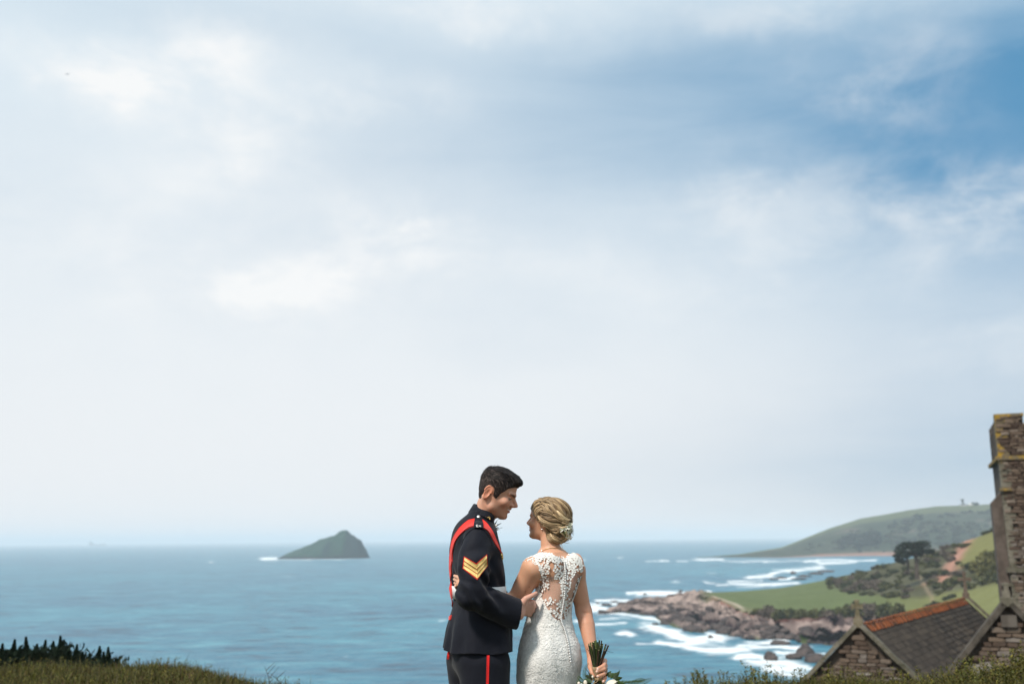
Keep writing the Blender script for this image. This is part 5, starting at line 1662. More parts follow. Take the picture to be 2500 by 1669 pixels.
# head
MH_O = at(1140 + 395 * .1403, 1120 + 598 * .1403, 4.515) ; 
MH_M = euler_head((math.cos(R_(-9)), math.sin(R_(-9))), R_(-19))
MH_O = MH_O + MH_M[:, 1] * .070        # the visible ear is 7 cm to the near side of the head's centre
def man_head_local(p): return (p - MH_O) @ MH_M
m_neck = [MH_O + MH_M @ np.array([-.004, 0, -.050]), at(1184, 1252, MY - .01), at(1172, 1300, MY)]
# hand that holds her waist
MK = [PZ(1297, 1469, 4.505), PZ(1299, 1479, 4.512), PZ(1297, 1489, 4.518), PZ(1292, 1498, 4.524)]
mWr = PZ(1266, 1484, 4.485)
def man_hand(p):
    d = chain(p, [mW - wd_f * .10, mWr], [.031, .028])
    for i, k in enumerate(MK):
        d = smin(d, chain(p, [mWr + (k - MK[1]) * .35, k], [.0165, .0125]), .010)
        tip1 = k + np.array([.012 - .002 * i, .034, -.004]); tip2 = tip1 + np.array([.004, .028, -.006]); tip3 = tip2 + np.array([-.004, .020, -.003])
        r = .0098 - .0006 * (i == 3)
        d = smin(d, chain(p, [k, tip1, tip2, tip3], [r + .002, r, r - .0012, r - .0022]), .004)
    th = [mWr + (MK[0] - mWr) * .25 + np.array([0, -.008, .010]), PZ(1284, 1461, 4.480), PZ(1299, 1453, 4.488), PZ(1308.5, 1447.5, 4.505)]
    d = smin(d, chain(p, th, [.018, .0135, .0105, .0085]), .008)
    return d
MC = at(1168, 1560, MY)
mfoot = [np.array([at(1185, 1640, 4.50)[0], 4.50, 0]), np.array([at(1165, 1640, 4.72)[0] , 4.72, 0])]
hipR = np.array([at(1184, 1560, 4.52)[0], 4.515, .93]); hipL = np.array([at(1150, 1560, 4.68)[0], 4.685, .93])
kneeR = np.array([at(1182, 1640, 4.5)[0] + .0, 4.50, .50]); kneeL = kneeR + np.array([-.03, .20, 0])
ankR = np.array([kneeR[0] - .03, 4.49, .09]); ankL = ankR + np.array([.0, .21, 0])
def man_body(p):
    q = man_head_local(p)
    d = head_sdf(q, True)
    d = smin(d, chain(p, m_neck, [.050, .049, .052]), .022)
    # neck muscle from behind the ear
    d = smin(d, seg(p, MH_O + MH_M @ np.array([-.018, -.052, -.022]), at(1186, 1256, 4.565), .013, .010), .02)
    d = smin(d, np.maximum(m_torso.sdf(p, -.028), 1.03 - p[:, 2]), .02)
    d = smin(d, seg(p, (MC[0], MY, 1.06), (MC[0], MY, .92), .09, .085), .02)
    d = smin(d, chain(p, [mS + [0, .055, -.035], mE, mW], [.036, .036, .030], .02), .02)
    d = smin(d, chain(p, [mS2 + [0, -.055, -.035], mE2, mW2, mW2 + wd_f2 * .09], [.036, .038, .028, .030], .02), .02)
    d = smin(d, man_hand(p), .012)
    for h, k, a in ((hipR, kneeR, ankR), (hipL, kneeL, ankL)):
        d = smin(d, chain(p, [h, k, a, a + mf * .10 + [0, 0, -.05]], [.082, .055, .040, .032], .02), .03)
    return d
man = thing('person', 'dark haired man in navy dress uniform with red sash and gold chevrons', 'person', (at(1165, 1600, MY)[0], MY, 0))
SKIN = skin_mat('skin')
V, F = sn_mesh(man_body, (-.55, 4.2, -.01), (.35, 5.05, 1.92), .0036)
C = face_colours(man_head_local(V), (.58, .305, .205), True)
hz = V[:, 2] < 1.35
C[hz] = (.56, .30, .22)
obj('body', V, F, SKIN, man, smooth=True, col=C)
CLOTH = lambda name, c, sheen=.25, rough=.85: material(name, rough=rough, spec=.22, sheen=sheen, build=lambda n: {'Base Color': n.mix(n.noise(n.coord('Object'), 60, 4, .6), c, tuple(k * 1.5 for k in c)), 'Normal': n.bump(n.noise(n.coord('Object'), 700, 2, .6), .12, .002)})
NAVY = CLOTH('navy_serge', (.0028, .0036, .0082), .07, .75)
V, F = sn_mesh(tunic_sdf, (-.50, 4.2, Z_HEM - .02), (.36, 5.0, 1.66), .0042)
tunic = obj('tunic', V, F, NAVY, man, smooth=True)
# stand collar
def collar_geo():
    th = np.linspace(0, 2 * np.pi, 61)[:-1]
    zc = at(1160, 1250, MY)[2]
    rows = []
    b0 = at(1172, 1256, MY); 
    back_lo, front_lo = at(1145, 1248, MY), at(1203, 1279, MY - .01)
    back_hi, front_hi = at(1157, 1229, MY), at(1206, 1264, MY - .01)
    out = []
    for A_, B_, w in ((back_lo, front_lo,   .072), (back_lo * .5 + back_hi * .5, front_lo * .5 + front_hi * .5, .068), (back_hi, front_hi, .0635), (back_hi + [.003, 0, -.002], front_hi - [.003, 0, .002], .0605), (back_lo * .4 + back_hi * .6 + [.004, 0, 0], front_lo * .4 + front_hi * .6 - [.004, 0, 0], .060)):
        c = (A_ + B_) / 2; h = (B_ - A_) / 2
        side = np.array([-mf[1], mf[0], 0])
        out.append(c + np.cos(th)[:, None] * h + np.sin(th)[:, None] * side * w)
    return np.vstack(out), grid_faces(5, 60, wrap=True)
cV, cF = collar_geo()
obj('collar', cV, cF[:, ::-1].copy(), NAVY, tunic, smooth=True)
def collar_sdf_pts(px, py):
    """points on the near side of the collar"""
    from mathutils.bvhtree import BVHTree
    t = BVHTree.FromPolygons([tuple(v) for v in cV], [tuple(f) for f in cF])
    out = []
    for a, b in zip(px, py):
        d = Vector(ray(a, b)).normalized(); h = t.ray_cast(Vector((0, 0, EYE)), d)
        out.append(np.array(h[0]) - np.array(d) * .006 if h[0] is not None else at(a, b, MY - .065))
    return np.array(out)
GOLD = material('gilt_metal', (.62, .42, .16), rough=.32, metal=1.0)
SILVER = material('white_metal', (.80, .78, .74), rough=.3, metal=1.0)
BRAID = var_mat('gold_braid', (.80, .52, .14), (.88, .66, .28), 160, rough=.5, spec=.4, bump=.6, bscale=420, bdist=.002, stretch=(1, 1, 2.5))
RED = CLOTH('scarlet_cloth', (.50, .012, .012), .1); REDP = CLOTH('crimson_sash', (.56, .022, .014), .15, .7)
# collar badge: a laurel wreath round a globe
b0 = (1190.3, 1267.2); bm_ = MB()
ring = [(b0[0] + 6.0 * math.sin(a) - 0.6 * math.cos(a), b0[1] - 7.3 * math.cos(a)) for a in np.linspace(.55, 5.7, 15)]
P = collar_sdf_pts([r[0] for r in ring], [r[1] for r in ring])
for i in range(len(P) - 1):
    d = P[i + 1] - P[i]; s = np.cross(d, [0, 1, 0]); s /= np.linalg.norm(s)
    for sg in (-1, 1): bm_.tube([P[i], P[i] + d * .6 + s * sg * .0022, P[i] + d * 1.3 + s * sg * .0030], [.0014, .0021, .0006], 5)
wr = bm_.build('collar_badge', GOLD, tunic, smooth=True)
g0 = collar_sdf_pts([b0[0] + .3], [b0[1] + .3])[0]
m = MB(); ph = np.linspace(0, np.pi, 7)
gv = np.array([(math.sin(a) * math.cos(t), math.sin(a) * math.sin(t), math.cos(a)) for a in ph for t in np.arange(10) / 10 * 6.283]) * .0052 + g0
m.add(gv, grid_faces(7, 10, wrap=True)); m.build('globe', GOLD, wr, smooth=True) if False else m.build('collar_globe', GOLD, tunic, smooth=True)
p = collar_sdf_pts([b0[0] + 1.2], [b0[1] - 5.0])[0]; m = MB(); m.box(p, (.0032, .0012, .0024)); m.build('collar_crest', GOLD, tunic)
# sash: over the near shoulder, down back and front to the far hip
def sash_strip(upper, lower, nu, nv, name='sash'):
    P, _ = patch_px(tunic_outer, [upper, lower], nu, nv, .004)
    return P
bu = [(1160, 1265), (1150, 1267), (1141, 1270.5), (1121, 1288.5), (1107, 1310), (1100.5, 1332), (1097.2, 1362)]
blo = [(1161, 1283), (1151, 1284.5), (1140, 1289), (1121, 1306), (1110, 1323), (1104, 1347), (1102.5, 1372)]
def strip3d(pu, pl, n):
    pu, pl = spline(pu, n), spline(pl, n); t = np.linspace(0, 1, 6)[:, None, None]
    return pu[None] * (1 - t) + pl[None] * t
Pb = sash_strip(bu, blo, 26, 5).reshape(6, 27, 3)
# carry on down the back towards the far hip
e0, e1 = Pb[0, -1], Pb[5, -1]
tb = []
for k in range(6):
    s = Pb[k, -1]; w = k / 5
    mid = at(1102 + 3.5 * w, 1410, 4.60 + .03 * (1 - w)) ; end = at(1106 + 3 * w, 1470, 4.62 + .05 * (1 - w)); far = at(1150, 1496 + 14 * w, 4.80)
    c = onto(tunic_outer, spline([Pb[k, -2], s, mid, end, far], 26)[4:], .0045)
    c = onto(tunic_outer, c, .0045, 2); gb = grad(tunic_outer, c); c = c + gb * (.007 * np.exp(-((c[:, 2] - at(1110, 1444, MY)[2]) / .035) ** 4))[:, None]
    tb.append(c)
Pb = np.concatenate([Pb, np.array(tb)], 1)
shell('sash', Pb.reshape(-1, 3), 6, Pb.shape[1], tunic_outer, .0016, REDP, man)
fu = [(1174, 1266), (1180, 1269), (1190, 1278), (1204, 1299), (1213, 1320), (1223, 1344)]
fl = [(1176, 1288), (1180, 1287), (1193, 1296), (1204, 1315), (1215, 1334), (1226, 1352)]
Pf = sash_strip(fu, fl, 24, 5).reshape(6, 25, 3)
tf = []
for k in range(6):
    w = k / 5
    c = onto(tunic_outer, spline([Pf[k, -2], Pf[k, -1], at(1231, 1380 + 6 * w, 4.72), at(1222, 1420 + 10 * w, 4.80)], 16)[5:], .004)
    tf.append(c)
Pf = np.concatenate([Pf, np.array(tf)], 1)
shell('sash', Pf.reshape(-1, 3), 6, Pf.shape[1], tunic_outer, .0016, REDP, man)
# tassel end showing at the back hem
for (a, b, c, d) in (((1097, 1503), (1101, 1500), (1099, 1512), (1096, 1512)),):
    P, _ = patch_px(tunic_outer, [a, b, c, d], 3, 4, .004); shell('sash_fold', P, 5, 4, tunic_outer, .002, REDP, man)
m = MB(); q = at(1098.5, 1597, MY + .02)
for i in range(5): m.tube([q + [.004 * (i - 2), 0, .012], q + [.005 * (i - 2), 0, -.006], q + [.006 * (i - 2), .002, -.020]], [.003, .0035, .002], 5)
m.build('sash_tassel', REDP, man)
# shoulder strap with button and lettered title
su = [(1160.5, 1258), (1158.8, 1268), (1157.2, 1278), (1156.5, 1287)]; sr = [(1174.5, 1259), (1177, 1268), (1179, 1278), (1180, 1288)]
P, _ = patch_px(tunic_outer, [su, sr], 16, 8, .009)
strap = shell('shoulder_strap', P, 9, 17, tunic_outer, .0022, NAVY, tunic)
P, _ = patch_px(tunic_outer, [[(1160.3, 1258.5), (1162, 1256), (1164.5, 1254.8)], [(1174.6, 1259.5), (1172.5, 1256.5), (1169, 1254.8)]], 6, 6, .009)
shell('shoulder_strap', P, 7, 7, tunic_outer, .0022, NAVY, tunic)
# dark piping round the sleeve head
sp = rays_to(tunic_outer, *zip(*[(1127, 1330), (1131, 1318), (1139, 1304), (1150, 1293), (1162, 1289), (1178, 1291), (1189, 1301), (1196, 1314), (1201, 1332)]), .001)
V, F = tube_geo(spline(sp, 40), .0016, 6); obj('sleeve_seam', V, F, NAVY, tunic, smooth=True)
def disc(p, n, r, h, name, mat, parent):
    n = n / np.linalg.norm(n); u = np.cross(n, [0, 0, 1]); u /= np.linalg.norm(u); w = np.cross(n, u)
    a = np.arange(16) / 16 * 6.283
    V = [];
    for rr, hh in ((r, -.003), (r, h * .4), (r * .75, h * .85), (r * .3, h)): V.append(p + n * hh + rr * (np.cos(a)[:, None] * u + np.sin(a)[:, None] * w))
    V = np.vstack(V); F = [tuple(f) for f in grid_faces(4, 16, wrap=True)] + [tuple(range(48, 64))]
    return obj(name, V, F, mat, parent, smooth=True)
p = rays_to(tunic_outer, [1168.2], [1260.8], .012); g = grad(tunic_outer, p)
disc(p[0], g[0] * .6 + np.array([0, -.5, .4]), .0082, .005, 'button', SILVER, tunic)
def letter_strokes(strokes, mat, name, parent, f, off, w):
    m = MB()
    for s in strokes:
        P = rays_to(f, [q[0] for q in s], [q[1] for q in s], off)
        m.tube(P, w, 5)
    return m.build(name, mat, parent)
lx, ly = 1163.0, 1280.6
letter_strokes([[(lx, ly), (lx, ly + 5)], [(lx, ly), (lx + 2.6, ly + .4), (lx + 2.6, ly + 2.2), (lx, ly + 2.6)], [(lx + 1, ly + 2.6), (lx + 3.2, ly + 5.2)]], SILVER, 'shoulder_letter', tunic, tunic_outer, .0135, .0010)
lx = 1169.2
letter_strokes([[(lx, ly + 5.6), (lx + .3, ly + .5)], [(lx + .3, ly + .5), (lx + 2.2, ly + 3.6), (lx + 4.4, ly + 1.0)], [(lx + 4.4, ly + 1.0), (lx + 4.6, ly + 6)]], SILVER, 'shoulder_letter', tunic, tunic_outer, .0135, .0010)
# chevrons on red backing
def lerp2(a, b, t): return (a[0] + (b[0] - a[0]) * t, a[1] + (b[1] - a[1]) * t)
TL, NO, TR, BL, TI, BR = (1133.0, 1357), (1163.3, 1374.5), (1188.5, 1352), (1129.2, 1386.5), (1165.2, 1414.5), (1191.0, 1380)
for a, b, c, d in ((TL, NO, TI, BL), (NO, TR, BR, TI)):
    P, _ = patch_px(tunic_outer, [a, b, c, d], 14, 14, .0022); shell('chevron_backing', P, 15, 15, tunic_outer, .0012, RED, tunic)
for k in range(3):
    t0, t1 = .065 + k * .305, .065 + k * .305 + .250
    Vs, Fs, n0 = [], [], 0
    for (A_, Bm), (C_, D_), i0, i1 in (((TL, NO), (BL, TI), .055, 1.0), ((NO, TR), (TI, BR), 0.0, .945)):
        a, b = lerp2(A_, Bm, i0), lerp2(A_, Bm, i1); c, d = lerp2(C_, D_, i1), lerp2(C_, D_, i0)
        quad = [lerp2(a, d, t0), lerp2(b, c, t0), lerp2(b, c, t1), lerp2(a, d, t1)]
        P, _ = patch_px(tunic_outer, quad, 10, 3, .0042)
        g = grad(tunic_outer, P); Q = P + g * .0018
        Vs += [Q, P - g * .002]; f = grid_faces(4, 11); Fs += [f + n0]
        b_ = list(range(11)) + [i * 11 + 10 for i in range(1, 4)] + [33 + j for j in range(9, -1, -1)] + [i * 11 for i in range(2, 0, -1)]
        Fs.append(np.array([(b_[i], b_[(i + 1) % len(b_)], b_[(i + 1) % len(b_)] + 44, b_[i] + 44) for i in range(len(b_))]) + n0); n0 += 88
    obj('chevron', np.vstack(Vs), np.vstack(Fs), BRAID, tunic)
# white belt, its edge stitching and clasp
def belt():
    zt, zb = at(1190, 1428.5, MY)[2], at(1190, 1459.5, MY)[2]
    th = np.linspace(0, 2 * np.pi, 97)[:-1]; out = []
    for z, g in ((zb, .0), (zb, .0062), ((zb + zt) / 2, .0070), (zt, .0062), (zt, .0)):
        out.append(m_torso.point(np.full(96, z), th, g))
    return np.vstack(out), grid_faces(5, 96, wrap=True)
V, F = belt()
WHITE_L = var_mat('white_belt_leather', (.62, .61, .60), (.70, .69, .68), 30, rough=.45, spec=.4)
o_b = obj('belt', V, F, WHITE_L, man, smooth=False)
c = m_torso.point(np.array([at(1230, 1444, MY)[2]]), np.array([-.12 + 0.0]), .012)[0]
m = MB()
for dy in (-.018, .018): m.box(c + ml * dy, (.003, .0035, .031), np.stack([mf, ml, UP], 1))
m.box(c + [0, 0, 0], (.0035, .014, .020), np.stack([mf, ml, UP], 1))
m.build('belt_clasp', GOLD, o_b)
# medals peeping past the chest
for i, (a, b) in enumerate(((1223.0, 1354.5), (1224.6, 1360.5))):
    p = rays_to(tunic_outer, [a], [b], .006)[0]; disc(p + mf * .004, mf * 1.0 + np.array([0, -.3, 0]), .0085, .004, 'medal', GOLD, tunic)
# boutonniere of sprigs on the far breast
bt = at(1207, 1284, MY - .03); mb = MB(); rsq = np.random.RandomState(5)
for i in range(9):
    e = bt + np.array([rsq.uniform(.0, .030), rsq.uniform(-.02, .02), rsq.uniform(-.03, .035)])
    mb.tube(spline([bt - [.012, 0, .02], (bt + e) / 2, e], 4), [.0014, .0016, .0018, .0006], 4, (.03, .05, .03))
    if i % 2 == 0: mb.tube([e, e + [.008, 0, .004], e + [.016, 0, .004]], [.001, .003, .0005], 5, (.05, .07, .05), flat=.3)
for i in range(3):
    e = bt + np.array([rsq.uniform(-.004, .006), rsq.uniform(-.014, .014), rsq.uniform(-.024, .016)])
    mb.tube([e, e + [.005, 0, .004], e + [.009, 0, .006]], [.004, .0065, .003], 7, (.70, .66, .62))
mb.build('boutonniere', attr_mat('buttonhole_sprig', rough=.7), man)
# trousers with the scarlet stripe
def trousers_sdf(p):
    d = None
    for h, k, a in ((hipR, kneeR, ankR), (hipL, kneeL, ankL)):
        e = chain(p, [h, k, a - [0, 0, .03]], [.112, .092, .088])
        d = e if d is None else smin(d, e, .03)
    d = smin(d, ellip(p, (hipR + hipL) / 2 + [0, 0, .03], (.118, .165, .13)), .03)
    d = d + .004 * np.sin((p[:, 0] * 60 + p[:, 2] * 10)) * sstep(-p[:, 2], -.92, -.7) + .003 * vnoise(p, 12, 2)
    d = np.maximum(d, np.maximum(.045 - p[:, 2], p[:, 2] - 1.10))
    return d
V, F = sn_mesh(trousers_sdf, (-.5, 4.2, .03), (.3, 5.0, 1.12), .006)
tr = obj('trousers', V, F, NAVY, man, smooth=True)
sx = at(1190, 1632, 4.40)[0]
zz = np.linspace(1.0, .10, 40)
yy = []
for dx in (-.0058, -.002, .002, .0058):
    Pz = np.stack([sx + dx + (zz - .9) * .030, np.full(40, 4.30), zz], -1)
    for _ in range(60):
        v = trousers_sdf(Pz); Pz[:, 1] += np.clip(v, -.02, .02) * .8
    yy.append(Pz)
shell('trouser_stripe', np.array(yy).reshape(-1, 3), 4, 40, trousers_sdf, .0025, RED, tr)
SHOE = material('polished_shoe', (.012, .011, .011), rough=.18, spec=.6)
for a in (ankR, ankL):
    def shoe(p, a=a):
        q = p - a
        d = smin(chain(p, [a + [0, 0, -.035] - mf * .05, a + mf * .06 + [0, 0, -.050], a + mf * .16 + [0, 0, -.058]], [.040, .040, .030], .02), seg(p, a, a + [0, 0, -.03], .042, .044), .02)
        return np.maximum(d, -p[:, 2] + .001)
    V, F = sn_mesh(shoe, a - [.14, .12, .10], a + [.28, .20, .06], .006); obj('shoe', V, F, SHOE, man, smooth=True)
# hair: short back and sides, swept forward on top
HB = np.array([(-.12, -.030), (-.045, -.036), (-.030, -.034), (-.026, .0), (-.022, .026), (-.004, .037), (.012, .034), (.017, .022), (.019, -.004), (.034, -.012), (.040, -.002), (.047, .016), (.062, .032), (.074, .050), (.090, .059), (.104, .064), (.14, .068)])
def man_hair(p):
    q = man_head_local(p)
    x, z = q[:, 0], q[:, 2]
    o = ellip(q, (.0115, 0, .047), (.0795, .0795, .0800))
    o = smin(o, ellip(q, (.052, 0, .086), (.0600, .060, .036)), .018)
    o = smin(o, ellip(q, (.002, 0, .088), (.058, .058, .036)), .02)
    o = smin(o, ellip(q, (.088, -.005, .086), (.030, .046, .0175)), .012)
    o = smin(o, ellip(q, (-.030, 0, -.005), (.031, .052, .042)), .02)
    o = smin(o, head_sdf(q, True, False) - np.interp(z, [-.03, .0, .04, .08], [.003, .004, .0055, .008]), .006)
    line = np.interp(x, HB[:, 0], HB[:, 1])
    cut = (line - z) * .7
    o = smax(o, cut, .004)
    comb = vnoise(np.stack([q[:, 0] * 14, q[:, 1] * 55, q[:, 2] * 45], 1), 1.0, 3) * .0032 * sstep(z, .03, .07)
    return o + comb + vnoise(q, 120, 2) * .0008
V, F = sn_mesh(man_hair, MH_O - .16, MH_O + .17, .003)
nV = grad(man_hair, V)
qh = man_head_local(V); sd_ = (1 - sstep(qh[:, 2], .03, .085) * sstep(qh[:, 0], -.06, .0))[:, None]
C = np.array([.010, .0075, .007]) * (1 - sd_) + np.array([.028, .020, .018]) * sd_
hairm = hair_mat('dark_hair', .58, .16)
mh = obj('hair', V, F, hairm, man, smooth=True, col=C)
rs = np.random.RandomState(9)
idx = rs.randint(len(V), size=14000); root = V[idx]; nn = nV[idx]; q = man_head_local(root)
ok = head_sdf(q) > .001; root, nn, q = root[ok], nn[ok], q[ok]
top = sstep(q[:, 2], .05, .085)[:, None]
dl = np.array([1.0, 0, .0]) * top + np.array([-.25, 0, -1.0]) * (1 - top) + rs.normal(size=q.shape) * .16
dl[:, 1] += top[:, 0] * (-.35)
dl[:, 2] -= .5 * sstep(q[:, 0], .06, .10); ln_k = 1 - .55 * sstep(q[:, 0], .06, .10)
dw = dl @ MH_M.T; dw -= nn * np.sum(dw * nn, 1)[:, None]; dw /= np.linalg.norm(dw, axis=1)[:, None]
ln = (.010 + .020 * top[:, 0]) * ln_k
V, F, C = strands(rs, root - nn * .001, dw, nn, ln, .0009, .0012, [(.010, .0075, .007), (.020, .014, .012), (.075, .058, .052), (.007, .0055, .0055)], 3, .3)  # the few lighter strands put the glints of the hair into colour
C = C * (1 + 1.6 * np.repeat(1 - top[:, 0], 8))[:, None]
obj('hair_strands', V, F, hairm, mh, col=C, kind='stuff')

# ------------------------------------------------------------------ the bride, seen from behind
BY = 4.62
bf = np.array([-math.sin(R_(25)), math.cos(R_(25)), 0.0]); br = np.array([bf[1], -bf[0], 0.0])     # facing / her right
b_rows = []
for py, L, R, b in [(1346, 1323, 1371, .050), (1356, 1314, 1392, .056), (1364, 1304, 1406, .062), (1380, 1303, 1413, .078), (1401, 1310, 1413, .092), (1423, 1312, 1409, .102), (1451, 1311, 1398, .102), (1481, 1300, 1391, .094), (1509, 1289, 1390, .094), (1537, 1281, 1398, .104), (1574, 1271, 1408, .120),
                    (1611, 1266, 1411, .126), (1654, 1265, 1410, .122), (1700, 1268, 1408, .115), (1800, 1280, 1400, .100), (1900, 1288, 1394, .095), (1980, 1280, 1404, .12), (2040, 1240, 1440, .20), (2078, 1205, 1475, .27)]:
    p0, p1 = at(L, py, BY), at(R, py, BY); c = (p0 + p1) / 2; e = (p1[0] - p0[0]) / 2
    a = math.sqrt(max(e * e - (b * math.sin(R_(25))) ** 2, .03 ** 2)) / math.cos(R_(25))
    b_rows.append((max(c[2], .004), c[0], BY, a, b))
b_torso = Loft(b_rows, bf, 2.2)
bSL, bEL, bWL = PZ(1303, 1389, 4.575), PZ(1255, 1474, 4.640), PZ(1178, 1446, 4.50)
bSR, bER, bWR = PZ(1402, 1392, 4.640), PZ(1425, 1492, 4.650), PZ(1447, 1602, 4.560)
BH_O = PZ(1331, 1278, 4.625)
BH_M = euler_head((-math.cos(R_(26)), math.sin(R_(26))), R_(10), R_(3))
BH_S = .86
BH_O = BH_O + BH_M @ np.array([0, -.030, 0.004])
def bride_head_local(p): return ((p - BH_O) @ BH_M) / BH_S
# right hand closed round the bouquet handle
HND = PZ(1457.5, 1640, 4.475)           # middle of the handle
HAX = PZ(1460, 1660, 4.480) - PZ(1453, 1620, 4.470); HAX = HAX / np.linalg.norm(HAX)   # down along the handle
kn_px = [(1476.5, 1612, 4.520), (1477.5, 1624, 4.515), (1477.5, 1636, 4.512), (1475.5, 1648, 4.510)]
tip_px = [(1460.0, 1631, 4.437), (1457.5, 1638, 4.436), (1459.5, 1649.5, 4.438), (1473.0, 1662, 4.448)]
mid_px = [(1474.0, 1624, 4.452), (1475.0, 1632, 4.447), (1474.0, 1644, 4.447), (1476.5, 1655, 4.460)]
def bride_hand(p):
    d = chain(p, [bWR, PZ(1451, 1612, 4.545)], [.0235, .022])
    for i in range(4):
        K, Mi, T = PZ(*kn_px[i]), PZ(*mid_px[i]), PZ(*tip_px[i])
        r = .0088 - .0006 * (i == 3)
        d = smin(d, chain(p, [PZ(1452, 1612 + 3 * i, 4.548), K], [.0155, .0105]), .008)
        d = smin(d, chain(p, [K, K * .45 + Mi * .55 + [.003, 0, 0], Mi, T], [r + .0008, r, r, r - .002]), .004)
    th = [PZ(1443, 1612, 4.540), PZ(1441.5, 1628, 4.500), PZ(1445.5, 1641, 4.478), PZ(1449.5, 1650, 4.470)]
    return smin(d, chain(p, th, [.0175, .0120, .0095, .0075]), .008)
# left hand on his back
lh_root = PZ(1126, 1425, 4.435)
_tips = rays_to(tunic_outer, [1109.8, 1109.2, 1110.4, 1112.2], [1405, 1413.5, 1422, 1430], .0075)
def bride_hand_left(p):
    d = ball(p, lh_root, .020)
    for i in range(4):
        k = lh_root + np.array([-.008, 0, (.026, .009, -.008, -.025)[i]])
        d = smin(d, chain(p, [k, (k + _tips[i]) / 2 + np.array([0, -.006, 0]), _tips[i]], [.0092, .0085, .0064]), .004)
    return d
def bride_body(p):
    q = bride_head_local(p)
    d = head_sdf(q, False) * BH_S
    d = smin(d, chain(p, [BH_O + BH_M @ np.array([-.022, 0, -.045]), PZ(1343, 1330, 4.632), PZ(1347, 1366, 4.630)], [.046, .043, .052]), .020)
    d = smin(d, b_torso.sdf(p), .022)
    # shoulders and shoulder blades
    d = smin(d, seg(p, PZ(1348, 1358, 4.625), bSL + [0, 0, .004], .040, .050), .030)
    d = smin(d, seg(p, PZ(1348, 1358, 4.630), bSR + [0, 0, .002], .040, .048), .030)
    for sg in (-1, 1):
        c = b_torso.at(np.array([1.33]))
        base = np.array([c[0][0], c[1][0], 1.345])
        d = smin(d, ellip(p, base + br * sg * .060 - bf * .075, (.035, .022, .050)), .035)
        d = smin(d, ball(p, base + br * sg * .065 + bf * .085 + [0, 0, -.03], .052), .03)
    # the hollow of the spine
    d = d + .0045 * np.exp(-(((p - np.array([b_torso.at(p[:, 2])[0], b_torso.at(p[:, 2])[1], p[:, 2]]).T) @ br) / .018) ** 2) * (((p[:, 1] - BY)) < .02) * sstep(p[:, 2], 1.0, 1.15) * (1 - sstep(p[:, 2], 1.33, 1.40))
    d = smin(d, chain(p, [bSL, bSL * .5 + bEL * .5 + [-.003, 0, 0], bEL], [.054, .046, .038]), .022)
    d = smin(d, chain(p, [bEL, bEL * .6 + bWL * .4, bWL, lh_root], [.038, .036, .024, .022]), .02)
    d = smin(d, chain(p, [bSR, bSR * .45 + bER * .55, bER], [.046, .039, .0335]), .022)
    d = smin(d, chain(p, [bER, bER * .70 + bWR * .30 + [.002, 0, 0], bWR], [.0345, .036, .0225]), .018)
    d = smin(d, bride_hand(p), .010)
    d = smin(d, bride_hand_left(p), .008)
    # crease of the elbow
    cr = np.linalg.norm((p - PZ(1430, 1496, 4.60)) * [1, .5, 3.2], axis=1)
    d = d + .0035 * np.exp(-(cr / .020) ** 2)
    return d
bride = thing('person', 'blonde bride in white lace backless gown holding a bouquet upside down', 'person', (at(1340, 1900, BY)[0], BY, 0))
V, F = sn_mesh(bride_body, (-.32, 4.2, .0), (.50, 4.95, 1.70), .0036)
C = face_colours(bride_head_local(V), (.60, .325, .205), False)
hd = V[:, 2] < at(1340, 1310, BY)[2]
C[hd] = np.array([.60, .325, .205])
C[hd & (V[:, 0] > .26)] = np.array([.55, .275, .175])  # darker skin down her right arm: its shade put into the colour
for i in range(4):                                          # pale nails
    C[np.linalg.norm(V - (PZ(*tip_px[i]) + [-.002, -.006, 0]), axis=1) < .0052] = (.70, .50, .42)
    C[np.linalg.norm(V - (_tips[i] + [-.003, -.004, 0]), axis=1) < .004] = (.70, .48, .40)
for a, b in ((1292, 1432), (1282, 1446), (1283, 1442)):
    C[np.linalg.norm(V - rays_to(bride_body, [a], [b])[0], axis=1) < .0026] = (.25, .12, .08)
obj('body', V, F, SKIN, bride, smooth=True, col=C)
# ---- gown
LACE = var_mat('ivory_lace', (.66, .645, .62), (.78, .765, .735), 40, rough=.75, spec=.25, bump=.9, bscale=150, bdist=.006, sheen=.2)  # gown ground darker than the motifs: shade of the relief put into colour
SATIN = var_mat('ivory_satin', (.60, .60, .595), (.68, .68, .67), 12, rough=.5, spec=.3, bump=.5, bscale=110, bdist=.004)
z3 = lambda pts: [(1260 + x * .2163, 1330 + y * .2163) for x, y in pts]
OPEN = np.array(z3([(120, 120), (285, 330), (270, 420), (262, 520), (285, 600), (323, 660), (345, 700), (400, 795), (455, 840), (500, 860), (548, 832), (582, 780), (606, 710), (625, 640), (660, 540), (700, 430), (735, 330), (760, 120)]))
def inside(poly, x, y):
    c = np.zeros(len(x), bool); j = len(poly) - 1
    for i in range(len(poly)):
        xi, yi = poly[i]; xj, yj = poly[j]
        k = ((yi > y) != (yj > y)) & (x < (xj - xi) * (y - yi) / (yj - yi + 1e-12) + xi)
        c ^= k; j = i
    return c
zs = np.concatenate([np.linspace(.004, .95, 70)[:-1], np.linspace(.95, at(1340, 1398, BY)[2], 130)])
NT = 200
th = np.arange(NT) / NT * 2 * np.pi
G = np.array([b_torso.point(np.full(NT, z), th, .005) for z in zs]).reshape(-1, 3)
fr = G[:, 2]
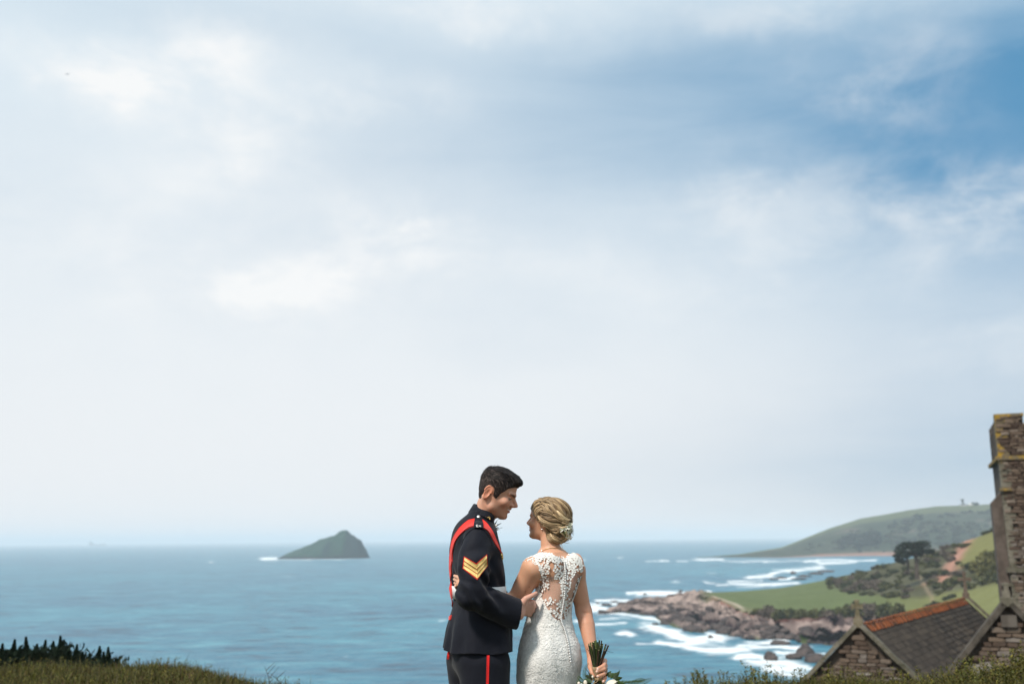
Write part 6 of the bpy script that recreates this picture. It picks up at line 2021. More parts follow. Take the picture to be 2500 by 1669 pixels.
# let the gown follow the body where it is fuller than the plain sections
g_hi = fr > .95
dv = bride_body(G[g_hi]); 
def torso_only(p):
    d = b_torso.sdf(p)
    c = b_torso.at(np.array([1.33])); base = np.array([c[0][0], c[1][0], 1.345])
    for sg in (-1, 1):
        d = smin(d, ellip(p, base + br * sg * .060 - bf * .075, (.035, .022, .050)), .035)
        d = smin(d, ball(p, base + br * sg * .065 + bf * .085 + [0, 0, -.03], .052), .03)
    for sg, c0 in ((-1, -.048), (1, .040)):
        d = smin(d, ellip(p, np.array([at(1340, 1600, BY)[0], BY, at(1340, 1606, BY)[2]]) + br * c0 - bf * .055, (.068, .062, .085)), .05)
    return d
G = onto(torso_only, G, .005, 4)
low = 1 - sstep(G[:, 2], .1, .6)
cxy = np.stack(b_torso.at(G[:, 2])[:2], 1)
ang = np.arctan2(G[:, 1] - cxy[:, 1], G[:, 0] - cxy[:, 0])
rad = G[:, :2] - cxy
G[:, :2] += rad * (low * .10 * np.sin(ang * 11))[:, None]
F = grid_faces(len(zs), NT, wrap=True)[:, ::-1].copy()
cen = G[F].mean(1)
x, y, w = project(cen)
back = ((cen - np.stack([*b_torso.at(cen[:, 2])[:2], cen[:, 2]], 1)) @ bf) < .035
keep = ~(inside(OPEN, x, y) & back)
used = np.unique(F[keep]); remap = np.full(len(G), -1); remap[used] = np.arange(len(used))
gown = obj('gown', G[used], remap[F[keep]], LACE, bride, smooth=True)
# fine net over the bare back
netm = bpy.data.materials.new('sheer_net'); netm.use_nodes = True
nn_ = N(netm.node_tree); pb = netm.node_tree.nodes['Principled BSDF']; pb.inputs['Base Color'].default_value = (.55, .45, .42, 1); pb.inputs['Roughness'].default_value = .6
tb_ = nn_.new('ShaderNodeBsdfTransparent'); mx_ = nn_.new('ShaderNodeMixShader'); mx_.inputs[0].default_value = .26
nn_.l.new(tb_.outputs[0], mx_.inputs[1]); nn_.l.new(pb.outputs[0], mx_.inputs[2]); nn_.l.new(mx_.outputs[0], netm.node_tree.nodes['Material Output'].inputs[0])
def back_surf(p):
    d = torso_only(p)
    d = smin(d, seg(p, PZ(1348, 1358, 4.625), bSL + [0, 0, .004], .040, .050), .030)
    d = smin(d, seg(p, PZ(1348, 1358, 4.630), bSR + [0, 0, .002], .040, .048), .030)
    return d
zz = np.linspace(at(1340, 1520, BY)[2], at(1340, 1364, BY)[2], 70)
tb2 = np.linspace(math.pi - 1.75, math.pi + 1.75, 90)
NG = np.array([b_torso.point(np.full(90, z), tb2, .003) for z in zz]).reshape(-1, 3)
NG = onto(back_surf, NG, .0028, 4)
NF = grid_faces(70, 90); cen = NG[NF].mean(1); x, y, w = project(cen)
k = inside(np.array(z3([(205, 200), (262, 100), (400, 105), (535, 145), (640, 85), (735, 150), (745, 300), (700, 440), (640, 560), (612, 720), (585, 800), (500, 875), (440, 845), (320, 690), (280, 600), (262, 480), (290, 360)])), x, y)
used = np.unique(NF[k]); rm = np.full(len(NG), -1); rm[used] = np.arange(len(used))
obj('sheer_panel', NG[used], rm[NF[k]], netm, gown, smooth=True)
# lace motifs sewn on: every petal a little raised leaf of cloth
LM = attr_mat('lace_motif', rough=.7, spec=.25, vary=.06, vscale=300, sheen=.2)
rsl = np.random.RandomState(17)
def petals(P, Nn, size, spin, tilt=.25):
    """six-sided cupped petals at P with normals Nn"""
    n = len(P)
    u = np.cross(Nn, [0.0, 0.0, 1.0]); u /= np.linalg.norm(u, axis=1)[:, None] + 1e-9; v = np.cross(Nn, u)
    c, s = np.cos(spin)[:, None], np.sin(spin)[:, None]
    d, e = u * c + v * s, v * c - u * s
    L = (size * rsl.uniform(.8, 1.25, n))[:, None]; W = L * rsl.uniform(.32, .44, n)[:, None]
    h = Nn * (L * tilt)
    V = np.stack([P, P + d * L * .35 + e * W + h * .5, P + d * L * .75 + e * W * .8 + h * .9, P + d * L + h * .5, P + d * L * .75 - e * W * .8 + h * .9, P + d * L * .35 - e * W + h * .5, P + d * L * .5 + h * .25], 1)
    k = np.arange(n)[:, None] * 7
    F = np.vstack([k + [0, 1, 6], k + [1, 2, 6], k + [2, 3, 6], k + [3, 4, 6], k + [4, 5, 6], k + [5, 0, 6]])
    return V.reshape(-1, 3), F
REG = [ # region polygon (detail-crop units), flowers per 1000 square units
    ([(60, 205), (110, 150), (200, 115), (285, 82), (400, 98), (475, 145), (470, 195), (400, 185), (330, 175), (262, 182), (215, 215), (180, 180), (120, 175)], 1.25),
    ([(180, 180), (270, 200), (330, 178), (372, 205), (378, 290), (352, 365), (300, 362), (270, 290), (228, 220)], .85),
    ([(290, 350), (345, 362), (372, 440), (362, 482), (304, 540), (302, 625), (250, 600), (236, 540), (250, 460)], .95),
    ([(380, 108), (535, 150), (640, 88), (722, 148), (738, 225), (640, 215), (560, 200), (470, 192)], 1.2),
    ([(420, 230), (480, 205), (620, 205), (602, 300), (590, 330), (622, 400), (602, 470), (590, 560), (606, 640), (600, 720), (560, 805), (505, 840), (450, 790), (408, 742), (458, 660), (500, 620), (510, 540), (490, 460), (500, 390), (450, 380), (430, 310)], .85),
    ([(625, 212), (684, 222), (690, 290), (662, 380), (612, 340), (612, 280)], .95),
    ([(330, 612), (375, 575), (432, 640), (392, 692), (350, 690)], .75), ([(300, 625), (352, 690), (410, 740), (392, 805), (330, 725)], .9),
    ([(696, 140), (735, 150), (757, 292), (722, 302), (700, 230)], 1.2), ([(712, 310), (698, 430), (648, 560), (618, 650), (604, 640), (640, 520), (684, 420)], .8),
]
FP, FN, FS = [], [], []
for poly, dens in REG:
    poly = np.array(poly, float); lo, hi = poly.min(0), poly.max(0)
    area = .5 * abs(np.dot(poly[:, 0], np.roll(poly[:, 1], 1)) - np.dot(poly[:, 1], np.roll(poly[:, 0], 1)))
    want = max(4, int(area / 1000 * dens * 1.25)); pts = []
    for _ in range(want * 60):
        p = lo + rsl.rand(2) * (hi - lo)
        if inside(poly, p[:1], p[1:])[0] and all((p[0] - a) ** 2 + (p[1] - b) ** 2 > 23 ** 2 for a, b in pts): pts.append(p)
        if len(pts) >= want: break
    pts = np.array(z3(pts))
    FP.append(rays_to(back_surf, pts[:, 0], pts[:, 1], .0055))
FP = np.vstack(FP); FN = grad(back_surf, FP)
lace_V, lace_F, n0 = [], [], 0
for k in range(5):
    v, f = petals(FP, FN, .0060, rsl.rand(len(FP)) * .3 + k * 6.283 / 5 + np.arange(len(FP)) * .7, .32)
    lace_V.append(v); lace_F.append(f + n0); n0 += len(v)
for k in range(2):     # leaves between the flowers
    j = FP + rsl.normal(size=FP.shape) * .004; j = onto(back_surf, j, .005, 2)
    v, f = petals(j, grad(back_surf, j), .0085, rsl.rand(len(FP)) * 6.283, .2); lace_V.append(v); lace_F.append(f + n0); n0 += len(v)
LV = np.vstack(lace_V)
obj('lace_applique', LV, np.vstack(lace_F), LM, gown, col=np.tile([.80, .785, .75], (len(LV), 1)), kind='stuff')
# solid lace along the neckline and over the caps of the shoulders
def band(up, lo_, nu, nv, name, off=.0045):
    P, _ = patch_px(back_surf, [z3(up), z3(lo_)], nu, nv, off)
    return P
capL_u = [(74, 196), (112, 152), (200, 112), (285, 80), (400, 97), (470, 138), (535, 150)]; capL_l = [(96, 208), (150, 178), (225, 168), (300, 150), (395, 150), (462, 180), (535, 188)]
P = band(capL_u, capL_l, 40, 5, 'x'); shell('neckline_lace', P, 6, 41, back_surf, .001, LACE, gown)
capR_u = [(535, 150), (590, 128), (640, 84), (690, 105), (728, 145)]; capR_l = [(535, 188), (590, 172), (645, 140), (690, 160), (716, 205)]
P = band(capR_u, capR_l, 26, 5, 'x'); shell('neckline_lace', P, 6, 27, back_surf, .001, LACE, gown)
P = band([(728, 145), (748, 215), (757, 292)], [(700, 160), (716, 220), (722, 300)], 12, 4, 'x'); shell('cap_sleeve', P, 5, 13, back_surf, .001, LACE, gown)
P = band([(74, 196), (120, 186), (190, 196), (240, 245), (286, 345)], [(110, 152), (170, 150), (240, 180), (285, 235), (312, 330)], 26, 4, 'x'); shell('cap_sleeve', P, 5, 27, back_surf, .001, LACE, gown)
# beaded scrollwork all over the skirt and hips
GV = G.reshape(len(zs), NT, 3)
n_fl = 24000
zi = rsl.uniform(zs[40], zs[-1], n_fl); ti = rsl.rand(n_fl) * 2 * np.pi
ii = np.interp(zi, zs, np.arange(len(zs))); i0 = ii.astype(int).clip(0, len(zs) - 2); jj = ti / (2 * np.pi) * NT; j0 = jj.astype(int) % NT
fp = GV[i0, j0] + (GV[i0 + 1, j0] - GV[i0, j0]) * (ii - i0)[:, None] + (GV[i0, (j0 + 1) % NT] - GV[i0, j0]) * (jj - jj.astype(int))[:, None]
dens = sstep(vnoise(fp, 28, 3, .5, 3), -.15, .15) * (.55 + .45 * sstep(fp[:, 2], .75, 1.05))
x, y, w = project(fp)
bk = ((fp - np.stack([*b_torso.at(fp[:, 2])[:2], fp[:, 2]], 1)) @ bf) < .035
ok = (rsl.rand(n_fl) < dens) & ~(inside(OPEN, x, y) & bk)
fp = fp[ok]; fn = grad(torso_only, fp)
spin = vnoise(fp, 22, 2, .5, 8) * 9 + rsl.normal(size=len(fp)) * .5
v, f = petals(fp + fn * .0008, fn, .0062, spin, .26)
obj('lace_scrollwork', v, f, LM, gown, col=np.tile([.80, .785, .75], (len(v), 1)), kind='stuff')
# button line, loops and closing seam
bl = spline([(1378, 1371, 0), (1380, 1401, 0), (1378.5, 1447, 0), (1374, 1480, 0), (1370, 1510, 0), (1379, 1537, 0), (1387, 1568, 0), (1393, 1614, 0)], 53)[:, :2]
bp = rays_to(lambda p: torso_only(p), bl[:, 0], bl[:, 1], .0105)
bv = np.array([(math.sin(a) * math.cos(t), math.sin(a) * math.sin(t), math.cos(a)) for a in np.linspace(0, np.pi, 5) for t in np.arange(8) / 8 * 6.283]) * .0040
bme = mesh_data('button', bv, grid_faces(5, 8, wrap=True), material('satin_button', (.76, .75, .73), rough=.4), smooth=True)
for p in bp:
    o = bpy.data.objects.new('button', bme); COL.objects.link(o); o.matrix_world = Matrix.Translation(p); o.parent = gown; o.matrix_parent_inverse = bride.matrix_basis.inverted() @ bride.matrix_basis
sm = rays_to(torso_only, bl[:, 0] - 2.2, bl[:, 1], .0062); V, F = tube_geo(sm, .0013, 5); obj('placket_seam', V, F, material('seam_shadow_thread', (.16, .14, .13)), gown)  # dark line beside the buttons, the seam's shadow put into its colour
# ---- hair: pinned-up locks over a rounded mass
zh = lambda pts: [(1140 + x * .1403, 1120 + y * .1403) for x, y in pts]
HC = PZ(1349, 1262, 4.635)
def bride_hair(p):
    q = bride_head_local(p)
    d = ellip(p, PZ(1348, 1261, 4.640), (.0855, .082, .0800))
    d = smin(d, ellip(p, PZ(1369, 1293, 4.612), (.050, .052, .052)), .02)
    d = smin(d, ellip(p, PZ(1356, 1312, 4.622), (.036, .045, .026)), .02)
    d = smin(d, head_sdf(q, False, False) * BH_S - .008, .01)
    # leave the face, cheek, ear lobe and neck free
    hl = np.interp(q[:, 0], [-.12, -.05, -.03, -.005, .012, .03, .045, .06, .075, .10, .14], [-.060, -.052, -.045, .008, .010, .010, .016, .028, .044, .060, .070])
    cutline = hl - q[:, 2]
    free = np.where(q[:, 0] > -.030, cutline * .7, -1)
    face = smax(d, free, .005)
    return face + .0035 * vnoise(p, 26, 2) + .0012 * vnoise(p, 90, 2)
V, F = sn_mesh(bride_hair, HC - .17, HC + .17, .0035)
BL2 = [(.085, .052, .028), (.13, .080, .042), (.20, .13, .068), (.32, .22, .118), (.50, .36, .20), (.68, .53, .33)]
BL = [(.25, .165, .085), (.36, .25, .135), (.17, .105, .055), (.47, .35, .20), (.12, .075, .042), (.30, .205, .11)]
C = np.array([.19, .122, .066]) * (1 + .6 * vnoise(V, 30, 3))[:, None]
bhm = hair_mat('blonde_hair', .42, .45)
bh = obj('hair', V, F, bhm, bride, smooth=True, col=C)
STR = [[(1158, 862), (1180, 800), (1220, 745), (1300, 712)], [(1168, 905), (1196, 850), (1240, 800), (1310, 770)], [(1185, 960), (1205, 900), (1250, 850), (1320, 830)], [(1175, 830), (1215, 770), (1290, 730), (1380, 740)], [(1200, 1000), (1235, 930), (1290, 880), (1360, 880)], [(1180, 800), (1230, 740), (1330, 720), (1450, 760), (1500, 870), (1490, 950)], [(1250, 720), (1400, 700), (1550, 760), (1640, 880), (1690, 1010)], [(1330, 702), (1500, 708), (1650, 790), (1760, 930), (1790, 1080)],
       [(1420, 694), (1580, 717), (1720, 800), (1806, 940), (1796, 1080)], [(1300, 760), (1380, 820), (1420, 900), (1500, 960)], [(1240, 880), (1320, 930), (1420, 960), (1490, 1000), (1420, 1012), (1300, 985)],
       [(1230, 960), (1300, 1060), (1420, 1110), (1560, 1130), (1660, 1150)], [(1240, 1010), (1330, 1100), (1480, 1150), (1620, 1180), (1700, 1230)], [(1228, 1140), (1330, 1135), (1420, 1180), (1470, 1260)],
       [(1500, 960), (1600, 1030), (1700, 1080), (1780, 1100)], [(1560, 900), (1650, 1000), (1740, 1060), (1800, 1050)], [(1350, 1230), (1450, 1330), (1560, 1400), (1680, 1420), (1750, 1370)],
       [(1480, 1250), (1560, 1290), (1620, 1240), (1560, 1200), (1490, 1230)], [(1600, 1250), (1680, 1330), (1620, 1390), (1540, 1330)], [(1400, 1180), (1500, 1220), (1600, 1230), (1700, 1260)],
       [(1700, 1230), (1740, 1320), (1700, 1400), (1620, 1430)], [(1450, 1290), (1500, 1380), (1600, 1440), (1690, 1440)], [(1210, 840), (1250, 900), (1230, 1000), (1250, 1080)], [(1270, 800), (1340, 860), (1380, 930), (1440, 960)],
       [(1380, 780), (1470, 850), (1560, 960), (1620, 1040)], [(1480, 760), (1580, 850), (1680, 980), (1750, 1060)], [(1340, 1010), (1450, 1050), (1570, 1070), (1680, 1110)], [(1390, 1300), (1440, 1380), (1530, 1440), (1640, 1450)], [(1560, 1180), (1650, 1200), (1720, 1190), (1790, 1150)],
       [(1640, 1100), (1720, 1140), (1780, 1120)], [(1300, 1080), (1400, 1150), (1500, 1180), (1580, 1230), (1560, 1290)]]
lv, lf, lc, n0 = [], [], [], 0
rsh = np.random.RandomState(23)
NK = 21; jobs = []
for si, s in enumerate(STR):
    cen = spline([(a, b, 0) for a, b in zh(s)], 14)[:, :2]
    dirv = np.gradient(cen, axis=0); perp = np.stack([-dirv[:, 1], dirv[:, 0]], 1); perp /= np.linalg.norm(perp, axis=1)[:, None] + 1e-9
    tone = rsh.rand()
    for k in range(NK):
        o = (k / (NK - 1) - .5) * 2; prof = np.sqrt(np.clip(1 - o * o, 0, 1))
        t = np.linspace(0, 1, 14); taper = np.sin(np.clip(t * 1.12, 0, 1) * np.pi) ** .5 * .8 + .2
        jit = vnoise(np.stack([t * 3 + si * 7.1, t * 0 + k * 1.3, t * 0], 1), 1.0, 2) * .6
        c2 = cen + perp * ((o * 3.5 * taper) + jit)[:, None]
        jobs.append((c2, prof * .0075 * taper + rsh.uniform(-.0008, .0026), .00088 * (1.15 - t ** 2 * .7) * rsh.uniform(.7, 1.35), (tone, prof)))
ALL = np.vstack([j[0] for j in jobs])
PA = rays_to(bride_hair, ALL[:, 0], ALL[:, 1], .0015); GA = grad(bride_hair, PA)
for i, (c2, up_, rad_, (tone, prof)) in enumerate(jobs):
    P = PA[i * 14:(i + 1) * 14] + GA[i * 14:(i + 1) * 14] * up_[:, None] + .0009 * np.stack([vnoise(np.stack([np.arange(14) * .33 + i, np.arange(14) * 0. + i * .7, np.arange(14) * 0. + q_], 1), 1., 2) for q_ in (1, 9, 17)], 1)
    v, f = tube_geo(P, rad_, 4, False)
    lv.append(v); lf.append(np.array(f) + n0); n0 += len(v)
    c = np.array(BL2[int(np.clip(tone * .45 + rsh.rand() * .45 + prof * .12, 0, .99) * len(BL2))]) * rsh.uniform(.75, 1.25)
    lc.append(np.tile(c * 1.35, (len(v), 1)))
# the far and unseen sides: locks swept to the bun
bun = PZ(1372, 1300, 4.61)
D_ = rsh.normal(size=(160, 3)); D_[:, 1] = np.abs(D_[:, 1]) * 1.2 + .1; D_ /= np.linalg.norm(D_, axis=1)[:, None]
A0 = onto(bride_hair, HC + D_ * .09, .001, 4); Q0 = bride_head_local(A0)
ks = [i for i in range(160) if Q0[i, 0] < .07 and Q0[i, 2] > -.03]
paths = np.vstack([spline([A0[i], A0[i] * .6 + bun * .4 + D_[i] * .03, bun + D_[i] * .035], 10) for i in ks])
paths = onto(bride_hair, paths, .0025, 4).reshape(len(ks), 10, 3)
for path in paths:
    for k in range(3):
        v, f = tube_geo(path + rsh.normal(size=3) * .003, .0014 * np.linspace(1.1, .4, 10), 4, False); lv.append(v); lf.append(np.array(f) + n0); n0 += len(v)
        lc.append(np.tile(np.array(BL[rsh.randint(6)]) * rsh.uniform(.8, 1.2), (len(v), 1)))
obj('hair_locks', np.vstack(lv), np.vstack(lf), bhm, bh, smooth=True, col=np.vstack(lc), kind='stuff')
# a few loose wisps
m = MB()
for s, dy in (([(1640, 1440), (1650, 1500), (1665, 1550), (1710, 1605), (1790, 1640)], -.03), ([(1805, 1000), (1845, 1050), (1840, 1110)], -.02), ([(1750, 1380), (1760, 1420), (1720, 1440)], 0), ([(1240, 880), (1215, 960), (1222, 1060), (1235, 1140)], -.075), ([(1380, 692), (1430, 680), (1490, 690)], 0), ([(1600, 1440), (1625, 1475), (1620, 1500)], -.02), ([(1690, 1450), (1740, 1462), (1780, 1455)], 0)):
    pts = zh(s)
    P = spline([PZ(a, b, 4.585 + dy * .6) for a, b in pts], 14)
    m.tube(P, np.linspace(.0011, .0006, 14), 4, BL[1])
m.build('hair_wisp', bhm, bh, kind='stuff')
# earring and necklace
e = rays_to(bride_body, [1322.8], [1291.0], .003)[0]; v = bv * .9 + e; PEARL = material('pearl', (.75, .72, .68), rough=.15, spec=.8); obj('earring', v, grid_faces(5, 8, wrap=True), PEARL, bride, smooth=True)
nk = rays_to(bride_body, *zip(*[(1325, 1344), (1332, 1340), (1342, 1337.5), (1355, 1337.5), (1366, 1337)]), .0015); V, F = tube_geo(spline(nk, 20), .0011, 5); obj('necklace', V, F, GOLD, bride, smooth=True)
# flowers pinned in the bun
FW = attr_mat('small_blossom', rough=.7, spec=.2, vary=.05, vscale=100, transl=.1)
rsf = np.random.RandomState(31)
def blossom(c, n, r, col, name, parent, np_=5):
    n = n / np.linalg.norm(n); u = np.cross(n, [0, 0, 1]); u /= np.linalg.norm(u) + 1e-9; w = np.cross(n, u); m = MB()
    for k in range(np_):
        a = k * 6.283 / np_ + rsf.rand() * .4; d = u * math.cos(a) + w * math.sin(a); e = np.cross(n, d)
        m.add(np.array([c, c + d * r * .5 + e * r * .38 + n * r * .28, c + d * r + e * r * .2 + n * r * .45, c + d * r - e * r * .2 + n * r * .45, c + d * r * .5 - e * r * .38 + n * r * .28]), [(0, 1, 2, 3, 4)], np.array(col) * rsf.uniform(.9, 1.1))
    m.add(bv * (r / .0046 * .3) + c + n * r * .15, grid_faces(5, 8, wrap=True), (.55, .52, .22))
    return m.build(name, FW, parent)
for a, b, r in [(1660, 1215, .009), (1635, 1240, .008), (1700, 1230, .009), (1730, 1195, .010), (1752, 1215, .010), (1760, 1165, .009), (1790, 1180, .010), (1800, 1160, .008), (1785, 1120, .009), (1805, 1215, .009), (1770, 1245, .010), (1750, 1280, .008), (1790, 1260, .009), (1745, 1340, .010), (1770, 1360, .014), (1800, 1370, .013), (1720, 1205, .008), (1815, 1130, .007)]:
    (px_, py_), = zh([(a, b)])
    c = rays_to(bride_hair, [px_], [py_], .007)[0]; n = grad(bride_hair, c[None])[0] + rsf.normal(size=3) * .35
    blossom(c, n, r, (.72, .70, .60) if r < .012 else (.74, .62, .50), 'hair_flower', bride)
m = MB()
for i in range(46):
    (px_, py_), = zh([(1640 + rsf.rand() * 180, 1110 + rsf.rand() * 230)])
    c = rays_to(bride_hair, [px_], [py_], .005)[0]; n = grad(bride_hair, c[None])[0]; d = rsf.normal(size=3) + n * .8; d /= np.linalg.norm(d); e = np.cross(d, n); e /= np.linalg.norm(e) + 1e-9
    L = rsf.uniform(.006, .013); m.add(np.array([c, c + d * L * .5 + e * L * .2, c + d * L, c + d * L * .5 - e * L * .2]), [(0, 1, 2, 3)], np.array([.10, .15, .045]) * rsf.uniform(.6, 1.5))
m.build('hair_greenery', FW, bride, kind='stuff')

# ------------------------------------------------------------------ the bouquet, held stems up
bq = thing('bouquet', 'white rose and fern bouquet held upside down with bare stems upwards', 'bouquet', tuple(HND))
rsb2 = np.random.RandomState(41)
STEM_G = attr_mat('flower_stem', rough=.6, spec=.25, vary=.15, vscale=90)
LEAFM = attr_mat('bouquet_leaf', rough=.55, spec=.3, vary=.12, vscale=60, transl=.12)
BIND = PZ(1456.5, 1634, 4.474)
tops = [(1437, 1570), (1441, 1567), (1446, 1566), (1451, 1563.5), (1455, 1561.5), (1459, 1566), (1463.5, 1561.5), (1469, 1562.5), (1471, 1570), (1479.5, 1571.5), (1485.5, 1574), (1437, 1573.5), (1447, 1571.5), (1451, 1574), (1443, 1577.5), (1450, 1577), (1455, 1582), (1461.5, 1586), (1465, 1578.5), (1466, 1575), (1478, 1576.5), (1475, 1586), (1449, 1567), (1471, 1575), (1441, 1575)]
for i, (a, b) in enumerate(tops):
    f = rsb2.uniform(0, 1) if i < 11 else rsb2.uniform(-1, -.1)
    t = PZ(a, b, 4.474 + f * .028)
    k = BIND + np.array([(a - 1461) * .00035, f * .012, 0]); k2 = BIND + HAX * .060 - np.array([(a - 1461) * .0007, f * .010, 0])
    c = np.array([(.045, .070, .018), (.030, .040, .016), (.042, .024, .014), (.028, .036, .018), (.075, .105, .030)][rsb2.randint(5)])
    m = MB(); r = rsb2.uniform(.0024, .0038)
    P = spline([k2, k, (k + t) / 2 + rsb2.normal(size=3) * .0015, t], 9)
    m.tube(P, r, 6, c, cap=True)
    # pale cut end
    d = (P[-1] - P[-2]); d /= np.linalg.norm(d); u = np.cross(d, [0, 1, 0]); u /= np.linalg.norm(u); w = np.cross(d, u); an = np.arange(6) / 6 * 6.283
    m.add(P[-1] + d * .0004 + r * .95 * (np.cos(an)[:, None] * u + np.sin(an)[:, None] * w), [tuple(range(6))], (.50, .40, .22))
    m.build('stem', STEM_G, bq)
m = MB()
for pts, r in (([(1449, 1612), (1441, 1598), (1432.5, 1577)], .0013), ([(1448, 1606), (1440, 1590), (1431, 1582)], .0012), ([(1472, 1606), (1477, 1597), (1484, 1592)], .0009), ([(1481, 1587), (1490, 1590.5), (1498, 1592)], .0010), ([(1446, 1655), (1437, 1640), (1429, 1630)], .0018), ([(1452, 1660), (1440, 1655), (1432, 1642)], .0015)):
    m.tube(spline([PZ(a, b, 4.46) for a, b in pts], 8), np.linspace(r, r * .5, 8), 5, (.075, .05, .03))
m.build('loose_twig', STEM_G, bq, kind='stuff')
# hessian wrap and twine bow
m = MB(); m.tube([BIND - HAX * .016, BIND - HAX * .004, BIND + HAX * .016, BIND + HAX * .034], [.0185, .0175, .0172, .0180], 18); m.build('hessian_wrap', var_mat('hessian', (.26, .175, .10), (.36, .255, .155), 120, rough=.9, bump=.6, bscale=500, bdist=.002), bq, smooth=True)
m = MB()
for pts in ([(1455, 1655), (1447, 1658), (1446, 1664), (1452, 1666), (1459, 1661), (1461, 1655)], [(1463, 1654), (1470, 1657), (1476, 1660), (1480, 1664), (1477, 1667.5), (1472, 1663), (1466, 1656)], [(1462, 1655), (1469, 1662), (1471, 1670), (1469, 1680)], [(1455, 1655), (1450, 1668), (1452, 1684)]):
    m.tube(spline([PZ(a, b, 4.452) for a, b in pts], 16), .0013, 5, (.34, .24, .13))
m.build('twine_bow', STEM_G, bq)
m = MB(); m.tube([BIND + HAX * .030, BIND + HAX * .036, BIND + HAX * .041], [.0195, .0203, .0195], 16, (.33, .235, .13)); m.build('twine_binding', STEM_G, bq, smooth=True)
HEAD = BIND + HAX * .105
def leaf_obj(a, d, L, W, col, droop=.15):
    d = d / np.linalg.norm(d); s = np.cross(d, [0, 1, .2]); s /= np.linalg.norm(s) + 1e-9; n = np.cross(s, d)
    T = np.linspace(0, 1, 7); w = np.sin(T ** .8 * np.pi) * W + .0006
    mid = a + d * (T * L)[:, None] - np.array([0, 0, 1.0]) * (droop * L * T ** 2)[:, None] - n * (.10 * L * np.sin(T * np.pi))[:, None]
    V = np.vstack([mid - s * w[:, None] + n * (w * .35)[:, None], mid, mid + s * w[:, None] + n * (w * .35)[:, None]])
    F = [(i, i + 1, 8 + i, 7 + i) for i in range(6)] + [(7 + i, 8 + i, 15 + i, 14 + i) for i in range(6)]
    obj('leaf', V, F, LEAFM, bq, smooth=True, col=np.tile(np.array(col) * rsb2.uniform(.75, 1.3), (21, 1)))
LG = [(.035, .060, .030), (.060, .095, .050), (.045, .075, .022), (.075, .11, .06)]
# leaves one can see, then the rest of the ruff
for (a, b), (c, d) in [((1476, 1650), (1492, 1637)), ((1484, 1652), (1497, 1641)), ((1490, 1655), (1504, 1640)), ((1497, 1657), (1512, 1636)), ((1500, 1657), (1519, 1652)), ((1501, 1661), (1525, 1667)), ((1498, 1664), (1520, 1671)), ((1448, 1660), (1430, 1645)), ((1446, 1664), (1427, 1655)), ((1444, 1668), (1424, 1662)), ((1452, 1655), (1437, 1640)), ((1502, 1668), (1528, 1676)), ((1440, 1672), (1418, 1672)), ((1487, 1652), (1490, 1636))]:
    A_, B_ = PZ(a, b, 4.47 + rsb2.uniform(-.03, .03)), PZ(c, d, 4.47 + rsb2.uniform(-.05, .05)); leaf_obj(A_, B_ - A_, np.linalg.norm(B_ - A_) * 1.05, rsb2.uniform(.006, .009), LG[rsb2.randint(4)], .05)
for i in range(46):
    d = rsb2.normal(size=3); d[2] = rsb2.uniform(-.9, .35); d /= np.linalg.norm(d)
    a = HEAD + d * rsb2.uniform(.03, .07) + [0, 0, .01]; leaf_obj(a, d + rsb2.normal(size=3) * .3, rsb2.uniform(.05, .09), rsb2.uniform(.008, .013), LG[rsb2.randint(4)])
# roses: nested cupped petals
ROSE = attr_mat('cream_rose', rough=.6, spec=.2, vary=.04, vscale=80, transl=.15)
def rose(c, n, r, name='rose'):
    n = n / np.linalg.norm(n); u = np.cross(n, [0, 1, .3]); u /= np.linalg.norm(u); w = np.cross(n, u); m = MB(); col = np.array([.78, .73, .62])
    for ring_, (k, rr, h0, h1) in enumerate([(3, .28, .05, .95), (4, .48, .0, 1.0), (5, .70, -.12, .92), (6, .92, -.25, .70)]):
        for q in range(k):
            a0 = q * 6.283 / k + ring_ * .6; T = np.linspace(-1, 1, 5) * (3.6 / k); V = []
            for v, (hh, sp) in enumerate([(h0, .35), (h0 + .35 * (h1 - h0), .85), (h0 + .8 * (h1 - h0), 1.0), (h1, 1.10)]):
                for t in T:
                    V.append(c + (u * math.cos(a0 + t) + w * math.sin(a0 + t)) * r * rr * sp + n * r * (hh - .10 * abs(t) * (v == 3)))
            m.add(np.array(V), grid_faces(4, 5), col * rsb2.uniform(.92, 1.04))
    return m.build(name, ROSE, bq, smooth=True)
rose(PZ(1488, 1668, 4.46), np.array([.55, -.45, -.60]), .036)
rose(PZ(1437, 1680, 4.45), np.array([-.55, -.55, -.5]), .034)
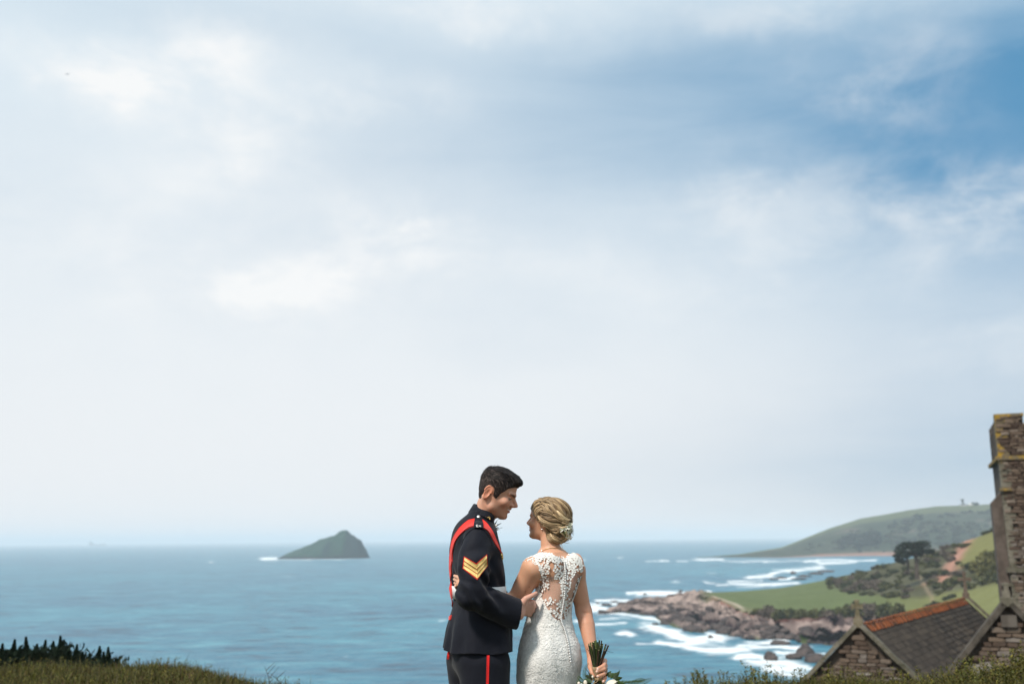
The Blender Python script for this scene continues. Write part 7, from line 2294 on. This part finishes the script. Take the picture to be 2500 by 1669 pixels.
rose(PZ(1462, 1692, 4.44), np.array([.0, -.75, -.6]), .037)
rose(HEAD + [.06, .05, -.02], np.array([.7, .5, -.4]), .036); rose(HEAD + [-.05, .06, -.03], np.array([-.6, .6, -.4]), .034); rose(HEAD + [.01, .0, -.075], np.array([0, -.1, -1]), .038)
def bud(c, r): 
    m = MB(); m.add(bv * (r / .0046) * [1, 1, 1.25] + c, grid_faces(5, 8, wrap=True), (.74, .69, .58)); m.build('flower_bud', ROSE, bq, smooth=True)
for a, b, r in [(1413, 1667, .0075), (1429, 1665, .010), (1420, 1672, .008), (1447, 1651, .006), (1425, 1676, .009)]: bud(PZ(a, b, 4.45), r)
# fern fronds
m = MB()
def frond(pts, n, L, y=4.46):
    P = spline([PZ(a, b, y) for a, b in pts], n); m.tube(P, np.linspace(.0010, .0004, n), 4, (.05, .085, .035))
    for i in range(2, n):
        t = P[min(i + 1, n - 1)] - P[i - 1]; t /= np.linalg.norm(t); s = np.cross(t, [0, 1, 0]); s /= np.linalg.norm(s)
        for sg in (-1, 1):
            l = L * math.sin(min(1, (1 - i / n) * 1.6 + .15) * 1.57); d = s * sg * .8 + t * .6 + [0, rsb2.uniform(-.3, .3), 0]; e = np.cross(d, [0, 1, 0])
            m.add(np.array([P[i], P[i] + d * l * .5 + e * l * .09, P[i] + d * l, P[i] + d * l * .5 - e * l * .09]), [(0, 1, 2, 3)], np.array([.075, .12, .055]) * rsb2.uniform(.7, 1.3))
frond([(1508, 1668), (1535, 1669), (1562, 1666), (1590, 1657)], 34, .022); frond([(1515, 1672), (1540, 1668), (1560, 1660), (1575, 1659)], 26, .016)
frond([(1440, 1662), (1428, 1652), (1428, 1634), (1437, 1617)], 26, .012, 4.50); frond([(1436, 1668), (1420, 1660), (1411, 1650)], 20, .014); frond([(1434, 1672), (1418, 1668), (1408, 1662)], 20, .014)
frond([(1502, 1655), (1508, 1645), (1514, 1634)], 18, .008); frond([(1476, 1648), (1480, 1638), (1484, 1629)], 14, .005)
m.build('fern', LEAFM, bq, kind='stuff')
